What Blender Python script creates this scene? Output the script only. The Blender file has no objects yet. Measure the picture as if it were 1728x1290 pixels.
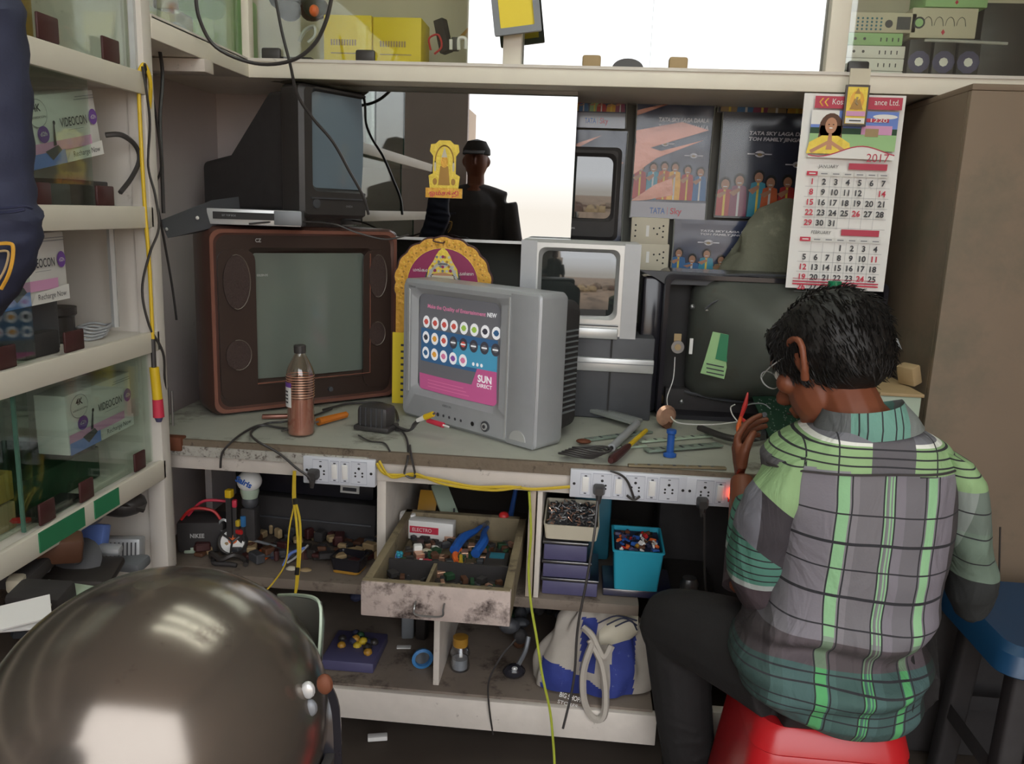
import bpy, bmesh, math, random
from mathutils import Vector, Matrix, noise
C = bpy.context.scene.collection
R = math.radians
random.seed(7)
# ------------------------------------------------------------------ camera
F, CX, CY = 1400.0, 864.0, 645.0
YAW, PITCH, ROLL = R(4.8), R(11.6), R(2.2)
CAM = Vector((0, 0, 1.35))
_f = Vector((-math.sin(YAW)*math.cos(PITCH), math.cos(YAW)*math.cos(PITCH), -math.sin(PITCH)))
_r0 = Vector((math.cos(YAW), math.sin(YAW), 0)); _u0 = _r0.cross(_f)
_r = _r0*math.cos(ROLL)+_u0*math.sin(ROLL); _u = -_r0*math.sin(ROLL)+_u0*math.cos(ROLL)
cd = bpy.data.cameras.new('camera'); co = bpy.data.objects.new('camera', cd); C.objects.link(co)
cd.sensor_width = 36; cd.lens = 36*F/1728; cd.clip_start = .02
mm = Matrix((_r, _u, -_f)).transposed().to_4x4(); mm.translation = CAM; co.matrix_world = mm
S = bpy.context.scene
S.camera = co
# ------------------------------------------------------------------ light
w = bpy.data.worlds.new('sky'); S.world = w; w.use_nodes = True
nt = w.node_tree; nt.nodes.clear()
o_ = nt.nodes.new('ShaderNodeOutputWorld'); bg = nt.nodes.new('ShaderNodeBackground')
tc = nt.nodes.new('ShaderNodeTexCoord'); sp = nt.nodes.new('ShaderNodeSeparateXYZ'); cr = nt.nodes.new('ShaderNodeValToRGB')
nt.links.new(tc.outputs['Generated'], sp.inputs[0]); nt.links.new(sp.outputs[2], cr.inputs[0])
e = cr.color_ramp.elements; e[0].position = 0.0; e[0].color = (.60, .56, .50, 1); e[1].position = .12; e[1].color = (.95, .97, 1.0, 1)
nt.links.new(cr.outputs[0], bg.inputs[0]); bg.inputs[1].default_value = 3.4; nt.links.new(bg.outputs[0], o_.inputs[0])
sd = bpy.data.lights.new('sun', 'SUN'); sd.energy = 3.0; sd.angle = R(2); sd.color = (1, .93, .82)
so = bpy.data.objects.new('sun', sd); C.objects.link(so); so.rotation_euler = (R(-35), 0, R(20))
S.view_settings.view_transform = 'Standard'; S.view_settings.look = 'None'
S.view_settings.exposure = 0.45; S.view_settings.gamma = 1; S.view_settings.use_curve_mapping = False

def at(px, py, X=None, Y=None, Z=None):
    d = _f*F+_r*(px-CX)-_u*(py-CY)
    if Y is not None: t = (Y-CAM.y)/d.y
    elif Z is not None: t = (Z-CAM.z)/d.z
    else: t = (X-CAM.x)/d.x
    return CAM+d*t
# ------------------------------------------------------------------ materials
MATS = {}
def lin(h):
    if isinstance(h, str):
        h = h.lstrip('#'); v = [int(h[i:i+2], 16)/255 for i in (0, 2, 4)]
        return tuple((c/12.92 if c <= .04045 else ((c+.055)/1.055)**2.4) for c in v)+(1,)
    return tuple(h)+(1,) if len(h) == 3 else tuple(h)
def M(name, col, r=.55, m=0., v=.18, s=14., b=0., d=None, ds=6., dt=.55, em=0., spec=.5, coat=0.):
    """procedural material: base colour with value variation v at scale s, bump b, dirt colour d"""
    if name in MATS: return MATS[name]
    mt = bpy.data.materials.new(name); MATS[name] = mt; mt.use_nodes = True
    n = mt.node_tree; p = n.nodes['Principled BSDF']
    p.inputs['Roughness'].default_value = r; p.inputs['Metallic'].default_value = m
    p.inputs['Specular IOR Level'].default_value = spec; p.inputs['Coat Weight'].default_value = coat
    c = lin(col)
    t = n.nodes.new('ShaderNodeTexCoord'); nz = n.nodes.new('ShaderNodeTexNoise')
    nz.inputs['Scale'].default_value = s; nz.inputs['Detail'].default_value = 6; n.links.new(t.outputs['Object'], nz.inputs['Vector'])
    mx = n.nodes.new('ShaderNodeMix'); mx.data_type = 'RGBA'
    mx.inputs[6].default_value = tuple(x*(1-v) for x in c[:3])+(1,); mx.inputs[7].default_value = tuple(min(1, x*(1+v)) for x in c[:3])+(1,)
    n.links.new(nz.outputs[0], mx.inputs[0]); out = mx.outputs[2]
    if d is not None:
        n2 = n.nodes.new('ShaderNodeTexNoise'); n2.inputs['Scale'].default_value = ds; n2.inputs['Detail'].default_value = 10; n2.inputs['Roughness'].default_value = .7
        n.links.new(t.outputs['Object'], n2.inputs['Vector'])
        rp = n.nodes.new('ShaderNodeValToRGB'); rp.color_ramp.elements[0].position = dt; rp.color_ramp.elements[1].position = dt+.12
        n.links.new(n2.outputs[0], rp.inputs[0])
        m2 = n.nodes.new('ShaderNodeMix'); m2.data_type = 'RGBA'; n.links.new(rp.outputs[0], m2.inputs[0]); n.links.new(out, m2.inputs[6])
        m2.inputs[7].default_value = lin(d); out = m2.outputs[2]
    n.links.new(out, p.inputs['Base Color'])
    if em: n.links.new(out, p.inputs['Emission Color']); p.inputs['Emission Strength'].default_value = em
    if b:
        bp = n.nodes.new('ShaderNodeBump'); bp.inputs['Strength'].default_value = b; bp.inputs['Distance'].default_value = .01
        n.links.new(nz.outputs[0], bp.inputs['Height']); n.links.new(bp.outputs[0], p.inputs['Normal'])
    return mt
def glass(name, tint, refl, r=.02, gz=.5):
    mt = bpy.data.materials.new(name); MATS[name] = mt; mt.use_nodes = True; n = mt.node_tree; n.nodes.clear()
    o = n.nodes.new('ShaderNodeOutputMaterial'); g = n.nodes.new('ShaderNodeBsdfGlossy'); g.inputs['Roughness'].default_value = r
    t = n.nodes.new('ShaderNodeBsdfTransparent'); t.inputs[0].default_value = lin(tint)
    x = n.nodes.new('ShaderNodeMixShader'); lw = n.nodes.new('ShaderNodeLayerWeight'); lw.inputs[0].default_value = .35
    mr = n.nodes.new('ShaderNodeMapRange'); mr.inputs[3].default_value = refl; mr.inputs[4].default_value = min(1, refl+gz)
    n.links.new(lw.outputs[1], mr.inputs[0]); n.links.new(mr.outputs[0], x.inputs[0])
    n.links.new(t.outputs[0], x.inputs[1]); n.links.new(g.outputs[0], x.inputs[2]); n.links.new(x.outputs[0], o.inputs[0])
    return mt
glass('glass', '#dfe9e2', .05); glass('greenglass', '#f1f8f3', .05, .03, .16); glass('cabglass', '#fafcf8', .06, .02, .3)
glass('panemirror', '#b9c2ba', .42); glass('plastic_clear', '#e8ecf2', .12, .15); glass('polythene', '#d8d8dc', .22, .2)
glass('oil', '#fbeee6', .10, .08); glass('cloudy', '#8f9fd0', .18, .3); glass('sleeveclear', '#eceef0', .035, .12); glass('visor', '#5c7a64', .30, .35)
for a in [
 ('plaster', '#cfc4c0', .8, 0, .08, 5, .15, '#a89c94', 2.5, .60), ('whitelam', '#d6cfc6', .5, 0, .06, 12, .05, '#96897a', 9, .62),
 ('whitewood', '#cfc6bc', .6, 0, .10, 25, .1, '#6c5c50', 30, .62), ('ledge', '#e6dfd0', .5, 0, .06, 8, .05, '#8c7f70', 40, .70),
 ('dirtywood', '#b3a494', .75, 0, .2, 18, .3, '#40332c', 14, .56), ('grimwood', '#80735a', .8, 0, .3, 22, .3, '#3a3026', 10, .55),
 ('bench', '#a3a498', .55, 0, .15, 9, .1, '#5a564c', 5, .56), ('benchedge', '#6f6252', .7, 0, .25, 60, .3, '#3b3128', 30, .55),
 ('laminate', '#a9a59c', .6, 0, .2, 90, .2, '#4a4038', 80, .52), ('floor', '#4a4038', .8, 0, .3, 6, .2, '#6e3f24', 2, .6),
 ('ply', '#7b6a58', .65, 0, .12, 4, .08, '#6a6150', 1.6, .50), ('darkroom', '#35302d', .8, 0, .2, 5), ('backpanel', '#55554e', .6, 0, .2, 4),
 ('ceil', '#bdb6ac', .8), ('street', '#a08872', .9, 0, .3, .6, 0, '#5e5044', .8, .5), ('building', '#b8a896', .8, 0, .2, 1),
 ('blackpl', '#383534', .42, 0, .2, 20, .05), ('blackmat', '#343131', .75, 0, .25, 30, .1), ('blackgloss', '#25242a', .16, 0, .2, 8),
 ('darkgrey', '#45464a', .5, 0, .15, 18), ('silverpl', '#a8aaad', .36, .15, .06, 30), ('silverlt', '#c2c3c2', .3, .35, .06, 30),
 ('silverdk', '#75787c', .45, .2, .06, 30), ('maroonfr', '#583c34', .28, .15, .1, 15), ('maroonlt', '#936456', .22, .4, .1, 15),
 ('brownblk', '#3a2d28', .3, 0, .15, 12), ('crtgrey', '#687068', .12, 0, .08, 3, 0, None, 6, .55, 0, .6, .3), ('crtblue', '#6c7a84', .1, 0, .1, 3, 0, None, 6, .55, 0, .6, .5),
 ('crtdark', '#2c302f', .05, .0, .08, 3, 0, None, 6, .55, 0, .8, .8), ('speaker', '#3a2a25', .7, 0, .3, 220, .3), ('speakring', '#6e645a', .4, .3),
 ('white', '#e6e4e0', .5, 0, .03), ('paper', '#dcdad6', .6, 0, .04, 8), ('cream', '#c9c1ac', .55, 0, .1, 10), ('switchwh', '#c9cbd2', .35, 0, .03, 6, 0, '#8d8888', 25, .66),
 ('switchln', '#8f93a4', .5), ('black', '#161414', .6, 0, .1), ('ink', '#3c3c42', .6, 0, .05), ('greytxt', '#8c8c90', .6, 0, .05), ('purple', '#71489a', .5, 0, .05), ('pinkp', '#d49ac0', .55, 0, .15, 3), ('bluep', '#6a86cf', .55, 0, .1, 5), ('red', '#c02a2a', .45, 0, .1), ('redtxt', '#c8324a', .55, 0, .05), ('calred', '#b8374e', .5, 0, .05),
 ('orange', '#d8662c', .5), ('gold', '#d8a23c', .4, .25, .25, 60, .3, '#8c5a1c', 60, .6), ('goldlt', '#e8cc4c', .45, .1, .15, 60, .3), ('yellow', '#d9b41e', .45, 0, .1), ('yellowcab', '#c4a72c', .5, 0, .15), ('yellowbox', '#ead02c', .5, 0, .08, 5), ('ygreen', '#a8b03a', .5, 0, .2, 60),
 ('magenta', '#8e2455', .4, 0, .2, 6), ('maroon', '#43201f', .5, 0, .15), ('green', '#2f7f56', .5, 0, .15), ('greendk', '#22452c', .6, 0, .3, 20), ('greenlt', '#9cc48a', .6, 0, .1), ('bottlegreen', '#1f7a54', .2, 0, .1), ('palegreen', '#a9b8a4', .5, 0, .1, 8),
 ('teal', '#2e9cb4', .4, 0, .08, 8), ('tealdk', '#2a6c80', .5, 0, .1), ('blue', '#2458a8', .45, 0, .1), ('navy', '#262a44', .7, 0, .2, 40, .1), ('purplebox', '#4e4b6c', .5, 0, .15), ('blueskin', '#3a78b0', .5),
 ('posterblue', '#2b3658', .35, 0, .35, 5, .2, None, 6, .55, 0, .5, .15), ('posterdk', '#252b42', .35, 0, .3, 5, .2, None, 6, .55, 0, .5, .15), ('drawerfront', '#b8a8a0', .75, 0, .25, 30, .3, '#3c302c', 11, .50), ('postersilver', '#8f8c98', .3, 0, .1, 6, .3, None, 6, .55, 0, .5, .5), ('postershine', '#a8705c', .25, .3, .3, 9, .6),
 ('postertxt', '#e8e4ea', .5), ('skin', '#7a452e', .5, 0, .12, 20, .03), ('skinlt', '#c08a68', .5, 0, .1, 20), ('hair', '#14110f', .55, 0, .3, 80, .3), ('trouser', '#1d1b1b', .85, 0, .35, 12, .8), ('shirtdk', '#3c3838', .85),
 ('redpl', '#b81e24', .28, 0, .1, 5), ('bluestool', '#183f60', .4, 0, .1, 5), ('canvas', '#a8a096', .85, 0, .12, 20, .25), ('bluecanvas', '#2b3880', .8, 0, .25, 30, .2, '#8088ac', 60, .62), ('glassedge', '#47695a', .2),
 ('sack_standin', '#6c6c5c', .8, 0, .25, 14, 1., '#8b8a76', 7, .55), ('steelhelm', '#787068', .19, .75, .35, 5, .04, '#4c403a', 9, .57), ('shelfwood', '#75695e', .75, 0, .25, 14, .3, '#3a2f28', 9, .54), ('steel', '#8a8a8a', .3, .8, .1), ('rust', '#6a3c26', .7, .2, .3, 40), ('copper', '#cfa28a', .3, .6, .2, 80), ('tubegrey', '#5a5d57', .38, .1, .3, 7, .05, '#565348', 5, .55), ('pcb', '#23402e', .5, 0, .3, 60, .2), ('solder', '#a8b0a8', .3, .7), ('brown', '#5a3a28', .6, 0, .2), ('tan', '#a8906a', .7, 0, .2, 10), ('grille', '#6a6e70', .5, 0, .2, 40), ('boxyellow', '#b09440', .6, 0, .1),
 ('vase', '#34302e', .4), ('stripboard', '#7f8c80', .5, 0, .2, 30), ('holo', '#b0b4b0', .15, .5, .1), ('cloth', '#6b6a5c', .85, 0, .2, 20, .3), ('umbergold', '#a87c2c', .4, 0, .2), ('orangetr', '#b86a1c', .25), ('sleevenavy', '#2c3046', .8, 0, .25, 30, .3),
]: M(*a)
M('tube', '#f4fff6', em=13.0, v=0); M('led', '#ff4a30', em=3.0); M('ledw', '#ffd8c0', em=4.0)
M('shrinelight', '#f0c860', em=1.0); M('shrinepink', '#f09a90', em=.6)
for k, c_ in dict(sc_grey='#5c5c60', sc_pink='#a8507c', sc_blue='#35587c', sc_cyan='#4486a4', sc_white='#d8d8da', sc_rose='#c07090', sc_green='#8fb04a', sc_red='#b85048', sc_dk='#3c3c44', sc_or='#c8903c', sc_pur='#7a4a90').items(): M(k, c_, em=.36, v=.05, r=.3)
# ------------------------------------------------------------------ mesh builder
TXT = {}
class MB:
    def __init__(s, xf=None): s.bm = bmesh.new(); s.mats = []; s.xf = xf or Matrix()
    def mi(s, m):
        if m not in s.mats: s.mats.append(m)
        return s.mats.index(m)
    def _add(s, verts, faces, mat, xf=None):
        X = s.xf @ xf if xf is not None else s.xf
        vs = [s.bm.verts.new(X @ Vector(v)) for v in verts]; k = s.mi(mat); out = []
        for f in faces:
            try: q = s.bm.faces.new([vs[i] for i in f]); q.material_index = k; out.append(q)
            except ValueError: pass
        return vs, out
    def box(s, c, d, mat, rot=None, bev=0., seg=2):
        x, y, z = d[0]/2, d[1]/2, d[2]/2
        T = Matrix.Translation(c)
        if rot is not None: T = T @ (rot if isinstance(rot, Matrix) else Matrix.Rotation(rot, 4, 'Z'))
        vs, fs = s._add([(-x,-y,-z),(x,-y,-z),(x,y,-z),(-x,y,-z),(-x,-y,z),(x,-y,z),(x,y,z),(-x,y,z)],
                        [(0,3,2,1),(4,5,6,7),(0,1,5,4),(1,2,6,5),(2,3,7,6),(3,0,4,7)], mat, T)
        if bev > 0:
            k = s.mi(mat); es = list({e for f in fs for e in f.edges})
            r = bmesh.ops.bevel(s.bm, geom=es, offset=min(bev, min(x, y, z)*.9), segments=seg, profile=.5, affect='EDGES')
            for f in r['faces']: f.material_index = k
        return s
    def bb(s, a, b, mat, bev=0.):
        a, b = Vector(a), Vector(b)
        return s.box((a+b)/2, [abs(q) for q in (b-a)], mat, bev=bev)
    def rings(s, R_, mat, cap=True, close=True, xf=None):
        n = len(R_[0]); vs = [v for r in R_ for v in r]; fs = []
        for i in range(len(R_)-1):
            for j in range(n if close else n-1):
                a = i*n+j; b = i*n+(j+1) % n; fs.append((a, b, b+n, a+n))
        if cap and close: fs.append(tuple(range(n-1, -1, -1))); fs.append(tuple((len(R_)-1)*n+j for j in range(n)))
        s._add(vs, fs, mat, xf); return s
    def cyl(s, p0, p1, r, mat, r2=None, n=14, cap=True):
        p0, p1 = Vector(p0), Vector(p1); q = (p1-p0).to_track_quat('Z', 'Y').to_matrix(); r2 = r if r2 is None else r2
        return s.rings([[p+q @ Vector((math.cos(2*math.pi*j/n)*k, math.sin(2*math.pi*j/n)*k, 0)) for j in range(n)] for p, k in ((p0, r), (p1, r2))], mat, cap)
    def tube(s, pts, r, mat, n=6, sub=6, rr=None):
        P = [Vector(p) for p in pts]; Q = []
        for i in range(len(P)-1):
            a, b, c, d = P[max(i-1, 0)], P[i], P[i+1], P[min(i+2, len(P)-1)]
            for k in range(sub):
                t = k/sub; Q.append(.5*((2*b)+(c-a)*t+(2*a-5*b+4*c-d)*t*t+(3*b-a-3*c+d)*t**3))
        Q.append(P[-1]); G = []; up = None
        for i, p in enumerate(Q):
            t = (Q[min(i+1, len(Q)-1)]-Q[max(i-1, 0)])
            if t.length < 1e-7: t = Vector((0, 0, 1))
            t.normalize()
            if up is None: up = t.orthogonal().normalized()
            up = (up-t*up.dot(t));
            if up.length < 1e-5: up = t.orthogonal()
            up.normalize(); sd_ = t.cross(up)
            k = r if rr is None else rr[min(int(i/sub), len(rr)-1)]+(rr[min(int(i/sub)+1, len(rr)-1)]-rr[min(int(i/sub), len(rr)-1)])*((i/sub) % 1)
            G.append([p+(up*math.cos(2*math.pi*j/n)+sd_*math.sin(2*math.pi*j/n))*k for j in range(n)])
        return s.rings(G, mat)
    def lathe(s, prof, mat, n=24, xf=None):
        return s.rings([[(math.cos(2*math.pi*j/n)*max(r, 1e-4), math.sin(2*math.pi*j/n)*max(r, 1e-4), z) for j in range(n)] for r, z in prof], mat, True, True, xf)
    def ell(s, c, rad, mat, n=16, m=10, rot=None, fn=None):
        T = Matrix.Translation(c) @ (rot or Matrix()); G = []
        for i in range(m+1):
            a = math.pi*(i/m-.5); k = max(math.cos(a), .02); ring = []
            for j in range(n):
                b = 2*math.pi*j/n; v = Vector((math.cos(b)*k, math.sin(b)*k, math.sin(a)))
                g = fn(v) if fn else 1.
                ring.append((v.x*rad[0]*g, v.y*rad[1]*g, v.z*rad[2]*g))
            G.append(ring)
        return s.rings(G, mat, True, True, T)
    def poly(s, pts, mat, lift=0., th=0.):
        """flat shape in the local x-z plane, facing -y"""
        n = len(pts)
        vs, fs = s._add([(p[0], -lift, p[1]) for p in pts], [tuple(range(n))], mat)
        if th:
            s._add([(p[0], -lift, p[1]) for p in pts]+[(p[0], -lift+th, p[1]) for p in pts],
                   [tuple(range(2*n-1, n-1, -1))]+[(i, (i+1) % n, n+(i+1) % n, n+i) for i in range(n)], mat)
        return s
    def rect(s, x0, z0, x1, z1, mat, lift=0., th=0.): return s.poly([(x0, z0), (x1, z0), (x1, z1), (x0, z1)], mat, lift, th)
    def disc(s, x, z, rx, mat, lift=0., rz=None, n=18, th=0., wob=0., a0=0., a1=2*math.pi):
        rz = rx if rz is None else rz; q = []
        for j in range(n+(0 if a1-a0 > 6.28 else 1)):
            a = a0+(a1-a0)*j/n; k = 1+wob*math.sin(a*9); q.append((x+rx*k*math.cos(a), z+rz*k*math.sin(a)))
        return s.poly(q, mat, lift, th)
    def text(s, t, x, z, size, mat, lift=.0006, wid=None, align='LEFT', shear=0., bold=0.):
        key = (t, shear, bold)
        if key not in TXT:
            cu = bpy.data.curves.new('t', 'FONT'); cu.body = t; cu.size = 1; cu.shear = shear; cu.resolution_u = 3; cu.offset = bold
            ob = bpy.data.objects.new('t', cu); C.objects.link(ob); bpy.context.view_layer.update()
            me = bpy.data.meshes.new_from_object(ob.evaluated_get(bpy.context.evaluated_depsgraph_get()))
            TXT[key] = ([v.co[:2] for v in me.vertices], [tuple(p.vertices) for p in me.polygons]); bpy.data.objects.remove(ob); bpy.data.meshes.remove(me)
        V, Fc = TXT[key]
        if not V: return s
        x0 = min(v[0] for v in V); x1 = max(v[0] for v in V); k = size*1.35; kx = k
        if wid: kx = wid/(x1-x0)
        off = {'LEFT': -x0, 'CENTER': -(x0+x1)/2, 'RIGHT': -x1}[align]
        s._add([((v[0]+off)*kx+x, -lift, v[1]*k+z) for v in V], Fc, mat); return s
    def build(s, name, parent=None, sharp=.6, clean=False):
        bm = s.bm
        if clean: bmesh.ops.remove_doubles(bm, verts=bm.verts, dist=1e-5)
        nf = [f for f in bm.faces if len(f.edges) > 0]
        vol = [f for f in nf if all(len(e.link_faces) == 2 for e in f.edges)]
        if vol: bmesh.ops.recalc_face_normals(bm, faces=vol)
        for f in bm.faces: f.smooth = True
        for e_ in bm.edges:
            if len(e_.link_faces) != 2 or e_.calc_face_angle(4) > sharp: e_.smooth = False
        me = bpy.data.meshes.new(name); bm.to_mesh(me); bm.free()
        for m in s.mats: me.materials.append(MATS[m])
        o = bpy.data.objects.new(name, me); C.objects.link(o)
        place(o, parent); return o
WM = {}
def place(o, parent):
    me = o.data
    if parent is not None:
        Wp = WM[parent]; me.transform(Wp.inverted()); o.parent = parent; WM[o] = Wp
    else:
        lo = Vector([min(v.co[i] for v in me.vertices) for i in range(3)]); hi = Vector([max(v.co[i] for v in me.vertices) for i in range(3)])
        c = (lo+hi)/2; c.z = lo.z; me.transform(Matrix.Translation(-c)); o.location = c; WM[o] = Matrix.Translation(c)
def tag(o, label, cat=None, group=None, kind=None):
    if label: o['label'] = label
    if cat: o['category'] = cat
    if group: o['group'] = group
    if kind: o['kind'] = kind
    return o
def struct(mb, name): return tag(mb.build(name), None, kind='structure')
def thing(name, label, cat, loc, rz=0, group=None):
    o = bpy.data.objects.new(name, None); C.objects.link(o); o.empty_display_size = .05
    o.location = loc; o.rotation_euler = (0, 0, rz); tag(o, label, cat, group)
    WM[o] = Matrix.Translation(loc) @ Matrix.Rotation(rz, 4, 'Z'); return o
def one(mb, name, label, cat, group=None, kind=None): return tag(mb.build(name), label, cat, group, kind)
def dup(root, loc, rz, label, group=None):
    def cp(o, par):
        c = o.copy(); C.objects.link(c); c.parent = par
        for ch in o.children: cp(ch, c)
        return c
    r = cp(root, None); r.location = loc; r.rotation_euler = (0, 0, rz); r['label'] = label
    if group: r['group'] = group
    WM[r] = Matrix.Translation(loc) @ Matrix.Rotation(rz, 4, 'Z'); return r
def FR(loc, rz=0., tilt=0., roll=0.): return Matrix.Translation(loc) @ Matrix.Rotation(rz, 4, 'Z') @ Matrix.Rotation(tilt, 4, 'X') @ Matrix.Rotation(roll, 4, 'Y')
def cable(name, label, pts, r, mat, cat='cable', group=None, n=6): return one(MB().tube(pts, r, mat, n), name, label, cat, group)
def rrect(w_, h_, r, n=5, cx=0, cz=0):
    q = []
    for sx, sz, a0 in ((1, -1, -90), (1, 1, 0), (-1, 1, 90), (-1, -1, 180)):
        for i in range(n+1):
            a = R(a0+90*i/n); q.append((cx+sx*(w_/2-r)+r*math.cos(a), cz+sz*(h_/2-r)+r*math.sin(a)))
    return q
def frame_rings(mb, specs, mat, cap=False):
    """specs: list of (w,h,r,y,cz,cx) rounded rectangles lofted one after another"""
    mb.rings([[(x, y, z) for x, z in rrect(w_, h_, r, 5, cx, cz)] for w_, h_, r, y, cz, cx in specs], mat, cap)
# ================================================================== THE SETTING
BY = 1.88      # bench front
struct(MB().bb((-2.2, -1.6, -.05), (2.0, 2.8, 0), 'floor'), 'floor')
struct(MB().bb((-30, -40, -.12), (30, -1.6, -.07), 'street'), 'ground')
struct(MB().bb((-2.2, -1.0, 2.8), (2.0, 2.8, 2.86), 'ceil'), 'ceiling')
struct(MB().bb((-1.30, 1.83, 0), (-1.24, 2.81, 2.8), 'plaster').bb((-1.95, -.9, 0), (-1.89, 1.83, 2.8), 'plaster').bb((-1.95, 1.83, 0), (-1.3, 1.89, 2.8), 'plaster'), 'wall_left')
struct(MB().bb((-1.3, 2.75, 0), (1.7, 2.81, 2.8), 'plaster'), 'wall_back')
struct(MB().bb((1.6, -1.0, 0), (1.66, 2.81, 2.8), 'ply'), 'wall_right')
struct(MB().bb((-1.95, -1.0, 0), (-.86, -.94, 2.8), 'plaster'), 'wall_front')
# dark panelling behind the glass, back of the bench recess
struct(MB().bb((-.66, 2.72, .78), (1.6, 2.745, 2.6), 'backpanel'), 'trim_1')
for i, (x_, y_) in enumerate(((.15, .95), (.15, 1.25), (.15, 1.62))):
    t = thing('tube_lamp', 'fluorescent tube lamp under the ceiling, outside the picture, '+('nearest the street', 'middle', 'nearest the bench')[i], 'lamp', (x_, y_, 2.70), 0, 'ceiling tube lamps')
    MB().bb((x_-.62, y_-.03, 2.74), (x_+.62, y_+.03, 2.80), 'white', .004).build('fitting', t); MB().cyl((x_-.6, y_, 2.715), (x_+.6, y_, 2.715), .016, 'tube', None, 12).build('tube', t)
# street outside, seen only in the panes
mb = MB(); random.seed(3)
for i in range(40):
    x = random.uniform(-3, 4); y = random.uniform(-9, -6); r = random.uniform(.15, .45)
    mb.ell((x, y, -.05+r*.3), (r, r, r*.8), random.choice(['tan', 'brown', 'street']), 8, 6, fn=lambda v: 1+.3*noise.noise(v*2+Vector((x, y, 0))))
one(mb, 'rubble_heap', 'brown heap of rubble across the street, seen only in the glass', 'rubble', kind='stuff')
t = thing('street_building', 'low pale building across the street, seen only in the glass', 'building', (-4, -14, -.1))
MB().bb((-8.5, -14, -.1), (-2.6, -11, 3.4), 'building').build('wall', t)
m = MB(); [m.bb((x, -11.03, 1), (x+.8, -10.98, 2.2), 'darkroom') for x in (-7.6, -5.8, -4)]; m.build('window', t)

# ================================================================== LEFT SHOWCASE
XF = -.97; YE = 1.79
sc = thing('glass_showcase', 'white wooden showcase with glass sliding panes along the left wall', 'display cabinet', (-1.3, 1.0, 0))
def shelf_part(z0, z1, lab=None):
    o = MB().bb((-1.86, -.2, z0), (XF, YE, z1), 'whitelam', .003).build('shelf', sc)
for z in (1.605, 1.325, 1.05, .745): shelf_part(z-.028, z)
MB().bb((-1.86, -.2, .40), (XF, YE, .43), 'shelfwood', .003).build('shelf', sc)
MB().bb((-1.86, YE, 0), (XF-.0, YE+.025, 2.6), 'whitelam').bb((XF-.03, YE-.012, 0), (XF+.012, YE+.026, 2.6), 'whitelam', .003).build('end_panel', sc)
MB().bb((-1.885, -.2, 0), (-1.86, YE, 2.6), 'whitelam').build('back_panel', sc)
m = MB()
for z in (1.577, 1.297, 1.022, .717): m.bb((XF, -.2, z-.012), (XF+.012, YE, z+.034), 'ledge', .002)
m.build('shelf_edging', sc)
m = MB(); m.bb((XF-.012, YE-.022, 1.61), (XF, YE-.012, 2.6), 'silverlt'); m.build('pane_track', sc)
def pane(z0, z1, y0, y1, off, lab=None):
    o = MB().bb((XF-off-.004, y0, z0), (XF-off, y1, z1), 'greenglass').build('glass_pane', sc)
    g = MB().bb((XF-off-.006, y0-.004, z0), (XF-off+.001, y0, z1), 'glassedge'); g.build('pane_edge', o)
pane(1.61, 2.1, 1.05, YE, .016); pane(1.61, 2.1, .4, 1.15, .030)
pane(1.33, 1.572, .5, 1.62, .02)
pane(1.055, 1.292, .2, 1.40, .016)
pane(.75, 1.018, 1.33, YE, .012); pane(.75, 1.018, .5, 1.38, .026)
def grip(y, z, w_=.052, h=.04): MB().bb((XF-.008, y, z), (XF-.002, y+w_, z+h), 'maroon', .0025).build('pane_grip', sc)
for px, py in ((85, 60), (190, 80)): p = at(px, py, X=XF); grip(p.y-.03, 1.615, .06, .045)
for px, py in ((70, 310), (180, 315)): p = at(px, py, X=XF); grip(p.y-.03, 1.33, .06, .04)
for px, py in ((10, 600), (128, 565)): p = at(px, py, X=XF); grip(p.y-.03, 1.055, .06, .04)
for px, py in ((80, 842), (147, 808), (237, 758)): p = at(px, py, X=XF); grip(p.y-.02, .75, .045, .042)
m = MB(); a, b = at(64, 895, X=XF+.013), at(140, 840, X=XF+.013)
m.bb((XF+.0125, a.y, .712), (XF+.0145, b.y, .750), 'green'); a, b = at(148, 845, X=XF+.013), at(198, 800, X=XF+.013); m.bb((XF+.0125, a.y+.02, .712), (XF+.0145, b.y, .750), 'green')
m.build('green_tape', sc)['label'] = 'strips of green tape on the white shelf edge'
m = MB(); m.tube([(XF-.05, 1.72, 1.07), (XF-.05, 1.72, 1.29)], .008, 'silverlt'); m.build('corner_rod', sc)

# ================================================================== UPPER CABINET (L-shaped, over the bench)
CYF = 2.35; CZ0 = 1.688; CZ1 = 1.735
uc = thing('wall_cabinet', 'white framed glass wall cabinet running above the bench and round the corner', 'wall cabinet', (.2, 2.6, CZ0))
m = MB(); m.bb((XF+.0, YE+.03, CZ0), (XF-.27, CYF, CZ1-.012), 'ledge', .002); m.bb((XF-.27, CYF, CZ0), (1.59, 2.72, CZ1-.012), 'ledge', .002); m.build('cabinet_floor', uc)
m = MB(); m.bb((XF, YE+.028, CZ0-.002), (XF+.012, CYF, CZ1), 'ledge', .003); m.bb((XF, CYF-.012, CZ0-.002), (1.59, CYF, CZ1), 'ledge', .003)
m.bb((XF+.012, YE+.03, CZ1-.006), (XF-.01, CYF, CZ1+.002), 'whitelam'); m.bb((XF, CYF-.016, CZ1-.006), (1.59, CYF+.01, CZ1+.002), 'whitelam')
m.build('front_rail', uc)
m = MB(); m.bb((XF-.27, CYF, CZ1), (1.59, CYF+.37, CZ1+.004), 'whitelam'); 
m = MB(); m.bb((-1.22, 2.705, CZ1), (1.59, 2.72, 2.6), 'cream'); m.bb((-1.235, YE+.03, CZ1), (-1.225, 2.7, 2.6), 'cream'); m.build('back_panel', uc)
for px in (410, 412): pass
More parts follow.
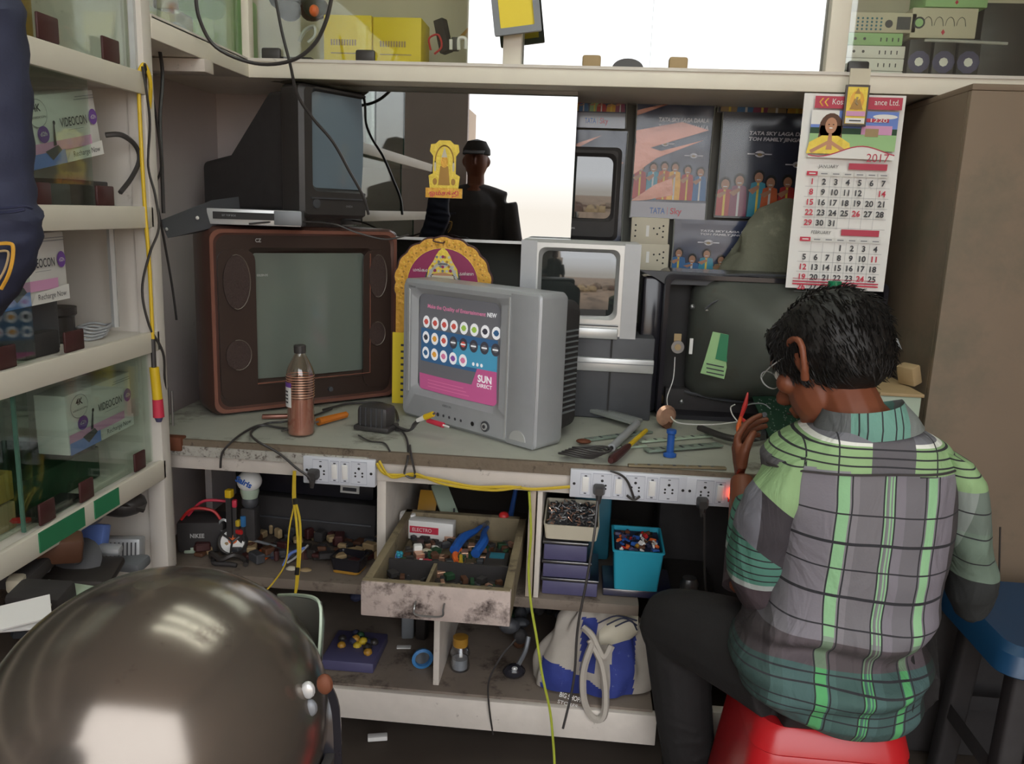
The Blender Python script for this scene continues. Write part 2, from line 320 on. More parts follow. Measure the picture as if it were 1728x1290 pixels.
def post(px, wd=.03):
    p = at(px, 60, Y=CYF); return MB().bb((p.x-wd/2, CYF-.014, CZ1), (p.x+wd/2, CYF+.02, 2.5), 'ledge', .003).build('post', uc)
post(417, .022); post(866, .05); post(1413, .05)
p = at(380, 40, X=XF); MB().bb((XF-.02, p.y+.35, CZ1), (XF+.012, p.y+.375, 2.5), 'ledge', .003)
def cpane(px0, px1, off, mat='cabglass', lab=None):
    a, b = at(px0, 60, Y=CYF+off), at(px1, 60, Y=CYF+off); o = MB().bb((a.x, CYF+off, CZ1+.003), (b.x, CYF+off+.004, 2.45), mat).build('glass_pane', uc)
    if lab: o['label'] = lab
cpane(424, 800, .02); cpane(790, 1140, .03, 'panemirror', 'pane reflecting the white daylight'); cpane(1100, 1400, .018, 'panemirror', 'pane reflecting the white daylight'); cpane(1425, 1800, .02)
MB().bb((XF-.02, YE+.04, CZ1+.003), (XF-.016, CYF-.01, 2.45), 'cabglass').build('glass_pane', uc)
def cgrip(px, w_=.055, mat='blackpl'): p = at(px, 70, Y=CYF); MB().bb((p.x-w_/2, CYF+.004, CZ1+.002), (p.x+w_/2, CYF+.018, CZ1+.034), mat, .008).build('pane_grip', uc)
for px in (455, 615, 1455): cgrip(px)
for px in (1000, 1148): cgrip(px, .05, 'tan')
p = at(1062, 75, Y=CYF); MB(FR((p.x, CYF+.012, CZ1+.002))).disc(0, 0, .042, 'blackpl', 0, .026, 12, .008, 0, 0, math.pi).build('pane_grip', uc)
# underside batten by the corner
one(MB().bb((-1.18, 2.05, 1.655), (-.95, 2.10, 1.686), 'whitewood', .002), 'wooden_batten', 'short white wooden batten fixed under the corner of the wall cabinet', 'batten')

# glass / mirror pane behind the bench
a, b = at(575, 200, Y=2.45), at(963, 400, Y=2.45)
z0 = at(963, 411, Y=2.45).z; pm = thing('mirror_pane', 'large mirrored glass pane reflecting bright daylight and a man in a cap', 'mirror', ((a.x+b.x)/2, 2.45, z0))
MB().bb((a.x, 2.45, z0), (b.x, 2.456, CZ0-.001), 'silverlt').build('backing', pm)
glass('mirror', '#3a423c', .42, .004); MB().bb((a.x, 2.446, z0), (b.x, 2.4495, CZ0-.001), 'mirror').build('mirror_glass', pm)
MB().bb((a.x, 2.44, z0-.008), (b.x, 2.458, z0), 'silverlt').build('bottom_channel', pm)

# ================================================================== WORKBENCH
wb = thing('workbench', 'worn white wooden workbench with open shelves and a pulled-out drawer', 'workbench', (-.2, 2.2, 0))
xl, xr = -1.10, .861
MB().bb((xl, BY-.012, .755), (.861, 2.71, .78), 'bench', .002).build('worktop', wb)
m = MB(); m.bb((xl+.13, BY-.02, .752), (xr, BY-.01, .7805), 'benchedge'); m.bb((xl+.09, BY-.024, .741), (-.49, BY-.008, .765), 'laminate'); m.build('worktop_edge', wb)
MB().bb((-1.03, BY-.03, .752), (-.95, BY, .786), 'rust', .003).build('edge_strip', wb)['label'] = 'bare brown wooden end of the worktop edge'
MB().bb((xl, BY-.008, .703), (.33, BY+.02, .756), 'whitewood', .002).build('front_rail', wb)
MB().bb((.33, BY-.008, .703), (.861, BY+.02, .756), 'whitewood', .002).build('front_rail', wb)
MB().bb((-1.04, BY-.01, .05), (-1.005, BY+.03, .75), 'whitewood', .003).build('leg', wb)
MB().bb((xl, BY+.4, .05), (xl+.02, 2.7, .75), 'plaster').build('side_panel', wb)
MB().bb((xl, 2.45, .05), (.86, 2.47, .75), 'darkroom').build('back_panel', wb)
a = at(470, 1000, Y=BY)
MB().bb((xl, BY-.01, .405), (.17, 2.45, .432), 'shelfwood', .002).build('shelf', wb)
MB().bb((xl, BY-.03, .155), (.22, 2.45, .172), 'shelfwood', .002).build('shelf', wb)
MB().bb((xl, BY-.045, .085), (.23, BY-.02, .165), 'whitewood', .002).build('bottom_rail', wb)
MB().bb((.30, BY-.03, .10), (.42, BY, .18), 'whitewood', .002).build('bottom_rail', wb)
p = at(901, 950, Y=BY); MB().bb((p.x-.018, BY-.004, .43), (p.x-.002, 2.44, .703), 'dirtywood', .001).bb((p.x+.002, BY-.006, .43), (p.x+.014, 2.44, .703), 'whitewood', .001).build('divider', wb)
p = at(645, 850, Y=BY); MB().bb((p.x-.012, BY-.004, .43), (p.x+.010, 2.44, .703), 'whitewood', .001).build('divider', wb)
p = at(738, 1100, Y=BY); MB().bb((p.x-.009, BY-.004, .172), (p.x+.006, 2.44, .405), 'whitewood', .001).build('divider', wb)
# drawer
DX0, DX1, DY0, DY1, DZ0, DZ1 = -.432, -.118, 1.575, 2.02, .508, .585
dr = MB().bb((DX0, DY0, DZ0), (DX1, DY0+.018, DZ1), 'drawerfront', .002).build('drawer', wb)
m = MB(); m.bb((DX0, DY0+.018, DZ0), (DX0+.018, DY1, DZ1-.004), 'grimwood', .001); m.bb((DX1-.018, DY0+.018, DZ0), (DX1, DY1, DZ1-.004), 'grimwood', .001); m.bb((DX0, DY1-.018, DZ0), (DX1, DY1, DZ1-.004), 'grimwood')
m.bb((DX0+.002, DY0+.004, DZ1), (DX1-.002, DY0+.017, DZ1+.0015), 'grimwood'); m.build('drawer_sides', dr)
MB().bb((DX0+.01, DY0+.01, DZ0+.002), (DX1-.01, DY1-.01, DZ0+.010), 'grimwood').build('drawer_floor', dr)
cx = (DX0+DX1)/2-.01
MB().tube([(cx-.03, DY0, .549), (cx-.03, DY0-.016, .544), (cx-.028, DY0-.018, .530), (cx, DY0-.018, .527), (cx+.028, DY0-.018, .530), (cx+.03, DY0-.016, .544), (cx+.03, DY0, .549)], .0022, 'steel', 6).build('drawer_pull', dr)
m = MB(); m.bb((DX0+.125, DY0+.02, DZ0+.008), (DX0+.133, DY0+.16, DZ1-.02), 'grimwood'); m.bb((DX0+.02, DY0+.165, DZ0+.008), (DX1-.02, DY0+.172, DZ1-.02), 'blackmat'); m.build('drawer_partition', dr)

# right-hand plywood cupboard
cpb = thing('plywood_cupboard', 'tall plain brown plywood cupboard filling the right side', 'cupboard', (1.2, 2.2, 0))
MB().bb((.863, 2.1, 0), (1.59, 2.12, 1.665), 'ply', .002).build('door_panel', cpb)
MB().bb((.863, 2.12, 0), (.88, 2.72, 1.665), 'ply').build('side_panel', cpb)
MB().bb((.863, 2.1, 1.6655), (1.59, 2.72, 1.68), 'ply', .002).build('top_panel', cpb)
MB().tube([at(1688, 890, Y=2.098), at(1683, 1100, Y=2.098)], .002, 'darkroom').build('panel_joint', cpb)
# ================================================================== DRAWING HELPERS FOR FLAT PRINTS
def people(mb, x0, z0, x1, z1, n, lift, seed=1):
    rd = random.Random(seed); h = z1-z0
    for i in range(n):
        x = x0+(x1-x0)*(i+.5)/n+rd.uniform(-.2, .2)*(x1-x0)/n; s_ = rd.uniform(.75, 1.05); col = rd.choice(['red', 'orange', 'blueskin', 'teal', 'greenlt', 'magenta', 'gold', 'tan'])
        w_ = (x1-x0)/n*.52; t_ = z0+h*.8*s_
        t_ = z0+h*.66*s_; mb.poly([(x-w_*1.1, z0), (x+w_*1.1, z0), (x+w_*1.0, z0+h*.45*s_), (x+w_*.85, t_-h*.03), (x+w_*.3, t_), (x-w_*.3, t_), (x-w_*.85, t_-h*.03), (x-w_*1.0, z0+h*.45*s_)], col, lift+i*.00005); mb.rect(x-w_*.15, z0, x+w_*.12, t_, 'white' if i % 2 else 'goldlt', lift+.0004)
        hr0 = min(w_*.62, h*.13); mb.disc(x, t_+hr0*1.1, hr0*1.15, 'hair', lift+.0007, hr0*1.3, 12); mb.disc(x, t_+hr0*.8, hr0*.85, 'skinlt', lift+.0010, hr0*1.05, 12); mb.rect(x-hr0*.4, t_+hr0*.3, x+hr0*.4, t_+hr0*.5, 'white', lift+.0012)
        mb.poly([(x-w_*1.2, z0+h*.5*s_), (x-w_*.6, z0+h*.42*s_), (x+w_*.2, z0+h*.55*s_), (x, z0+h*.6*s_)], 'skinlt', lift+.0009)
def disheye(mb, x, z, s, lift):
    mb.disc(x, z, s*.5, 'postertxt', lift, s*.32, 12); mb.rect(x-s*1.2, z-s*.06, x+s*1.2, z+s*.06, 'postertxt', lift); mb.disc(x, z-s*.05, s*.25, 'tan', lift+.0003, s*.15, 10)
def poster(label, px0, py0, px1, py1, sky='posterblue', band=.14, text=True, seed=1, dz=0., fig=True, crumple=False, txtx=.30, group='plastic-wrapped posters on the back wall'):
    Y = 2.70+dz; a = at(px0, py1, Y=Y); b = at(px1, py0, Y=Y); W_, H = b.x-a.x, b.z-a.z
    t = thing('poster', label, 'poster', (a.x+W_/2, Y, a.z), 0, group); X = FR((a.x, Y, a.z))
    m = MB(X); nu, nv = 12, 14
    vs = [(W_*i/nu, .004*noise.noise(Vector((i*.5+seed*7, j*.4, 0)))*(1.6 if crumple else .7), H*j/nv) for j in range(nv+1) for i in range(nu+1)]
    m._add(vs, [(j*(nu+1)+i, j*(nu+1)+i+1, (j+1)*(nu+1)+i+1, (j+1)*(nu+1)+i) for j in range(nv) for i in range(nu)], sky); m.build('sheet', t)
    m = MB(X); L = .0065
    if band: m.rect(0, 0, W_, H*band, 'postersilver', L); m.text('TATA', W_*.26, H*band*.3, H*band*.36, 'blue', L+.001, W_*.2, bold=.02); m.text('Sky', W_*.53, H*band*.3, H*band*.38, 'redtxt', L+.001, W_*.15, bold=.02); m.rect(W_*.49, H*band*.25, W_*.495, H*band*.7, 'redtxt', L+.001)
    if fig: people(m, W_*.02, H*(band+.02), W_*.95, H*.52, 6, L+.001, seed); disheye(m, W_*.40, H*.62, W_*.1, L+.001); disheye(m, W_*.78, H*.53, W_*.1, L+.002)
    if text: m.text('TATA SKY LAGA DAALA', W_*txtx, H*.80, H*.034, 'postertxt', L+.001, W_*.64, shear=.15, bold=.04); m.text('TOH FAMILY JINGALALA', W_*txtx, H*.745, H*.034, 'postertxt', L+.001, W_*.64, shear=.15, bold=.04)
    m.build('print', t)
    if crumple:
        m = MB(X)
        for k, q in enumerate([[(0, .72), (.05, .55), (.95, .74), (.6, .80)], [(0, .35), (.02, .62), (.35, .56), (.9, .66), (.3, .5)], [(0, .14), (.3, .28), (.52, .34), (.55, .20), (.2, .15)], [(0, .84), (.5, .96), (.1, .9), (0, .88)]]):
            m.poly([(x*W_, z*H) for x, z in q], 'postershine', L+.003+k*.0002)  # highlights on the wrap drawn as flat copper patches
        m.build('crease_highlights', t)['label'] = 'pinkish highlights on the creased plastic wrap, painted as copper patches'
    m = MB(X); m.rect(0, 0, W_, H, 'sleeveclear', .0115)
    m.tube([(0, -.012, 0), (.002, -.013, H*.5), (0, -.012, H)], .0022, 'holo', 5).tube([(W_, -.012, 0), (W_-.002, -.013, H*.5), (W_, -.012, H)], .0022, 'holo', 5)
    m.build('plastic_sleeve', t); return t
poster('blue crowd poster at the top beside the bright pane, above the pink-highlighted one', 962, 118, 1062, 215, band=.26, text=False, seed=2)
poster('poster with painted pink highlights on creased plastic just above the black television', 962, 222, 1060, 420, band=0, text=False, fig=False, crumple=True, seed=3, dz=-.004)
poster('blue crowd poster cut off by the cabinet, above the creased family poster', 1066, 112, 1202, 163, band=0, text=False, seed=4, dz=-.002)
poster('large family poster with painted copper crease highlights and a silver brand band', 1062, 166, 1207, 367, seed=5, dz=-.012, crumple=True)
poster('dark crowd poster at the top, above the darker family poster', 1210, 118, 1400, 190, 'posterdk', 0, False, 6)
poster('darker family poster to the right of the creased one, beside the calendar', 1204, 195, 1392, 367, 'posterdk', 0, True, 7, -.008, txtx=.28)
poster('low poster between the wall switchboard and the added sack shape', 1130, 375, 1290, 468, 'posterblue', 0, True, 8, -.02, txtx=.3)
# ================================================================== TELEVISIONS
def tvframe(w_, h_): return w_, h_
# --- silver television showing a channel guide
def silver_tv():
    P0 = at(676, 700, Z=.78); P1 = at(899, 764, Z=.78); rz = math.atan2(P1.y-P0.y, P1.x-P0.x); w_ = (P1-P0).length+.0; h_ = .382
    t = thing('television', 'silver tube television on the bench front showing a channel guide screen', 'television', (P0.x, P0.y, .781), rz, 'tube televisions')
    X = WM[t].copy()
    m = MB(X); D = .115
    # front bezel ring: outer to opening
    ox, oz = .207, .215; ow, oh = .300, .262
    frame_rings(m, [(w_-.012, h_-.012, .012, D, h_/2, w_/2), (w_, h_, .014, D-.012, h_/2, w_/2), (w_, h_, .014, .012, h_/2, w_/2), (w_-.02, h_-.02, .012, 0, h_/2, w_/2), (ow+.03, oh+.03, .02, -.001, oz, ox), (ow, oh, .022, .012, oz, ox)], 'silverpl')
    m.build('front_frame', t)
    m = MB(X); m.rings([[(x, D-.005, z) for x, z in rrect(w_-.02, h_-.02, .01, 4, w_/2, h_/2)], [(x, D+.0, z) for x, z in rrect(w_-.02, h_-.02, .01, 4, w_/2, h_/2)]], 'silverdk')
    m.box((w_-.045, .001, h_/2), (.088, .004, h_-.01), 'silverpl', bev=.002)
    m.rings([[(x, y, z) for x, z in rrect(.004, h_-.03, .0015, 2, w_-.092, h_/2)] for y in (-.003, .002)], 'silverlt'); m.build('speaker_panel', t)
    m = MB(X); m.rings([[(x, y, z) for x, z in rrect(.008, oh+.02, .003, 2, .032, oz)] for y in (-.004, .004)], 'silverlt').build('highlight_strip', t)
    # rear shell
    m = MB(X); frame_rings(m, [(w_-.05, h_-.03, .02, D-.002, h_/2, w_/2), (w_-.07, h_-.05, .03, D+.09, h_/2-.004, w_/2), (w_-.17, h_-.12, .03, D+.15, h_/2-.02, w_/2), (w_-.26, h_-.19, .03, D+.20, h_/2-.03, w_/2)], 'blackmat', True)
    sh = m.build('rear_shell', t)
    m = MB(X)
    for i in range(16): m.box((w_-.0285, D+.045, .07+i*.014), (.006, .075, .004), 'grille', R(6))
    m.build('side_vents', sh)
    # screen
    m = MB(X); nu, nv = 14, 10; G = []
    for j in range(nv+1):
        for i in range(nu+1):
            u, v = i/nu*2-1, j/nv*2-1; G.append((ox+u*ow/2, .016-.010*(1-u*u*.6-v*v*.4), oz+v*oh/2))
    F_ = [(j*(nu+1)+i, j*(nu+1)+i+1, (j+1)*(nu+1)+i+1, (j+1)*(nu+1)+i) for j in range(nv) for i in range(nu)]
    m._add(G, F_, 'sc_grey'); scn = m.build('screen', t)
    class SB(MB):   # flat drawings bent onto the screen bulge
        def _add(s, verts, faces, mat, xf=None):
            o = []
            for v in verts:
                u, q = (v[0]-ox)/(ow/2), (v[2]-oz)/(oh/2); o.append((v[0], .016-.010*(1-u*u*.6-q*q*.4)-.0006+v[1], v[2]))
            return MB._add(s, o, faces, mat, xf)
    m = SB(X); l, b_, r_, tp = ox-ow/2+.012, oz-oh/2+.005, ox+ow/2-.005, oz+oh/2-.008
    def grid_rect(x0, z0, x1, z1, mt, lift, n=8):
        for i in range(n): m.rect(x0+(x1-x0)*i/n, z0, x0+(x1-x0)*(i+1)/n, z1, mt, lift)
    grid_rect(l, b_+.075, r_, b_+.165, 'sc_blue', .0002); grid_rect(l+.13, b_+.085, r_, b_+.145, 'sc_cyan', .0004)
    grid_rect(l-.006, b_-.004, r_, b_+.040, 'sc_magenta' if 'sc_magenta' in MATS else 'sc_pink', .0006); m.poly([(r_-.085, b_+.038), (r_, b_+.038), (r_, b_+.085), (r_-.065, b_+.085)], 'sc_pink', .0007)
    m.text('SUN', r_-.062, b_+.052, .019, 'sc_white', .0014, .046, bold=.03); m.text('DIRECT', r_-.064, b_+.038, .010, 'sc_white', .0014, .05, bold=.02)
    m.text('Make the Quality of Entertainment', l+.025, tp-.028, .0105, 'sc_rose', .001, .215, bold=.02); m.text('NEW', l+.245, tp-.028, .011, 'sc_white', .001, .03, bold=.03)
    for i in range(3): grid_rect(l+.03, b_+.025-i*.009, l+.17+.01*i, b_+.0265-i*.009, 'sc_rose', .001)
    cols = [['sc_red']*4+['sc_green', 'sc_green', 'sc_dk', 'sc_blue'], ['sc_dk', 'sc_or', 'sc_red', 'sc_dk', 'sc_red', 'sc_dk', 'sc_dk', 'sc_grey'], ['sc_blue', 'sc_or', 'sc_rose', 'sc_pur', 'sc_rose']]
    for r0 in range(3):
        for i, c_ in enumerate(cols[r0]):
            x = l+.022+i*.0365; z = tp-.066-r0*.042; dk = (r0 == 1 and i > 2)
            m.disc(x, z, .0145, 'sc_dk' if dk else 'sc_white', .001, .0165, 14); m.disc(x, z, .0085, c_ if not dk else 'sc_red' if i == 4 else 'sc_grey', .0014, .008, 8)
            m.rect(x-.009, z-.002, x+.009, z+.002, 'sc_white' if dk else c_, .0018)
    for i in range(3): m.disc(l+.205+i*.014, tp-.154, .0045, 'sc_white', .001, .005, 8)
    m.build('channel_guide', scn)
    m = MB(X); m.text('Videocon', .03, h_-.022, .007, 'darkgrey', .0025, .028); m.text('VIDEOCON', .17, .055, .006, 'darkgrey', .0025, .035)
    for i in range(5): m.disc(.155+i*.022, .030, .0055 if i == 0 else .004, 'darkgrey', .003, None, 10)
    m.disc(.285, .030, .006, 'black', .003); m.build('lettering', t)
    MB(X).cyl((.33, -.004, .032), (.33, .002, .032), .014, 'darkgrey').cyl((.33, -.007, .032), (.33, -.003, .032), .009, 'silverlt').cyl((.33, -.008, .032), (.33, -.006, .032), .005, 'darkgrey').build('power_button', t)
    MB(X).disc(w_-.05, .018, .026, 'silverlt', .0035, None, 18, .003, 0, 0, math.pi).build('corner_badge', t)
    return t
stv = silver_tv()
# --- generic tube television
def tube_tv(name, label, loc, rz, w_, h_, D, dep, op, frame, shell, scr, taper=(.55, .6), group='tube televisions', back_h=0., bulge=.012, step=.35, tilt=0., cxb=.5):
    t = thing(name, label, 'television', loc, rz, group); X = WM[t].copy() @ Matrix.Rotation(tilt, 4, 'X'); ox, oz, ow, oh = op
    m = MB(X); frame_rings(m, [(w_-.01, h_-.01, .01, D, h_/2, w_/2), (w_, h_, .015, D-.01, h_/2, w_/2), (w_, h_, .015, .012, h_/2, w_/2), (w_-.02, h_-.02, .012, 0, h_/2, w_/2), (ow+.02, oh+.02, .02, 0, oz, ox), (ow, oh, .02, .016, oz, ox)], frame)
    m.build('front_frame', t)
    m = MB(X); tw, th = w_*taper[0], h_*taper[1]; zc = th/2+back_h
    frame_rings(m, [(w_-.03, h_-.02, .02, D-.004, h_/2, w_/2), (w_-.04, h_-.03, .02, D+dep*step, h_/2, w_/2), (tw+.03, th+.02, .02, D+dep*.72, zc+.01, w_*(.5*.3+cxb*.7)), (tw, th, .02, D+dep, zc, w_*cxb)], shell, True); m.build('rear_shell', t)
    m = MB(X); nu, nv = 14, 10; G = [(ox+(i/nu*2-1)*ow/2, .018-bulge*(1-(i/nu*2-1)**2*.6-(j/nv*2-1)**2*.4), oz+(j/nv*2-1)*oh/2) for j in range(nv+1) for i in range(nu+1)]
    m._add(G, [(j*(nu+1)+i, j*(nu+1)+i+1, (j+1)*(nu+1)+i+1, (j+1)*(nu+1)+i) for j in range(nv) for i in range(nu)], scr); m.build('screen', t)
    return t, X
# --- big brown-framed television on the left
P0 = Vector((-.972, 2.07, .781)); w_, h_ = .56, .505
big = thing('television', 'large television with glossy maroon surround and round side speakers, at the bench left end', 'television', P0, R(42), 'tube televisions'); X = WM[big].copy()
m = MB(X); frame_rings(m, [(w_-.01, h_-.01, .03, .13, h_/2, w_/2), (w_, h_, .03, .11, h_/2, w_/2), (w_, h_, .03, .02, h_/2, w_/2), (w_-.014, h_-.014, .028, .0, h_/2, w_/2), (w_-.05, h_-.045, .03, .006, h_/2, w_/2)], 'maroonfr'); m.build('surround', big)
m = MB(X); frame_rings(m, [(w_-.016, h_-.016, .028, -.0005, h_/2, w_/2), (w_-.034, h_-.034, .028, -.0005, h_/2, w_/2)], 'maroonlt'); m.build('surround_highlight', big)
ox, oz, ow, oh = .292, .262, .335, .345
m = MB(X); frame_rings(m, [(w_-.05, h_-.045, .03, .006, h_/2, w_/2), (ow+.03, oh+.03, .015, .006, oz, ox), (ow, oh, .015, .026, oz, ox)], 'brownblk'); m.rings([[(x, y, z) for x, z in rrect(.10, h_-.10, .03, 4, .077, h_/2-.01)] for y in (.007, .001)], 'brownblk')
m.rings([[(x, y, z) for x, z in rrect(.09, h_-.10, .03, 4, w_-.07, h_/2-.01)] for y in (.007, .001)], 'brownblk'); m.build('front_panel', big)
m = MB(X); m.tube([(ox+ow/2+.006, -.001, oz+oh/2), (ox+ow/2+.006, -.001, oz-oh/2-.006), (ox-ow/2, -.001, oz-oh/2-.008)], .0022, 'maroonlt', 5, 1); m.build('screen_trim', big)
for x, z, rx, rz_ in ((.075, .36, .036, .072), (.075, .165, .034, .041), (w_-.07, .37, .028, .062), (w_-.072, .20, .026, .035)):
    s_ = MB(X).disc(x, z, rx, 'speaker', .003, rz_, 28, .004).build('speaker_grille', big)
    q = [(x+rx*math.cos(a/24*6.283), -.004, z+rz_*math.sin(a/24*6.283)) for a in range(-7, 8)]; MB(X).tube(q, .0013, 'speakring', 5, 1).build('speaker_rim', s_)
m = MB(X); nu, nv = 14, 10; G = [(ox+(i/nu*2-1)*ow/2, .026-.012*(1-(i/nu*2-1)**2*.6-(j/nv*2-1)**2*.4), oz+(j/nv*2-1)*oh/2) for j in range(nv+1) for i in range(nu+1)]
m._add(G, [(j*(nu+1)+i, j*(nu+1)+i+1, (j+1)*(nu+1)+i+1, (j+1)*(nu+1)+i) for j in range(nv) for i in range(nu)], 'crtgrey'); m.build('screen', big)
m = MB(X); frame_rings(m, [(w_-.03, h_-.03, .03, .12, h_/2, w_/2), (w_-.09, h_-.07, .04, .2, h_/2-.01, w_/2), (.3, .3, .03, .36, .18, w_/2), (.24, .22, .03, .42, .15, w_/2)], 'blackmat', True); m.build('rear_shell', big)
MB(X).text('CZ', .125, .465, .010, 'silverlt', .008, .016, bold=.03).text('GOLDEN EYE', .127, .375, .006, 'silverlt', .008, .03).build('brand_badge', big)
MB(X).cyl((.34, -.002, .045), (.34, .008, .045), .007, 'darkgrey').build('power_button', big)
# --- black television on top, facing right
P0 = Vector((-.775, 2.235, 1.312)); tv2, X = tube_tv('television', 'black television stacked on top of the large maroon one, turned to the right', P0, R(61), .47, .352, .085, .37, (.225, .21, .355, .255), 'blackpl', 'blackmat', 'crtblue', (.5, .42), back_h=.005, step=.20, cxb=.30)
m = MB(X); m.cyl((.05, -.003, .04), (.05, .004, .04), .013, 'darkgrey'); m.build('speaker_knob', tv2)
m = MB(X); m.box((.21, -.002, .055), (.36, .004, .004), 'darkgrey'); m.text('ONIDA', .16, .032, .006, 'greytxt', .003); m.build('front_lettering', tv2)
m = MB(X); vs = []; nu, nv = 14, 6
G = [(-.01+.44*i/nu, -.01+.12*j/nv, .357+.006*noise.noise(Vector((i*.7, j*.8, 3)))-(.02*(max(0, i-11)/3)**2)) for j in range(nv+1) for i in range(nu+1)]
m._add(G, [(j*(nu+1)+i, j*(nu+1)+i+1, (j+1)*(nu+1)+i+1, (j+1)*(nu+1)+i) for j in range(nv) for i in range(nu)], 'cloth')
one(m, 'dust_cloth', 'thin grey-green dust cloth lying on the topmost black television', 'cloth')
# --- black television at the back beside the bright pane
a, b = at(945, 405, Y=2.50), at(1050, 252, Y=2.50)
tv3, X = tube_tv('television', 'small black television behind the glass pane, standing on the silver-framed one', (a.x-.08, 2.50, a.z+.004), R(-3), b.x-a.x+.08, b.z-a.z, .05, .11, ((b.x-a.x+.07)/2, .150, .21, .175), 'blackmat', 'blackmat', 'crtdark', (.8, .8))
MB(X).text('SAMSUNG', .10, .03, .005, 'silverlt', .001, .022).build('brand_badge', tv3)
# --- silver-framed television behind
a, b = at(874, 566, Y=2.32), at(1083, 410, Y=2.32)
w4, h4 = b.x-a.x, b.z-a.z; oc = at(975, 483, Y=2.32)
tv4, X = tube_tv('television', 'silver-framed television with dark reflecting screen behind the channel guide one', (a.x, 2.32, a.z), 0, w4, h4, .08, .22, (oc.x-a.x, oc.z-a.z+.006, .205, .175), 'silverlt', 'silverdk', 'crtdark', (.8, .7))
m = MB(X); m.box((.022, -.001, h4/2), (.044, .004, h4-.01), 'silverpl'); m.build('side_speaker', tv4); MB(X).box((w4-.022, -.001, h4/2+.0), (.044, .004, h4-.01), 'silverpl').build('side_speaker', tv4)
m = MB(X); m.box((w4/2, -.004, .018), (w4-.1, .02, .030), 'silverlt', bev=.003); m.box((w4/2, -.012, .040), (w4-.1, .004, .003), 'darkgrey'); m.build('lower_bezel', tv4)
# stand the two rear sets rest on
a = at(1000, 568, Y=2.30); zt = a.z-.001; L = at(945, 600, Y=2.30).x; Rr = at(1105, 600, Y=2.30).x
t = thing('stereo_cabinet', 'dark equipment cabinet with a silver strip carrying the silver-framed television', 'cabinet', ((L+Rr)/2, 2.45, .781))
MB().bb((L, 2.32, .781), (Rr, 2.66, zt), 'darkgrey', .004).build('body', t)
p, q = at(1015, 604, Y=2.31), at(1110, 632, Y=2.31); MB().bb((L+.02, 2.306, q.z), (Rr, 2.322, p.z), 'silverlt', .003).bb((L+.02, 2.304, (p.z+q.z)/2+.004), (Rr, 2.308, (p.z+q.z)/2+.006), 'silverdk').build('silver_strip', t)
MB().bb((at(1030, 600, Y=2.3).x, 2.315, .80), (at(1033, 600, Y=2.3).x, 2.321, zt-.005), 'black').build('door_gap', t)
# --- opened television with the back off
Yc = 2.36; a, b = at(1112, 716, Y=Yc), at(1532, 488, Y=Yc); cw, ch = .612, b.z-.781+.012
ct = thing('opened_television', 'black television seen from behind with its back off and picture tube exposed', 'television', (a.x-.01, Yc, .781), R(2)); X = WM[ct].copy()
m = MB(X); frame_rings(m, [(cw-.02, ch-.02, .02, .16, ch/2, cw/2), (cw+.02, ch+.02, .03, .14, ch/2, cw/2-.0), (cw, ch, .02, .0, ch/2, cw/2), (cw-.025, ch-.025, .02, .0, ch/2, cw/2), (cw-.04, ch-.04, .02, .12, ch/2, cw/2)], 'blackgloss', False)
m.rings([[(x, y, z) for x, z in rrect(cw-.04, ch-.04, .02, 4, cw/2, ch/2)] for y in (.10, .115)], 'black'); m.build('front_housing', ct)
m = MB(X); m.poly([(-.075, ch+.006), (cw*.5, ch+.002), (cw*.48, ch-.028), (.0, ch-.030), (-.03, ch-.012)], 'darkgrey', -.02, .03); m.box((-.03, .08, ch/2), (.06, .10, ch-.02), 'blackgloss', bev=.01); m.build('side_flange', ct)
tx, tz = .315, .235
m = MB(X)
frame_rings(m, [(.45, .355, .05, .11, tz, tx), (.465, .37, .06, .075, tz, tx), (.455, .36, .06, .045, tz, tx), (.43, .335, .07, .01, tz, tx), (.36, .28, .09, -.06, tz, tx), (.22, .18, .08, -.14, tz, tx), (.10, .10, .045, -.20, tz, tx)], 'tubegrey', True)
tube = m.build('picture_tube', ct)
m = MB(X); m.rings([[(tx+math.cos(j/18*6.283)*k, y, tz+math.sin(j/18*6.283)*k) for j in range(18)] for y, k in ((-.17, .062), (-.2, .058), (-.215, .04))], 'blackmat'); m.cyl((tx, -.2, tz), (tx, -.29, tz), .015, 'darkgrey').cyl((tx, -.25, tz), (tx, -.262, tz), .03, 'copper').box((tx, -.30, tz), (.07, .006, .07), 'pcb'); m.build('deflection_yoke', tube)
m = MB(X); m.tube([(tx-.23, .03, tz+.17), (tx-.1, .02, tz+.185), (tx+.1, .02, tz+.185), (tx+.24, .03, tz+.17)], .004, 'darkgrey').tube([(tx-.235, .035, tz-.16), (tx-.1, .03, tz-.18), (tx+.1, .03, tz-.18), (tx+.24, .03, tz-.16)], .004, 'darkgrey').build('degaussing_coil', ct)
# tube label, slanted
def onface(px, py, Y): return at(px, py, Y=Y)
qs = [(1203, 560), (1238, 567), (1222, 640), (1182, 630), (1190, 605)]
m = MB(); P = [onface(x, y, Yc-.088) for x, y in qs]; m._add(P, [(0, 1, 2, 3, 4)], 'greenlt'); m._add([p+Vector((0, .002, 0)) for p in P], [(4, 3, 2, 1, 0)], 'greenlt')
P = [onface(x, y, Yc-.090) for x, y in [(1216, 563), (1238, 567), (1229, 612), (1207, 606)]]; m._add(P, [(0, 1, 2, 3)], 'green')
for i in range(3): P = [onface(x, y+i*7, Yc-.0905) for x, y in [(1192, 613), (1222, 619), (1221, 621), (1192, 615)]]; m._add(P, [(0, 1, 2, 3)], 'ink')
m.build('warning_label', tube)['label'] = 'green and white paper label'
m = MB()
for px, py in ((1168, 518), (1150, 678)): p = onface(px, py, Yc-.012); m.ell(p, (.008, .008, .008), 'steel', 10, 6)
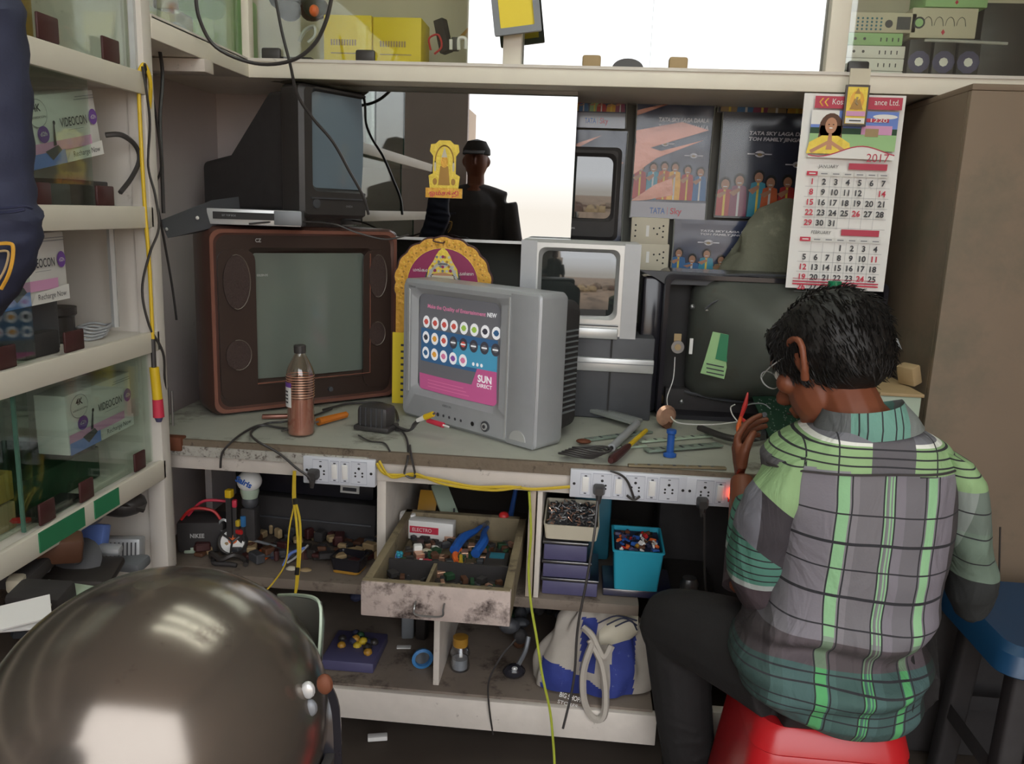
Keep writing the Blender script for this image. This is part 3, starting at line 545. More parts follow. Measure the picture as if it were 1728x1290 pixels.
for px, py in ((1193, 524), (1235, 526), (1255, 588)): p = onface(px, py, Yc-.018); m.ell(p, (.006, .003, .003), 'steel', 8, 5)
m.build('screw', ct)
def spk(px, py, r_, dz=0.):
    p = onface(px, py, Yc-.03); m = MB(FR(p)); m.lathe([(r_, .012), (r_, .006), (r_*.85, 0), (r_*.45, -.004), (r_*.4, -.012), (.001, -.012)], 'steel', 20, Matrix.Rotation(R(-90), 4, 'X') @ Matrix.Scale(-1, 4, (0, 0, 1)))
    m.disc(0, 0, r_*.5, 'tan', .014, None, 14, .004); m.rect(-r_*.6, r_*.7, r_*.5, r_*2.0, 'tan', .002, .003); return m.build('speaker', ct)
spk(1143, 585, .018); 
p = onface(1121, 700, 2.26); m = MB(FR(p, R(20))); m.lathe([(.022, .02), (.03, .012), (.02, .0), (.012, -.02)], 'copper', 16, Matrix.Rotation(R(90), 4, 'X')); m.tube([(0, -.01, -.02), (.01, -.01, -.03)], .015, 'brown'); one(m, 'loose_speaker', 'small loose brown speaker hanging at the lower left corner of the opened television', 'speaker')
m = MB(); m.bb(onface(1164, 571, Yc-.01), onface(1168, 598, Yc-.015), 'white'); m.build('paper_tab', ct)
m = MB(); m.tube([onface(1139, 603, Yc-.02), onface(1136, 640, Yc-.02), onface(1126, 670, Yc-.03), onface(1127, 688, 2.27)], .0015, 'white', 5); one(m, 'speaker_wire', 'thin white wire running down from the small speaker to the loose one', 'wire')
cable('speaker_wire', 'white wire along the bottom of the opened television to the red clips', [onface(1130, 700, 2.26), onface(1145, 714, 2.2), onface(1200, 717, 2.15), onface(1245, 712, 2.08), onface(1248, 712, 2.07)], .0018, 'white', 'wire')
cable('tube_cable', 'dark cable arching over the top of the exposed picture tube', [onface(1190, 522, Yc-.03), onface(1210, 508, Yc-.03), onface(1260, 498, Yc-.03), onface(1310, 502, Yc-.03), onface(1380, 525, Yc-.03)], .003, 'darkgrey')
cable('jumper_wire', 'white looped wire standing behind the red test clips', [onface(1245, 712, 2.07), onface(1236, 700, 2.1), onface(1233, 688, 2.12), onface(1240, 683, 2.1)], .0016, 'white', 'wire')
cable('jumper_wire', 'thin pale wire from the red clip to the circuit board', [onface(1252, 688, 2.08), onface(1268, 682, 2.05), onface(1288, 682, 2.02), onface(1300, 690, 2.0)], .0016, 'greytxt', 'wire')
# red test clips
m = MB(); m.tube([onface(1262, 663, 2.02), onface(1257, 685, 2.0), onface(1250, 705, 1.96)], .005, 'red', 7, 6, [.002, .006, .004]).tube([onface(1250, 705, 1.96), onface(1246, 722, 1.93), onface(1246, 735, 1.91)], .005, 'orange', 7, 6, [.004, .006, .003])
one(m, 'test_clip', 'red crocodile clip standing up from the wires in the hand', 'clip')
m = MB(); m.tube([onface(1250, 705, 1.96), onface(1260, 716, 1.94), onface(1263, 728, 1.92)], .005, 'red', 7, 6, [.003, .006, .005]).tube([onface(1263, 728, 1.92), onface(1272, 738, 1.90), onface(1282, 742, 1.90)], .002, 'steel', 6)
one(m, 'test_clip', 'red crocodile clip with a bare metal tip right of the fingers', 'clip')
# circuit board by the man's face
p = at(1345, 722, Z=.80); m = MB(FR((p.x, p.y, .83), R(15), R(35))); m.box((0, 0, 0), (.22, .15, .003), 'pcb'); random.seed(5)
cbt = thing('circuit_board', 'green circuit board dotted with solder joints beside the opened television', 'circuit board', (p.x, p.y, .782)); m.build('board', cbt)
m = MB(FR((p.x, p.y, .83), R(15), R(35)))
for i in range(150): m.box((random.uniform(-.1, .1), random.uniform(-.07, .07), .002), (.003, .003, .002), 'solder')
m.build('solder_joints', cbt)
m = MB(FR((p.x, p.y, .83), R(15), R(35)))
for i in range(14): m.box((random.uniform(-.1, .1), random.uniform(-.07, .07), -.012), (.018, .014, .02), random.choice(['black', 'darkgrey', 'copper']))
m.build('components', cbt)
m = MB(); a, b = at(1190, 740, Z=.783), at(1285, 742, Z=.783); m.tube([at(1180, 722, Z=.80), at(1225, 738, Z=.80), at(1260, 742, Z=.80), at(1288, 738, Z=.80)], .009, 'blackpl', 8); m.tube([at(1288, 738, Z=.80), at(1290, 720, Z=.80), at(1290, 700, Z=.86)], .007, 'darkgrey', 8)
one(m, 'chassis_frame', 'bent black chassis frame lying in front of the picture tube', 'frame')

# ================================================================== THINGS ON AND ABOVE THE BENCH
# set-top box on the big television
a = at(362, 383, Y=2.10); X = FR((a.x, 2.10, 1.289), R(14), 0, R(0)); st = thing('set_top_box', 'grey metal set-top box hanging over the left top corner of the large television', 'set-top box', (a.x, 2.10, 1.289), R(14))
m = MB(X); m.box((.10, -.001, .021), (.235, .003, .040), 'silverlt', bev=.001); m.box((.075, -.004, .024), (.155, .003, .018), 'black'); m.box((.185, -.004, .022), (.07, .004, .036), 'silverdk', bev=.002); m.text('SET TOP BOX', .02, .022, .005, 'greytxt', .0065, .035); m.box((.115, -.004, .006), (.016, .004, .003), 'white'); m.build('front_panel', st)
m = MB(X); m.box((.10, .08, .021), (.235, .16, .042), 'darkgrey', bev=.002); m.build('casing', st)
P = [at(x, y, Y=yy) for x, y, yy in ((357, 338, 2.115), (362, 384, 2.105), (283, 402, 1.97), (270, 372, 1.97))]
m = MB(); m._add(P+[p+Vector((.03, .10, .012)) for p in P], [(0, 1, 2, 3), (7, 6, 5, 4), (0, 3, 7, 4), (1, 5, 6, 2), (2, 6, 7, 3), (0, 4, 5, 1)], 'darkgrey'); m.ell(at(333, 368, Y=2.055), (.005, .004, .005), 'white', 8, 5).ell(at(281, 387, Y=1.962), (.004, .004, .004), 'silverlt', 8, 5); m.build('metal_cover', st)
# oil bottle
p = at(508, 733, Z=.781); bt = thing('plastic_bottle', 'clear ribbed bottle half full of reddish oil with a black cap, before the large television', 'bottle', (p.x, p.y, .781)); X = FR((p.x, p.y, .781))
k = 1.0; prof = [(.001, .001), (.030, .0), (.034, .006)]+[(.034-(.0012 if i % 2 else 0), .012+i*.0075) for i in range(19)]+[(.034, .158), (.030, .172), (.020, .192), (.013, .205), (.012, .212)]
MB(X).lathe(prof, 'oil', 28).build('bottle_body', bt)
m = MB(X); pr = [(.0305, .004), (.0318, .01), (.0318, .095), (.001, .096)]; M('oilliq', '#a4786a', .25, 0, .1, 20); m.lathe(pr, 'oilliq', 24).build('liquid', bt)
m = MB(X)
for i in range(9): m.rings([[(math.cos(j/24*6.283)*rr_, math.sin(j/24*6.283)*rr_, .100+i*.0065+dz) for j in range(24)] for rr_, dz in ((.0342, -.0012), (.0352, 0), (.0342, .0012))], 'copper', False)
m.build('copper_bands', bt)['label'] = 'pale copper coloured ribs around the upper half'
MB(X).lathe([(.001, .208), (.0145, .208), (.0148, .226), (.013, .228), (.001, .228)], 'blackpl', 20).build('cap', bt)
m = MB(X); m.rings([[(math.cos(a)*.0358, math.sin(a)*.0358, z) for a in [R(d) for d in range(-165, -105, 8)]] for z in (.075, .125)], 'white', False, False); m.rings([[(math.cos(a)*.0358, math.sin(a)*.0358, z) for a in [R(d) for d in range(-165, -105, 8)]] for z in (.125, .137)], 'purple', False, False)
for i in range(4): m.rings([[(math.cos(a)*.0361, math.sin(a)*.0361, z) for a in [R(d) for d in range(-150, -118, 8)]] for z in (.085+i*.009, .089+i*.009)], 'ink', False, False)
m.build('paper_label', bt)
# orange screwdriver handle
a, b = at(537, 712, Z=.793), at(584, 700, Z=.793); m = MB(); m.cyl(a, b, .011, 'orangetr', .009, 8).cyl(b, b+(b-a)*.06, .007, 'orangetr', .004, 8); t = thing('screwdriver', 'translucent orange screwdriver handle lying right of the oil bottle', 'screwdriver', (a.x, a.y, .782)); m.build('handle', t)
MB().cyl(a, a+(a-b)*1.2, .003, 'steel', None, 8).build('blade', t)
# black adapter
p = at(632, 728, Z=.781); ad = thing('power_adapter', 'black mains adapter block with its cord, between bottle and silver television', 'power adapter', (p.x, p.y+.02, .781), R(-12)); X = WM[ad].copy()
m = MB(X); m.box((0, 0, .037), (.088, .062, .060), 'blackpl', bev=.014); m.box((0, 0, .008), (.10, .07, .014), 'blackpl', bev=.005)
for i in range(5): m.box((-.03+i*.015, -.0315, .038), (.003, .003, .05), 'darkgrey')
m.build('casing', ad)
MB(X).tube([(.05, 0, .02), (.07, -.01, .015), (.10, -.01, .012), (.115, .0, .03), (.13, .0, .045)], .0035, 'blackpl').build('cord', ad)
pl = at(716, 707, Y=ad.location.y+.0)
m = MB(); a, b = at(700, 716, Y=2.02), at(728, 701, Y=2.0); m.tube([at(668, 726, Y=2.05), at(690, 727, Y=2.02), at(698, 716, Y=2.02), at(706, 709, Y=2.01)], .003, 'blackpl')
t = thing('av_lead', 'pair of black leads with yellow and red plugs in front of the silver television', 'cable', (a.x, a.y, .79)); m.build('lead', t)
m = MB(); a, b = at(704, 710, Y=2.01), at(731, 699, Y=1.99); m.cyl(a, a.lerp(b, .5), .005, 'white', .007).cyl(a.lerp(b, .5), b, .008, 'yellow', .007).cyl(b, b+(b-a)*.15, .003, 'steel'); m.build('yellow_plug', t)
m = MB(); a, b = at(722, 710, Y=2.01), at(748, 718, Y=1.98); m.cyl(a, b, .006, 'redtxt', .007).cyl(b, b+(b-a)*.35, .0025, 'white'); m.build('red_plug', t)
# yellow note by the shrine picture and the shrine picture itself
a = at(676, 648, Y=2.36); t = thing('yellow_card', 'narrow yellow card with handwriting standing left behind the silver television', 'card', (a.x, 2.36, .781))
p, q = at(662, 650, Y=2.36), at(684, 562, Y=2.36); MB().bb((p.x, 2.358, .781), (q.x+.04, 2.364, q.z), 'yellowbox').build('sheet', t)
m = MB()
for i in range(9): zz = .80+i*(q.z-.82)/9; m.bb((q.x-.012, 2.356, zz), (q.x-.004+.003*(i % 3), 2.3575, zz+.006), 'ink')
m.build('handwriting', t)
Yg = 2.38; c = at(747, 480, Y=Yg); pic = thing('religious_picture', 'oval deity picture in a scalloped gold frame behind the silver television', 'picture', (c.x, Yg, .782)); X = FR((c.x, Yg, c.z))
rx = at(828, 480, Y=Yg).x-c.x; rzz = at(747, 402, Y=Yg).z-c.z
m = MB(X)
def scal(kx, wob, n=96): return [(kx*rx*(1+wob*abs(math.sin(a*9)))*math.cos(a), kx*rzz*(1+wob*abs(math.sin(a*9)))*math.sin(a)) for a in [2*math.pi*j/n for j in range(n)]]
low = at(700, 650, Y=Yg).z-c.z
m.poly([(x*1.02, z*1.02) for x, z in scal(1, .04)], 'maroon', -.004, .004); m.poly(scal(.985, .04), 'gold', .0005); m.rect(-rx*.98, low+.01, -rx*.72, 0, 'gold', .0002, .004); m.rect(rx*.72, low+.01, rx*.98, 0, 'gold', .0002, .004); m.rect(-rx*.9, .782-c.z, rx*.9, low+.02, 'maroon', .0, .004); m.build('gold_frame', pic)
m = MB(X)
for j in range(44): a = 2*math.pi*j/44; m.disc(.86*rx*math.cos(a), .86*rzz*math.sin(a), .0030, 'umbergold', .001, None, 8).disc(.93*rx*math.cos(a+.07), .93*rzz*math.sin(a+.07), .0022, 'goldlt', .0015, None, 6)
m.build('gold_ornament', pic)
m = MB(X); m.disc(0, 0, rx*.74, 'magenta', .002, rzz*.78, 48); m.disc(0, 0, rx*.75, 'goldlt', .0015, rzz*.79, 48); m.build('magenta_ground', pic)
m = MB(X); m.disc(0, -rzz*.10, rx*.40, 'darkgrey', .003, rzz*.66, 28); m.disc(0, -rzz*.12, rx*.30, 'skinlt', .0035, rzz*.44, 24); m.rect(-rx*.23, rzz*.05, rx*.23, rzz*.19, 'cream', .004); m.disc(0, rzz*.08, .0035, 'redtxt', .0045)
m.poly([(-rx*.33, rzz*.14), (-rx*.22, rzz*.22), (0, rzz*.26), (rx*.22, rzz*.22), (rx*.33, rzz*.14), (rx*.30, rzz*.34), (rx*.20, rzz*.50), (rx*.15, rzz*.62), (rx*.09, rzz*.72), (0, rzz*.80), (-rx*.09, rzz*.72), (-rx*.15, rzz*.62), (-rx*.20, rzz*.50), (-rx*.30, rzz*.34)], 'goldlt', .0045)
for i_ in range(4):
    for j in range(7-i_): m.disc((j-(6-i_)/2)*rx*.085, rzz*(.29+i_*.10), .0042, ['silverlt', 'umbergold', 'cream', 'silverdk'][(i_+j) % 4], .0052, None, 7)
for j in range(26): a = math.pi*j/25; m.disc(rx*.32*math.cos(a), rzz*.55*math.sin(a)-rzz*.1, .005, 'silverlt', .005, None, 7)
for x, z in ((0, .38), (0, .60), (.16, .30), (-.16, .30)): m.disc(x*rx, z*rzz, .0045, 'magenta', .0055, None, 8)
for s_ in (-1, 1): m.poly([(s_*rx*.20, rzz*.0), (s_*rx*.05, rzz*.04), (s_*rx*.06, rzz*.005), (s_*rx*.19, -rzz*.03)], 'hair', .005)
m.build('deity_face', pic)
MB(X).text('மங்கல', -rx*.62, rzz*.26, .009, 'white', .003, rx*.34).text('அன்னை', rx*.34, rzz*.22, .009, 'white', .003, rx*.3).build('white_lettering', pic)
MB(X).tube([(-rx*.18, -.004, rzz*1.0), (-rx*.2, -.006, rzz*.93), (-.0, -.006, rzz*.90), (rx*.02, -.006, rzz*.94)], .002, 'maroon').build('hanging_hook', pic)
# small golden sticker on the pane
Ys = 2.442; a, b = at(718, 333, Y=Ys), at(782, 237, Y=Ys); W_, H = b.x-a.x, b.z-a.z; t = thing('deity_sticker', 'small golden deity sticker with red lettering stuck on the mirrored pane', 'sticker', (a.x+W_/2, Ys, a.z)); X = FR((a.x+W_/2, Ys, a.z))
m = MB(X); W2 = W_/2; sil = [(-W2*.78, H*.17), (W2*.78, H*.17), (W2*.85, H*.38), (W2*.62, H*.42), (W2*.62, H*.72), (W2*.80, H*.80), (W2*.74, H*.92), (W2*.5, H*.93), (W2*.3, H*.99), (-W2*.3, H*.99), (-W2*.5, H*.93), (-W2*.74, H*.92), (-W2*.80, H*.80), (-W2*.62, H*.72), (-W2*.62, H*.42), (-W2*.85, H*.38)]
m.poly(sil, 'goldlt', 0, .002); m.rect(-W2, 0, W2, H*.17, 'gold', .0003, .002); m.build('gold_cutout', t)
m = MB(X)
for j in range(40): a_ = math.pi*j/39; m.disc(W2*.5*math.cos(a_), H*.62+H*.28*math.sin(a_), .0022, 'umbergold', .001, None, 6)
m.disc(0, H*.62, W2*.2, 'gold', .001, H*.1, 14); m.poly([(-W2*.16, H*.7), (W2*.16, H*.7), (0, H*.88)], 'cream', .0012); m.poly([(-W2*.32, H*.22), (W2*.32, H*.22), (W2*.22, H*.55), (-W2*.22, H*.55)], 'umbergold', .0009)
for s_ in (-1, 1): m.disc(s_*W2*.5, H*.28, W2*.12, 'umbergold', .001, H*.06, 10).disc(s_*W2*.5, H*.55, W2*.06, 'cream', .001, H*.1, 8)
m.text('ஓம்சக்தி', 0, H*.045, .012, 'redtxt', .0012, W_*.8, 'CENTER', bold=.02); m.build('ornament', t)
# calendar
Yk = 2.318; a, b = at(1327, 489, Y=Yk), at(1503, 157, Y=Yk); tl, tr = at(1355, 157, Y=Yk), at(1528, 159, Y=Yk); W_ = (tr-tl).length; H = tl.z-at(1327, 485, Y=Yk).z; x0 = (tl.x+at(1327, 485, Y=Yk).x)/2
cal = thing('wall_calendar', 'white 2017 wall calendar with a praying woman, hung from the cabinet edge', 'calendar', (x0+W_/2, Yk, tl.z-H)); X = FR((x0, Yk, tl.z-H), 0, 0, R(0))
m = MB(X); nv = 12; vs = [(W_*i/4, -.004*math.sin(j/nv*5)*(i/4)-.008*(1-j/nv)**3, H*j/nv) for j in range(nv+1) for i in range(5)]
m._add(vs, [(j*5+i, j*5+i+1, j*5+i+6, j*5+i+5) for j in range(nv) for i in range(4)], 'white'); m.build('sheet', cal)
L = .012
m = MB(X); m.rect(W_*.10, H*.925, W_*.95, H*.985, 'calred', L); m.text('Kosa', W_*.27, H*.945, .015, 'white', L+.001, W_*.13); m.text('ance Ltd.', W_*.68, H*.947, .015, 'white', L+.001, W_*.24)
for k in (0, 1): m.poly([(W_*(.14+k*.05), H*.955), (W_*(.17+k*.05), H*.975), (W_*(.185+k*.05), H*.975), (W_*(.155+k*.05), H*.955), (W_*(.185+k*.05), H*.935), (W_*(.17+k*.05), H*.935)], 'gold', L+.001)
m.build('title_band', cal)
m = MB(X); x0_, x1_ = W_*.08, W_*.93; zb, zt_ = H*.70, H*.915
m.rect(x0_, H*.80, x1_, zt_, 'bluep', L); m.rect(x0_, H*.72, x1_, H*.82, 'greenlt', L+.0003); m.rect(x0_, H*.80, x1_, H*.83, 'greendk', L+.0004); m.rect(x0_, H*.845, W_*.35, zt_, 'white', L+.0004)
m.disc(W_*.8, H*.89, W_*.12, 'white', L+.0005, H*.012); m.rect(W_*.62, H*.862, W_*.84, H*.880, 'calred', L+.001); m.rect(W_*.58, H*.80, W_*.88, H*.845, 'pinkp', L+.001); m.rect(W_*.62, H*.79, W_*.75, H*.83, 'tan', L+.0012); m.text('1220', W_*.66, H*.862, .010, 'white', L+.002, W_*.16)
m.poly([(x0_, zb-.01)]+[(x0_+(x1_-x0_)*i/16, H*(.708+.025*math.sin(i/16*6.5-2.4)+.012*i/16)) for i in range(17)]+[(x1_, zb-.012)], 'white', L+.0030)
m.poly([(x0_+(x1_-x0_)*i/16, H*(.712+.025*math.sin(i/16*6.5-2.4)+.012*i/16)) for i in range(17)]+[(x0_+(x1_-x0_)*i/16, H*(.706+.025*math.sin(i/16*6.5-2.4)+.012*i/16)) for i in range(16, -1, -1)], 'calred', L+.0033)
m.text('2017', W_*.66, H*.665, .022, 'calred', L+.004, W_*.22)
m.build('landscape_print', cal)
m = MB(X); cx_ = W_*.28
m.disc(cx_, H*.83, W_*.115, 'brown', L+.0015, H*.072); m.poly([(cx_-W_*.13, H*.74), (cx_+W_*.13, H*.74), (cx_+W_*.1, H*.84), (cx_-W_*.1, H*.84)], 'brown', L+.0015)
m.poly([(cx_-W_*.22, H*.70), (cx_+W_*.22, H*.70), (cx_+W_*.20, H*.755), (cx_+W_*.08, H*.79), (cx_-W_*.08, H*.79), (cx_-W_*.20, H*.755)], 'goldlt', L+.0018); m.disc(cx_, H*.84, W_*.058, 'skinlt', L+.0021, H*.04)
m.poly([(cx_-W_*.03, H*.72), (cx_+W_*.03, H*.72), (cx_+W_*.015, H*.80), (cx_-W_*.015, H*.80)], 'skinlt', L+.0022); m.poly([(cx_-W_*.19, H*.715), (cx_-W_*.02, H*.765), (cx_-W_*.02, H*.745), (cx_-W_*.17, H*.70)], 'skinlt', L+.0021); m.poly([(cx_+W_*.19, H*.715), (cx_+W_*.02, H*.765), (cx_+W_*.02, H*.745), (cx_+W_*.17, H*.70)], 'skinlt', L+.0021)
m.disc(cx_, H*.828, W_*.018, 'white', L+.0024, H*.003); m.disc(cx_-W_*.022, H*.845, W_*.008, 'black', L+.0024, H*.003).disc(cx_+W_*.022, H*.845, W_*.008, 'black', L+.0024, H*.003)
m.build('praying_woman_print', cal)
m = MB(X)
def month(name_, ztop, first, days, reds):
    m.text(name_, W_*.20, ztop, .009, 'ink', L, W_*.20, shear=.1); m.rect(W_*.50, ztop-.002, W_*.88, ztop+.014, 'calred', L)
    for c_ in range(7):
        xx = W_*(.10+c_*.118); m.rect(xx-.002, ztop-.020, xx+W_*.1, ztop-.009, 'redtxt' if c_ == 0 else 'paper', L); m.rect(xx+.004, ztop-.016, xx+W_*.08, ztop-.013, 'white' if c_ == 0 else 'greytxt', L+.0005)
    for d_ in range(1, days+1):
        k_ = first+d_-1; c_, r_ = k_ % 7, k_//7
        if name_ == 'JANUARY' and d_ == 13: continue
        m.text(str(d_), W_*(.155+c_*.118)+(4-r_)*0, ztop-.042-r_*.0265, .0155, 'redtxt' if (c_ == 0 or d_ in reds) and not (name_ == 'FEBRUARY' and d_ == 5) else 'ink', L, None, 'CENTER', bold=.025)
    for r_ in range(5): m.rect(W_*.09, ztop-.048-r_*.0265, W_*.93, ztop-.0473-r_*.0265, 'greytxt', L-.0003)
    for c_ in range(1, 7): m.rect(W_*(.094+c_*.118), ztop-.022-5*.0265, W_*(.094+c_*.118)+.0006, ztop-.022, 'greytxt', L-.0003)
month('JANUARY', H*.628, 0, 31, (14, 26)); month('FEBRUARY', H*.628-.170, 3, 28, (11, 24))
m.rect(W_*.06, .017, W_*.93, .021, 'calred', L+.003); m.rect(W_*.06, .010, W_*.93, .014, 'redtxt', L+.003); m.rect(W_*.06, .026, W_*.9, .0275, 'calred', L+.003); m.build('date_tables', cal)
# little lit picture over the calendar
Yq = 2.29; a, b = at(1421, 212, Y=Yq), at(1469, 144, Y=Yq); W_, H = b.x-a.x, b.z-a.z; t = thing('framed_deity_picture', 'tiny dark-framed golden deity picture hanging over the calendar top', 'picture', (a.x, Yq, a.z)); X = FR((a.x, Yq, a.z))
m = MB(X); m.rect(0, 0, W_, H, 'brownblk', 0, .008); m.rect(0, -.001, W_, .001, 'brownblk'); m.build('frame', t)
m = MB(X); m.rect(W_*.08, H*.05, W_*.92, H*.95, 'goldlt', .001); m.disc(W_*.5, H*.62, W_*.3, 'gold', .002, H*.24); m.disc(W_*.5, H*.72, W_*.13, 'goldlt', .003, H*.09); m.poly([(W_*.38, H*.78), (W_*.62, H*.78), (W_*.5, H*.93)], 'umbergold', .0035); m.poly([(W_*.22, H*.40), (W_*.78, H*.40), (W_*.62, H*.66), (W_*.38, H*.66)], 'umbergold', .0025)
m.tube([(W_*.5, -.003, H*.7), (W_*.45, -.003, H*.58), (W_*.55, -.003, H*.52)], .0025, 'tan'); m.rect(W_*.1, H*.24, W_*.9, H*.36, 'pinkp', .003); m.rect(W_*.1, H*.06, W_*.9, H*.19, 'white', .003); m.rect(W_*.25, H*.11, W_*.75, H*.14, 'ink', .004); m.build('deity_print', t)
MB(X).rect(W_*.1, H+.001, W_*.95, H+.04, 'cream', .0, .006).build('hanging_tab', t)
# wall switchboard
t = thing('wall_switchboard', 'cream wall switchboard with sockets beside the silver-framed television', 'switchboard', at(1110, 455, Y=2.66)); 
for (px0, py0, px1, py1) in ((1063, 368, 1130, 412), (1063, 412, 1130, 456)):
    p, q = at(px0, py1, Y=2.66), at(px1, py0, Y=2.66); pl_ = MB().bb((p.x, 2.655, p.z+.001), (q.x, 2.69, q.z-.001), 'cream', .003).build('plate', t)
    m = MB(FR((p.x, 2.655, p.z))); w_, h_ = q.x-p.x, q.z-p.z
    for dx, dz in ((.12, .3), (.12, .5), (.12, .7), (.85, .3), (.85, .5), (.85, .7), (.7, .4), (.6, .6), (.75, .62)): m.disc(w_*dx, h_*dz, .003, 'black', .001, None, 8)
    m.rect(w_*.4, h_*.3, w_*.48, h_*.7, 'white', .002, .002); m.build('sockets', pl_)
# sack shape standing in for a rocky grey reflection in the glass
p = at(1290, 470, Y=2.60); m = MB()
def reflection_sack_rings(): 
    G = []
    for i in range(18):
        t_ = i/17; z = .86+(1.42-.86)*t_; cx_ = at(1270+55*t_, 400, Y=2.6).x; k = (1-t_**2.2)**.5*.17*(1+.12*noise.noise(Vector((t_*6, 2, 1))))+.012
        G.append([(cx_+math.cos(a)*k*(1+.45*noise.noise(Vector((math.cos(a)*1.5, math.sin(a)*1.5, z*9)))), 2.6+math.sin(a)*k*.45*(1+.3*noise.noise(Vector((math.cos(a)*2, z*8, 1)))), z) for a in [2*math.pi*j/28 for j in range(28)]])
    return G
m.rings(reflection_sack_rings(), 'sack_standin'); one(m, 'reflection_sack', 'sack shape added for a crumpled grey-green reflection behind the opened television, left of the calendar', 'sack_standin')
one(MB().bb((.25, 2.42, .781), (.75, 2.70, .859), 'blackmat', .005), 'packing_box', 'dark flat box under the added sack shape', 'box')
# green bottle behind the head
p = at(1402, 487, Y=2.30); t = thing('green_bottle', 'green plastic bottle whose cap shows just above the man\'s hair', 'bottle', (p.x, 2.20, .781)); zt = at(1402, 474, Y=2.20).z; X = FR((p.x-.02, 2.20, .781)); zt -= .781
MB(X).lathe([(.001, 0), (.032, 0), (.034, .01), (.034, zt-.10), (.03, zt-.07), (.014, zt-.03), (.013, zt-.012)], 'bottlegreen', 20).build('bottle_body', t); MB(X).lathe([(.016, zt-.02), (.017, zt-.018), (.017, zt-.002), (.015, zt), (.001, zt)], 'bottlegreen', 18).build('cap', t)
# red pilot lamp, foil pieces, parts shelf at the right
MB_ = MB(); p = at(1568, 178, Y=2.6); MB_.ell(p, (.004, .004, .004), 'ledw', 10, 6); t = thing('pilot_lamp', 'tiny glowing reddish pilot lamp on the dark wall right of the calendar', 'lamp', (p.x, 2.7, p.z)); MB_.build('bulb', t); MB().cyl((p.x, 2.602, p.z), (p.x, 2.72, p.z), .006, 'blackmat').build('holder', t)
m = MB(); P = [at(x, y, Y=2.6) for x, y in ((1528, 470), (1536, 478), (1530, 543), (1497, 543))]; m._add(P+[q+Vector((0, .01, 0)) for q in P], [(0, 1, 2, 3), (7, 6, 5, 4), (0, 4, 5, 1), (1, 5, 6, 2), (2, 6, 7, 3), (3, 7, 4, 0)], 'silverlt'); one(m, 'plastic_wrapper', 'folded clear plastic wrapper standing right of the calendar', 'wrapper')
m = MB(); m.tube([at(1550, 325, Y=2.6), at(1540, 365, Y=2.6), at(1533, 400, Y=2.6)], .002, 'palegreen'); one(m, 'antenna_rod', 'thin pale rod leaning in the dark corner right of the calendar', 'rod')
m = MB(); p = at(1580, 560, Y=2.5); m.box((.79, 2.62, 1.05), (.12, .12, .54), 'blackmat', 0, .02); m.ell((.78, 2.58, 1.0), (.05, .06, .05), 'blackmat', 12, 8); one(m, 'old_television', 'dark old television casing in the corner behind the man\'s head', 'television', 'tube televisions')
m = MB(); P = [at(x, y, Y=2.30) for x, y in ((1455, 558), (1490, 575), (1522, 590), (1515, 572))]; m._add(P+[q+Vector((0, .004, 0)) for q in P], [(0, 1, 2, 3), (7, 6, 5, 4), (0, 4, 5, 1), (1, 5, 6, 2), (2, 6, 7, 3), (3, 7, 4, 0)], 'silverpl'); one(m, 'plastic_scrap', 'bluish white plastic scrap behind the back of the man\'s head', 'scrap')
m = MB(); a = at(1450, 672, Y=2.1); m.bb((at(1480, 700, Y=2.05).x, 2.05, .781), (at(1552, 700, Y=2.05).x, 2.35, at(1500, 668, Y=2.05).z), 'palegreen', .004); one(m, 'pale_box', 'pale greenish box at the bench end behind the man\'s shoulder', 'box')
m = MB(); zt = at(1500, 668, Y=2.05).z+.001; m.bb((at(1478, 700, Y=2.05).x, 2.04, zt), (at(1553, 700, Y=2.05).x, 2.36, zt+.008), 'tan', .001); one(m, 'wooden_board', 'thin brown board lying on the pale box at the bench end', 'board')
m = MB(FR((at(1535, 660, Y=2.15).x, 2.15, zt+.010), R(30), R(0), R(-20))); m.box((0, 0, .03), (.03, .05, .05), 'tan', bev=.004); one(m, 'parts_packet', 'small tan packet lying on the thin board near the cupboard', 'packet')
# bench strips, solder sucker, drivers
for i, (pts, wd, mt, lb) in enumerate([
    (((990, 742), (1098, 728)), .022, 'stripboard', 'grey printed strip lying rearmost beside the silver television'),
    (((985, 758), (1090, 752)), .016, 'palegreen', 'pale green strip lying just in front of the rearmost grey strip'),
    (((1090, 762), (1215, 752)), .030, 'stripboard', 'broad grey strip between the blue tool and the hand'),
    (((1080, 745), (1200, 735)), .020, 'palegreen', 'pale green strip behind the blue tool, under the black chassis'),
    (((1060, 785), (1225, 790)), .014, 'grimwood', 'grimy wooden batten along the bench edge below the hand')]):
    a, b = at(*pts[0], Z=.785), at(*pts[1], Z=.785); an = math.atan2(b.y-a.y, b.x-a.x); m = MB(FR(((a.x+b.x)/2, (a.y+b.y)/2, .7845+(.003*(i == 2))), an)); L_ = (b-a).length; m.box((0, 0, 0), (L_, wd, .005), mt, bev=.001)
    for k in range(7): m.box((-L_*.42+k*L_*.13, 0, .0027), (L_*.03, wd*.6, .0008), 'ink' if k % 2 else 'steel')
    one(m, 'circuit_strip' if i < 4 else 'wooden_batten', lb, 'strip' if i < 4 else 'batten')
m = MB(); a, b = at(998, 690, Z=.80), at(1075, 712, Z=.80); m.box((a+b)/2, ((b-a).length, .05, .012), 'holo', math.atan2(b.y-a.y, b.x-a.x), .004); one(m, 'foil_packet', 'shiny foil packet lying right behind the silver television', 'packet')
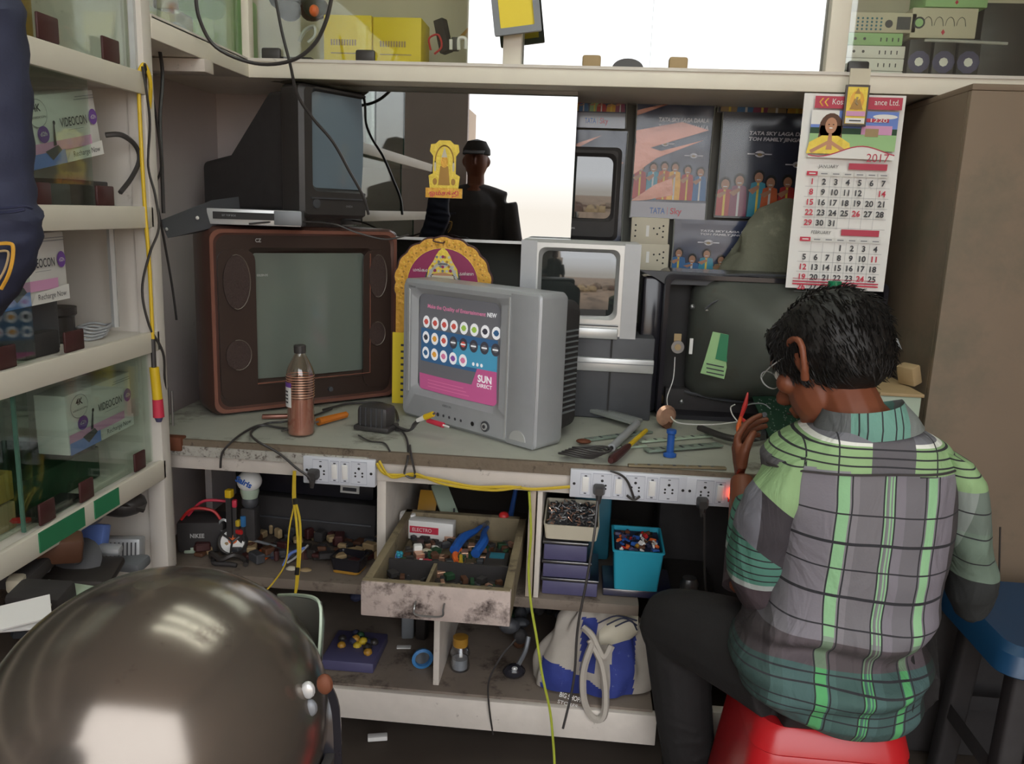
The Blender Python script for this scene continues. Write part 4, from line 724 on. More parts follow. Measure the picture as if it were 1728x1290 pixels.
m = MB(); a, b = at(1018, 670, Z=.80), at(1108, 690, Z=.80); m.box((a+b)/2+Vector((0, .03, .015)), ((b-a).length, .10, .035), 'tan', math.atan2(b.y-a.y, b.x-a.x), .012); one(m, 'folded_cloth', 'folded tan cloth on the bench below the silver strip', 'cloth')
def screwdriver(label, pa, pb, pc, hr, hm, sm, z=.795, group=None, st=.0035):
    a, b, c_ = at(*pa, Z=z), at(*pb, Z=z), at(*pc, Z=z); t = thing('screwdriver', label, 'screwdriver', (b.x, b.y, z-hr), 0, group)
    d = (b-a).normalized(); L_ = (b-a).length; m = MB()
    m.tube([a, a+d*L_*.15, a+d*L_*.5, a+d*L_*.85, b], hr, hm, 10, 5, [hr*.6, hr, hr*.95, hr*.8, hr*.5]); m.build('handle', t); m = MB(); m.cyl(b, c_, st, sm, None, 8); m.build('shaft', t); return t
screwdriver('screwdriver with dark red handle and yellow sleeve in front of the opened television', (1030, 778), (1062, 752), (1090, 727), .011, 'maroon', 'yellow', .80, None, .006)
m = MB(); a, b = at(1032, 756, Z=.80), at(1075, 715, Z=.80); m.cyl(a, b, .010, 'silverpl', None, 12).cyl(a, a-(b-a)*.1, .005, 'black', .004); one(m, 'solder_sucker', 'grey metal solder sucker lying beside the red and yellow screwdriver', 'tool')
p = at(1130, 770, Z=.782); m = MB(FR(p)); m.lathe([(.016, 0), (.016, .006), (.009, .010), (.009, .055), (.012, .058), (.012, .066), (.001, .066)], 'blue', 16); one(m, 'solder_spool', 'small upright blue plastic spool on the bench left of the hand', 'spool')
random.seed(11); m = MB(); base = at(975, 772, Z=.79)
for k in range(5):
    q = [base+Vector((math.cos(a)*.045+k*.008, math.sin(a)*.02+.01, .004+k*.004+.003*math.sin(a*2))) for a in [i/8*6.283 for i in range(9)]]; m.tube(q, .003, 'blackpl', 6, 4)
one(m, 'coiled_lead', 'bundled black mains lead at the bench edge right of the silver television', 'cable')
m = MB(); m.ell(at(985, 745, Z=.79), (.02, .014, .006), 'rust', 12, 6); one(m, 'brown_washer', 'small reddish brown disc lying right of the silver television corner', 'disc')
p = at(610, 655, Z=.785)
m = MB(FR((at(525, 700, Z=.786).x-.06, at(430, 700, Z=.786).y, .787), R(20))); m.box((0, 0, 0), (.12, .02, .010), 'maroonlt', bev=.003); one(m, 'trim_strip', 'loose pinkish brown trim strip lying under the large television front', 'strip')
# ================================================================== POWER STRIPS AND LEADS
def pstrip(label, px0, pz0, px1, pz1, mods):
    a, b = at(px0, pz0, Y=1.855), at(px1, pz1, Y=1.855); zt = (a.z+at(px1, pz0+ (px1-px0)*.075, Y=1.855).z)/2; zb = zt-.068
    t = thing('power_strip', label, 'power strip', ((a.x+b.x)/2, 1.87, zb), 0, 'power strips on the bench edge'); w_ = b.x-a.x
    MB().bb((a.x, 1.850, zb), (b.x, BY-.0085, zt), 'switchwh', .003).build('housing', t); X = FR((a.x, 1.850, zb)); x = .022; m0 = MB(X)
    for c_ in (.010, w_-.010): m0.disc(c_, .034, .0035, 'black', .0006, None, 10)
    m0.build('screw', t); tot = sum({'s': 1., 'k': 1.7, 'l': .8}[q] for q in mods); u = (w_-.04)/tot
    for q in mods:
        wd = u*{'s': 1., 'k': 1.7, 'l': .8}[q]; cx_ = x+wd/2
        if q == 's':
            m = MB(X); m.rect(cx_-wd*.42, .008, cx_+wd*.42, .060, 'switchln', .0006).rect(cx_-wd*.40, .009, cx_+wd*.40, .059, 'switchwh', .0010)
            m.box((cx_, -.0015, .034), (wd*.52, .004, .036), 'white', Matrix.Rotation(R(5), 4, 'X'), .0008); m.rect(cx_-.003, .053, cx_+.003, .056, 'ink', .0014).rect(cx_-.003, .011, cx_+.003, .0135, 'ink', .0014); m.build('switch', t)
        elif q == 'k':
            m = MB(X); m.rect(cx_-wd*.45, .006, cx_+wd*.45, .062, 'switchln', .0006).rect(cx_-wd*.44, .007, cx_+wd*.44, .061, 'switchwh', .0010)
            m.disc(cx_, .045, .0034, 'black', .0014, None, 10)
            for sx in (-1, 1): m.disc(cx_+sx*.0085, .034, .0026, 'black', .0014, None, 8).disc(cx_+sx*.0085, .026, .0026, 'black', .0014, None, 8)
            m.rect(cx_-.003, .056, cx_+.003, .058, 'ink', .0014).rect(cx_-.003, .011, cx_+.003, .013, 'ink', .0014); m.build('socket', t)
        else:
            m = MB(X); m.box((cx_+.004, -.006, .036), (.016, .014, .026), 'led', bev=.003).box((cx_+.004, -.002, .020), (.018, .006, .010), 'red', bev=.001); m.build('indicator_lamp', t)['label'] = 'glowing red indicator lamp'
        x += wd
    return t
pstrip('short white power strip at the left with one socket free and two switches', 512, 768, 634, 820, 'kssk')
pstrip('long white power strip with six modules under the silver television', 963, 790, 1157, 855, 'sksksk')
pstrip('white power strip at the right with glowing red indicator lamp', 1158, 803, 1250, 865, 'ksl')
def plug(label, px, py, down=True, lead=None, Y=1.845):
    p = at(px, py, Y=Y); t = thing('mains_plug', label, 'plug', p); m = MB(); m.rings([[(p.x+x*k, y, p.z+z*k) for x, z in rrect(.026, .024, .006, 4)] for y, k in ((1.849, 1), (1.838, 1.05), (1.822, .7))], 'blackpl'); m.cyl((p.x, 1.832, p.z-.006), (p.x, 1.828, p.z-.030), .009, 'blackpl', .004, 10); m.build('plug_body', t)
    if lead: MB().tube([(p.x, 1.828, p.z-.028)]+lead, .003, 'blackpl').build('lead', t)
plug('black plug with its lead looping left in the short power strip', 530, 800, True, [at(520, 805, Y=1.82), at(500, 790, Y=1.82), at(470, 765, Y=1.83), at(430, 742, Y=1.84), at(425, 728, Z=.785), at(450, 715, Z=.786), at(480, 712, Z=.79), at(520, 705, Z=.787), at(560, 690, Z=.787)])
plug('black plug with its lead hanging straight down in the long power strip', 1011, 826, True, [at(1008, 850, Y=1.82), at(1003, 900, Y=1.8), at(990, 980, Y=1.79), at(975, 1060, Y=1.79), at(968, 1150, Y=1.79), at(950, 1230, Y=1.78)])
plug('black plug in the right-hand power strip near the red lamp', 1185, 848, True, [at(1189, 875, Y=1.82), at(1189, 960, Y=1.82), at(1195, 1010, Y=1.84), at(1215, 1030, Y=1.9)])
p = at(1072, 838, Y=1.84); t = thing('flat_hook_plug', 'thin dark twin plug dangling from the middle of the long power strip', 'plug', p)
MB().tube([at(1058, 836, Y=1.84), at(1065, 842, Y=1.838), at(1072, 843, Y=1.838), at(1080, 838, Y=1.84)], .003, 'blackpl').build('plug_body', t); MB().tube([at(1030, 795, Y=1.84), at(1048, 802, Y=1.835), at(1060, 815, Y=1.835), at(1070, 842, Y=1.838)], .003, 'blackpl').build('lead', t)
cable('black_lead', 'thin black lead looping over the bench edge left of the oil bottle', [at(372, 790, Y=1.83), at(375, 765, Y=1.83), at(392, 745, Y=1.84), at(415, 728, Z=.785), at(440, 718, Z=.788), at(470, 722, Z=.785), at(520, 728, Z=.785)], .003, 'blackpl')
cable('black_lead', 'black lead running behind the oil bottle to the adapter', [at(545, 692, Z=.787), at(580, 683, Z=.787), at(610, 680, Z=.787), at(640, 680, Z=.787), at(665, 690, Z=.787), at(672, 710, Z=.789)], .0035, 'blackpl')
cable('black_lead', 'pair of black leads dropping from the adapter over the bench front', [at(660, 715, Z=.788), at(680, 730, Z=.787), at(688, 748, Z=.787), at(688, 775, Y=1.85), at(683, 800, Y=1.84), at(700, 805, Y=1.84), at(694, 770, Y=1.845), at(692, 752, Z=.787)], .0028, 'blackpl')
cable('black_lead', 'short thin black lead curling in front of the adapter', [at(605, 735, Z=.785), at(625, 745, Z=.785), at(648, 748, Z=.785), at(658, 762, Z=.783)], .0022, 'blackpl')
cable('yellow_wiring', 'bunch of yellow wires strung under the bench edge above the drawer', [at(636, 782, Y=1.85), at(650, 800, Y=1.845), at(690, 803, Y=1.845), at(740, 810, Y=1.845), at(800, 822, Y=1.845), at(860, 822, Y=1.845), at(900, 826, Y=1.85), at(962, 822, Y=1.85)], .004, 'yellowcab', 'wire', 'yellow wires under the bench edge')
cable('yellow_wiring', 'second yellow wire twisting below the first above the drawer', [at(640, 778, Y=1.85), at(660, 806, Y=1.84), at(700, 800, Y=1.84), at(750, 818, Y=1.84), at(830, 828, Y=1.84), at(880, 822, Y=1.84)], .003, 'yellowcab', 'wire', 'yellow wires under the bench edge')
for k, dx in enumerate((0, 6)):
    cable('yellow_wire', ['yellow wire hanging by the short power strip, left strand', 'yellow wire hanging by the short power strip, right strand'][k], [at(496+dx*.3, 795, Y=1.84), at(495+dx*.5, 840, Y=1.83), at(500+dx, 880, Y=1.80), at(503+dx*.6, 930, Y=1.78), at(500+dx*.3, 985, Y=1.77), at(498, 1003, Y=1.77)], .0032, 'yellowcab', 'wire', 'yellow wires hanging left')
cable('yellow_wire', 'thin yellow wire branching down-left from the hanging pair', [at(496, 855, Y=1.83), at(488, 895, Y=1.80), at(482, 950, Y=1.78), at(460, 985, Y=1.77), at(445, 1000, Y=1.76)], .002, 'yellowcab', 'wire', 'yellow wires hanging left')
one(MB().tube([at(498, 842, Y=1.828), at(499, 852, Y=1.822)], .007, 'black'), 'insulating_tape', 'black tape binding high on the hanging yellow wires', 'tape')
one(MB().tube([at(502, 958, Y=1.772), at(501, 970, Y=1.77)], .006, 'black'), 'insulating_tape', 'black tape binding at the bottom of the hanging yellow wires', 'tape')
cable('yellow_green_wire', 'long yellow-green wire hanging down past the drawer to the floor', [at(893, 830, Y=1.84), at(896, 900, Y=1.83), at(892, 960, Y=1.83), at(896, 1020, Y=1.81), at(906, 1080, Y=1.78), at(915, 1140, Y=1.77), at(928, 1200, Y=1.77), at(934, 1260, Y=1.77), at(936, 1300, Y=1.76)], .0032, 'ygreen', 'wire')
cable('black_lead', 'thin dark lead sagging over the bottom rail below the bag', [at(870, 1080, Y=1.86), at(845, 1110, Y=1.83), at(825, 1150, Y=1.82), at(825, 1190, Y=1.82), at(832, 1240, Y=1.84)], .0025, 'blackpl')
# cables by the showcase post and up to the cabinet
cable('black_lead', 'long black cable hanging down the left wall beside the showcase post', [at(262, -20, Y=2.0), at(262, 40, Y=2.0), at(274, 120, Y=1.98), at(270, 200, Y=1.95), at(273, 280, Y=1.93), at(276, 360, Y=1.92)], .0045, 'blackpl')
cable('black_lead', 'thin black cable twisting beside the yellow cord and bulging across the post', [at(240, 112, Y=1.76), at(248, 160, Y=1.77), at(253, 210, Y=1.78), at(250, 280, Y=1.78), at(262, 330, Y=1.78), at(268, 385, Y=1.77), at(252, 430, Y=1.75), at(240, 490, Y=1.74), at(252, 550, Y=1.75), at(275, 595, Y=1.78), at(278, 640, Y=1.80), at(282, 700, Y=1.83)], .0028, 'blackpl')
cable('black_lead', 'thin black cable from the wall down behind the set-top box', [at(244, 108, Y=1.77), at(262, 190, Y=1.85), at(272, 280, Y=1.88), at(262, 320, Y=1.9), at(276, 400, Y=1.95), at(290, 480, Y=1.98), at(298, 540, Y=2.0)], .003, 'blackpl')
cable('coaxial_cable', 'black cable drooping from the ceiling in front of the corner of the wall cabinet', [at(330, -20, Y=2.0), at(336, 30, Y=2.0), at(365, 80, Y=2.02), at(430, 107, Y=2.05), at(490, 103, Y=2.06), at(530, 75, Y=2.06), at(552, 30, Y=2.05), at(562, -20, Y=2.04)], .0048, 'blackpl')
cable('coaxial_cable', 'black cable falling across the screen of the topmost television', [at(462, -20, Y=2.1), at(475, 50, Y=2.1), at(490, 110, Y=2.1), at(502, 160, Y=2.12), at(528, 200, Y=2.15), at(562, 240, Y=2.18), at(590, 290, Y=2.2), at(612, 330, Y=2.22), at(622, 362, Y=2.24)], .0042, 'blackpl')
cable('black_lead', 'thin dark lead lying along the top of the large television', [at(420, 378, Y=2.1), at(480, 374, Y=2.16), at(560, 378, Y=2.28), at(600, 392, Y=2.30), at(650, 404, Y=2.33), at(690, 396, Y=2.36)], .0025, 'blackpl')
cable('dark_hose', 'black hose curving out of the second compartment over the showcase post', [at(178, 228, Y=1.70), at(205, 228, Y=1.72), at(228, 245, Y=1.75), at(235, 270, Y=1.76), at(222, 300, Y=1.74), at(203, 325, Y=1.70)], .0055, 'blackpl', 'cable')
t = thing('test_lead', 'yellow cord hanging on the showcase post, ending in a yellow and red handle', 'cable', at(264, 705, Y=1.76))
MB().tube([at(252, 185, Y=1.80), at(254, 140, Y=1.79), at(246, 112, Y=1.78), at(239, 112, Y=1.77), at(234, 135, Y=1.765), at(237, 220, Y=1.76), at(243, 330, Y=1.757), at(252, 450, Y=1.757), at(257, 555, Y=1.757), at(258, 575, Y=1.757)], .0042, 'yellow', 8).build('cord', t)
MB().tube([at(258, 572, Y=1.757), at(260, 622, Y=1.757)], .0055, 'blackpl', 8).build('strain_relief', t)
MB().cyl(at(260, 620, Y=1.757), at(266, 674, Y=1.757), .0105, 'yellow', .011, 14).build('yellow_grip', t)
MB().cyl(at(266, 674, Y=1.757), at(268, 704, Y=1.757), .0115, 'redtxt', .0125, 14).cyl(at(268, 704, Y=1.757), at(268, 712, Y=1.757), .010, 'purplebox', .006, 12).build('red_grip', t)
one(MB().cyl(at(282, 655, Y=1.85), at(284, 718, Y=1.85), .003, 'steel', None, 8).cyl(at(290, 660, Y=1.85), at(292, 719, Y=1.85), .003, 'steel', None, 8), 'metal_prongs', 'two thin metal prongs hanging right of the yellow and red handle', 'prongs')
one(MB().tube([at(273, 740, Y=1.82), at(278, 775, Y=1.82), at(283, 803, Y=1.82)], .004, 'vase', 6, 5, [.002, .006, .001]), 'steel_pick', 'dark pointed blade hanging at the bench corner below the yellow handle', 'tool')
# ================================================================== WHITE CARTONS IN THE SHOWCASE
def carton(label, cs, zz, group='white recharge cartons behind the showcase glass', clip=None):
    """cs: pixel corners tl,tr,br,bl on the showcase face"""
    tl, tr, br, bl = [at(x, y, X=XF-.028) for x, y in cs]
    y0, y1 = (tl.y+bl.y)/2, (tr.y+br.y)/2; H = ((tl.z-bl.z)+(tr.z-br.z))/2; W_ = y1-y0; dz = (tr.z-tl.z); roll = -math.atan2(dz, W_)
    t = thing('white_carton', label, 'carton', (XF-.028, (y0+y1)/2, min(bl.z, br.z)), R(90), group); X = Matrix.Translation((XF-.028, y0, bl.z)) @ Matrix.Rotation(R(90), 4, 'Z') @ Matrix.Rotation(roll, 4, 'Y')
    MB(X).box((W_/2, .035, H/2), (W_, .066, H), 'paper', bev=.002).build('box', t)
    m = MB(X); L = -.0; LL = .0005-L
    q0 = .0
    def P(*a, **k): pass
    m.rect(0, 0, W_*.45, H*.20, 'bluep', LL); m.rect(0, H*.19, W_*.85, H*.34, 'pinkp', LL-.0002); m.poly([(W_*.45, 0), (W_*.52, H*.16), (W_, H*.22), (W_, 0)], 'paper', LL+.0002)
    m.text('Recharge Now', W_*.55, H*.06, .011, 'ink', LL+.0005, W_*.4); m.build('coloured_print', t)
    m = MB(X); m.text('VIDEOCON', W_*.44, H*.52, .017, 'ink', LL+.0004, W_*.38, bold=.01); m.disc(W_*.92, H*.60, W_*.062, 'purple', LL+.0004, H*.12, 20); m.text('d2h', W_*.92, H*.57, .008, 'white', LL+.001, W_*.075, 'CENTER'); m.rect(W_*.54, H*.46, W_*.76, H*.467, 'greytxt', LL+.0004); m.rect(W_*.70, H*.92, W_*.98, H*.93, 'greytxt', LL+.0004).rect(W_*.68, H*.88, W_*.98, H*.89, 'greytxt', LL+.0004)
    m.disc(W_*.17, H*.76, W_*.125, 'greytxt', LL+.0002, H*.20, 24).disc(W_*.17, H*.76, W_*.12, 'paper', LL+.0004, H*.19, 24).text('4K', W_*.17, H*.79, .013, 'ink', LL+.0008, W_*.10, 'CENTER', bold=.03); m.text('VIDEOCON', W_*.17, H*.69, .004, 'ink', LL+.0008, W_*.2, 'CENTER')
    m.disc(W_*.20, H*.46, W_*.075, 'purple', LL+.0006, H*.12, 20); m.text('d2h', W_*.20, H*.44, .008, 'white', LL+.001, W_*.085, 'CENTER'); m.build('brand_lettering', t)
    m = MB(X); m.poly([(W_*.18, H*.22), (W_*.36, H*.28), (W_*.40, H*.20), (W_*.26, H*.08)], 'darkgrey', LL+.001); m.poly([(W_*.30, H*.28), (W_*.34, H*.28), (W_*.36, H*.60), (W_*.345, H*.60)], 'ink', LL+.001); m.disc(W_*.355, H*.60, .004, 'ink', LL+.001); m.build('device_picture', t)
    return t
carton('white recharge carton topmost of three, behind the second-highest pane', [(45, 166), (170, 153), (178, 262), (60, 288)], 0)
carton('white recharge carton half hidden behind the navy sleeve', [(-16, 398), (108, 388), (119, 498), (-10, 530)], 0)
carton('white recharge carton lowest of three, leaning behind the bottom pane', [(112, 667), (220, 625), (226, 712), (120, 770)], 0)
# supports and darker stock behind the cartons
def clut(name, label, cat, px, py, X, size, mt, rz=0., bev=.006, up=0., group=None, extra=None):
    p = at(px, py, X=X); m = MB(FR((p.x-.0, p.y, p.z), rz)); m.box((-size[0]/2, 0, size[2]/2+up), size, mt, bev=bev)
    if extra: extra(m, size)
    return one(m, name, label, cat, group)
def shelfbox(name, label, cat, y0, y1, z, h, depth, mt, x=-.10, bev=.003, deco=None, group=None):
    m = MB(); m.bb((XF+x-depth, y0, z+.001), (XF+x, y1, z+h), mt, bev)
    if deco: deco(m, XF+x+.0006, y0, y1, z, h)
    return one(m, name, label, cat, group)
def yat(px, X=XF-.1): return at(px, 400, X=X).y
def lbl(col='white'): return lambda m, x, y0, y1, z, h: m.bb((x-.0004, y0+(y1-y0)*.2, z+h*.35), (x, y0+(y1-y0)*.7, z+h*.7), col)
# compartment 2 (z 1.325): dark stock under the carton
shelfbox('dark_carton', 'low dark box under the topmost white carton', 'box', 1.36, 1.56, 1.325, .045, .2, 'darkgrey', -.03)
shelfbox('dark_carton', 'dark red-brown box at the left of the second shelf', 'box', 1.20, 1.345, 1.325, .060, .2, 'maroon', -.03)
shelfbox('parts_tray', 'dark parts tray at the post end of the second shelf', 'tray', 1.58, 1.74, 1.325, .055, .25, 'vase', -.06)
for k in range(5):
    z = 1.327; shelfbox('cable_box', ['grey carton in the back row of the second shelf, '+s_ for s_ in ('far left', 'left of middle', 'in the middle', 'right of middle', 'by the post')][k], 'box', .75+k*.2, .93+k*.2, z, .15+.03*(k % 2), .2, ['darkgrey', 'vase', 'silverdk', 'darkgrey', 'vase'][k], -.45, group='grey cartons at the back of the second shelf')
# compartment 3 (z 1.05): teal clutter
shelfbox('grey_reel_box', 'dark grey box right of the half-hidden white carton', 'box', 1.46, 1.54, 1.05, .135, .22, 'darkgrey', -.06)
m = MB(FR((XF-.12, 1.62, 1.052))); m.lathe([(.001, 0), (.045, 0), (.045, .012), (.035, .02), (.035, .05), (.04, .055), (.04, .07), (.001, .07)], 'vase', 18); one(m, 'cable_reel', 'dark round cable reel by the post on the third shelf', 'reel')
m = MB(); random.seed(4)
for k in range(4): c_ = Vector((XF-.08, 1.665+k*.008, 1.056+k*.006)); m.tube([c_+Vector((math.cos(a)*.03, math.sin(a)*.045, .003*math.sin(3*a))) for a in [i/8*6.283 for i in range(9)]], .003, 'silverpl', 5, 4)
one(m, 'wire_coil', 'loose coil of grey wire at the post end of the third shelf', 'wire')
shelfbox('dark_pad', 'black block at the front of the third shelf near the post', 'box', 1.40, 1.50, 1.05, .045, .06, 'blackmat', -.035)
shelfbox('red_box', 'dark red box at the far left of the third shelf', 'box', 1.02, 1.22, 1.05, .055, .08, 'maroon', -.035)
for k in range(6): shelfbox('remote_control', 'remote control on the third shelf, '+('leftmost of six', 'second of six from the left', 'third of six from the left', 'third of six from the right', 'second of six from the right', 'rightmost of six')[k], 'remote control', 1.02+k*.065, 1.07+k*.065, 1.05, .022+.03*(k % 3), .17, ['blackpl', 'darkgrey', 'tealdk', 'blackpl', 'silverdk', 'tealdk'][k], -.14, .006, group='remote controls on the third shelf')
# compartment 4 (z .745)
yel = lbl('white')
shelfbox('yellow_carton', 'yellow carton with white label on the fourth shelf, upper of two', 'carton', 1.20, 1.36, .80, .055, .16, 'boxyellow', -.05, deco=yel)
shelfbox('yellow_carton', 'yellow carton under the labelled one on the fourth shelf', 'carton', 1.18, 1.36, .745, .052, .18, 'tan', -.05)
shelfbox('green_board', 'dark green board lying flat right of the yellow cartons', 'board', 1.40, 1.66, .745, .07, .22, 'greendk', -.07)
shelfbox('black_stand', 'black box carrying the lowest white carton', 'box', 1.38, 1.52, .745, .012, .05, 'blackmat', -.02)
m = MB(FR((XF-.10, 1.62, .817))); m.lathe([(.001, 0), (.04, 0), (.045, .02), (.03, .04), (.001, .042)], 'blackmat', 18); one(m, 'camera_head', 'black rounded device sitting on the dark green board', 'device')
cable('red_cable', 'red cable curving along the left end of the fourth shelf', [(XF-.06, 1.15, .75), (XF-.05, 1.24, .79), (XF-.06, 1.32, .77), (XF-.04, 1.38, .752)], .006, 'red')
for k in range(4): shelfbox('hardware_box', 'dark carton high in the fourth compartment, '+('leftmost', 'second from left', 'third from left', 'rightmost')[k], 'box', .95+k*.17, 1.10+k*.17, .746, .17+.03*(k % 2), .2, ['vase', 'brown', 'darkgrey', 'vase'][k], -.40, group='dark cartons at the back of the fourth shelf')
# top compartment (z 1.605)
shelfbox('green_bag', 'olive packet in the top compartment', 'packet', 1.48, 1.60, 1.605, .20, .1, 'umbergold', -.10, .02)
shelfbox('glass_jar_box', 'pale jar box beside the olive packet in the top compartment', 'box', 1.30, 1.44, 1.605, .09, .12, 'palegreen', -.08, .01)
# bottom area z .43: heap of small appliances
random.seed(9)
Z5 = .431
def P5(px, py, z): return at(px, py, Z=z)
m = MB(FR(at(205, 930, Y=1.68)-Vector((0, 0, .03)), R(10), R(-10))); m.box((0, 0, .03), (.09, .04, .06), 'silverpl', bev=.005)
for k in range(9): m.box((-.036+k*.009, -.0205, .03), (.003, .002, .044), 'darkgrey')
one(m, 'vent_grille', 'light grey slotted plastic grille in the bottom heap beside the white panel', 'grille')
one(MB(FR(at(158, 905, Y=1.6)-Vector((0, 0, .02)), R(0), R(-20))).box((0, 0, .02), (.05, .03, .05), 'bluep', bev=.004), 'blue_block', 'small blue plastic block left of the slotted grille', 'block')
m = MB(FR(at(205, 850, Y=1.7), R(15))); m.ell((0, 0, 0), (.055, .04, .03), 'blackpl', 14, 8).tube([(-.05, 0, 0), (0, -.03, .01), (.05, -.01, -.01)], .01, 'vase'); one(m, 'black_adapter_tangle', 'tangle of black adapters at the top of the bottom heap', 'adapter')
m = MB(FR(at(150, 860, Y=1.55), R(15), R(20))); m.ell((0, 0, 0), (.03, .02, .04), 'silverdk', 12, 8); one(m, 'grey_receiver', 'grey rounded receiver left of the black adapter tangle', 'device')
m = MB(FR(at(135, 930, Y=1.52)-Vector((0, 0, .02)), R(15), R(60))); m.lathe([(.001, 0), (.04, 0), (.045, .012), (.03, .02), (.012, .022), (.012, .03), (.001, .03)], 'darkgrey', 20); one(m, 'grey_dish', 'round dark grey speaker cone facing out of the bottom heap', 'speaker')
spec = [('adapter', 'grey block adapter at the right end of the bottom heap, near the post', 218, 950, 1.66, (.08, .05, .025), 'silverdk', -5), ('adapter', 'pale small adapter on top of the round speaker cone', 185, 928, 1.58, (.05, .03, .02), 'silverpl', 10), ('brown_case', 'tilted brown case rising at the left of the bottom heap', 90, 925, 1.4, (.10, .05, .05), 'brown', 35), ('pale_case', 'pale grey rounded case beside the tilted brown case', 112, 900, 1.45, (.045, .04, .05), 'silverpl', 20), ('black_case', 'flat black case low at the far left of the heap', 20, 960, 1.35, (.12, .10, .03), 'blackmat', 5), ('grey_case', 'small light grey case in the middle of the heap', 62, 950, 1.45, (.05, .04, .035), 'silverdk', 40), ('white_plug_block', 'small white plug block at the left of the heap', 28, 985, 1.3, (.03, .03, .03), 'cream', 15), ('brown_plate', 'dark brown plate under the round speaker cone', 130, 965, 1.5, (.16, .10, .02), 'vase', 12), ('green_plate', 'pale green plate sticking out behind the helmet', 110, 1000, 1.25, (.12, .05, .008), 'palegreen', -10), ('black_brush', 'black bristly block just above the helmet', 70, 1010, 1.2, (.09, .06, .04), 'blackmat', 5)]
for n_, lb, px, py, y, sz, mt, rz in spec: p = at(px, py, Y=y); one(MB(FR(p, R(rz), R(8), R(rz*.2))).box((0, 0, 0), sz, mt, bev=.008), n_, lb, n_.replace('_', ' ').split()[-1])
m = MB(FR(at(20, 1045, Y=1.1), R(20), R(20))); m.box((0, 0, 0), (.10, .05, .004), 'paper', bev=.001).box((.02, 0, .012), (.07, .05, .003), 'white', R(15)); one(m, 'folded_papers', 'crumpled white papers at the left edge above the helmet', 'papers')
shelfbox('scrap_crate', 'dark open crate of scrap low in the showcase', 'crate', .6, 1.5, .0, .395, .6, 'vase', -.15)
m = MB(); random.seed(21)
for k in range(60): m.box((XF-random.uniform(.05, .5), random.uniform(.9, 1.75), .434+random.uniform(0, .05)), (random.uniform(.02, .05), random.uniform(.02, .05), random.uniform(.01, .03)), random.choice(['vase', 'blackmat', 'darkgrey', 'brown', 'blackpl']), Matrix.Rotation(random.uniform(0, 3), 4, 'Z') @ Matrix.Rotation(random.uniform(-.4, .4), 4, 'X'), .003, 1)
one(m, 'scrap_parts', 'heap of small dark scrap parts under the bigger pieces on the bottom shelf', 'scrap', None, 'stuff')
# ================================================================== CONTENTS OF THE WALL CABINET
ZC = CZ1-.011
def cbox(name, label, cat, px0, px1, ptop, mt, Y=2.42, z0=ZC, dep=.12, deco=None, group=None, bev=.003):
    a, b = at(px0, 60, Y=Y), at(px1, 60, Y=Y); zt = at((px0+px1)/2, ptop, Y=Y).z; m = MB(); m.bb((a.x, Y, z0), (b.x, Y+dep, zt), mt, bev)
    if deco: m.xf = FR((a.x, Y, z0)); deco(m, b.x-a.x, zt-z0)
    one(m, name, label, cat, group); return zt
def ydeco(m, w_, h_):
    for i in range(10): m.rect(w_*(.15+i*.055), h_*.45, w_*(.15+i*.055)+w_*.035, h_*.56, 'tan', .0006)
    m.rect(w_*.15, h_*.30, w_*.8, h_*.32, 'tan', .0006)
cbox('yellow_box', 'bright yellow box behind the cabinet glass, left of the pair', 'box', 546, 627, 25, 'yellowbox', deco=ydeco, group='yellow boxes in the wall cabinet')
cbox('yellow_box', 'bright yellow box behind the cabinet glass, right of the pair', 'box', 629, 711, 29, 'yellowbox', deco=ydeco, group='yellow boxes in the wall cabinet')
def stb(m, w_, h_):
    m.disc(w_*.12, h_*.5, h_*.12, 'ink', .0006, None, 8).disc(w_*.28, h_*.5, h_*.12, 'ink', .0006, None, 8)
    for i in range(4): m.rect(w_*(.55+i*.1), h_*.3, w_*(.57+i*.1), h_*.6, 'ink', .0006)
zz = ZC; nm = ['lowest', 'second from bottom', 'third from bottom', 'fourth from bottom']
a, b = at(1432, 60, Y=2.42), at(1531, 60, Y=2.42)
for i in range(4):
    m = MB(); hh = .032; m.bb((a.x, 2.42, zz), (b.x-(.01 if i == 3 else 0), 2.58, zz+hh-.001), 'white' if i < 3 else 'greenlt', .002); m.xf = FR((a.x, 2.42, zz)); stb(m, b.x-a.x, hh); one(m, 'set_top_box', 'white boxed unit in the stack beside the cabinet post, '+nm[i], 'set-top box', 'stacked white units in the wall cabinet'); zz += hh
m = MB(); m.bb((a.x, 2.42, zz), (b.x+.02, 2.58, zz+.05), 'cream', .002); m.xf = FR((a.x, 2.42, zz))
for i in range(6):
    for j in range(4): m.disc(.02+i*.012, .008+j*.009, .003, 'tealdk', .0006, None, 6)
m.disc(.10, .022, .01, 'ink', .0006).rect(.12, .008, .155, .04, 'darkgrey', .0006); one(m, 'mixer_unit', 'pale unit full of round buttons on top of the white stack', 'amplifier')
for i in range(3):
    px0 = 1537+i*42; cbox('black_power_unit', 'black unit at the cabinet bottom right of the white stack, '+('left of three', 'middle of three', 'right of three')[i], 'power unit', px0, px0+38, 66, 'blackpl' if i < 2 else 'blackmat', Y=2.42, deco=lambda m, w_, h_: (m.disc(w_*.5, h_*.5, h_*.25, 'purplebox', .0006, None, 10), m.disc(w_*.5, h_*.5, h_*.1, 'white', .0009, None, 8)), group='black units in the wall cabinet')
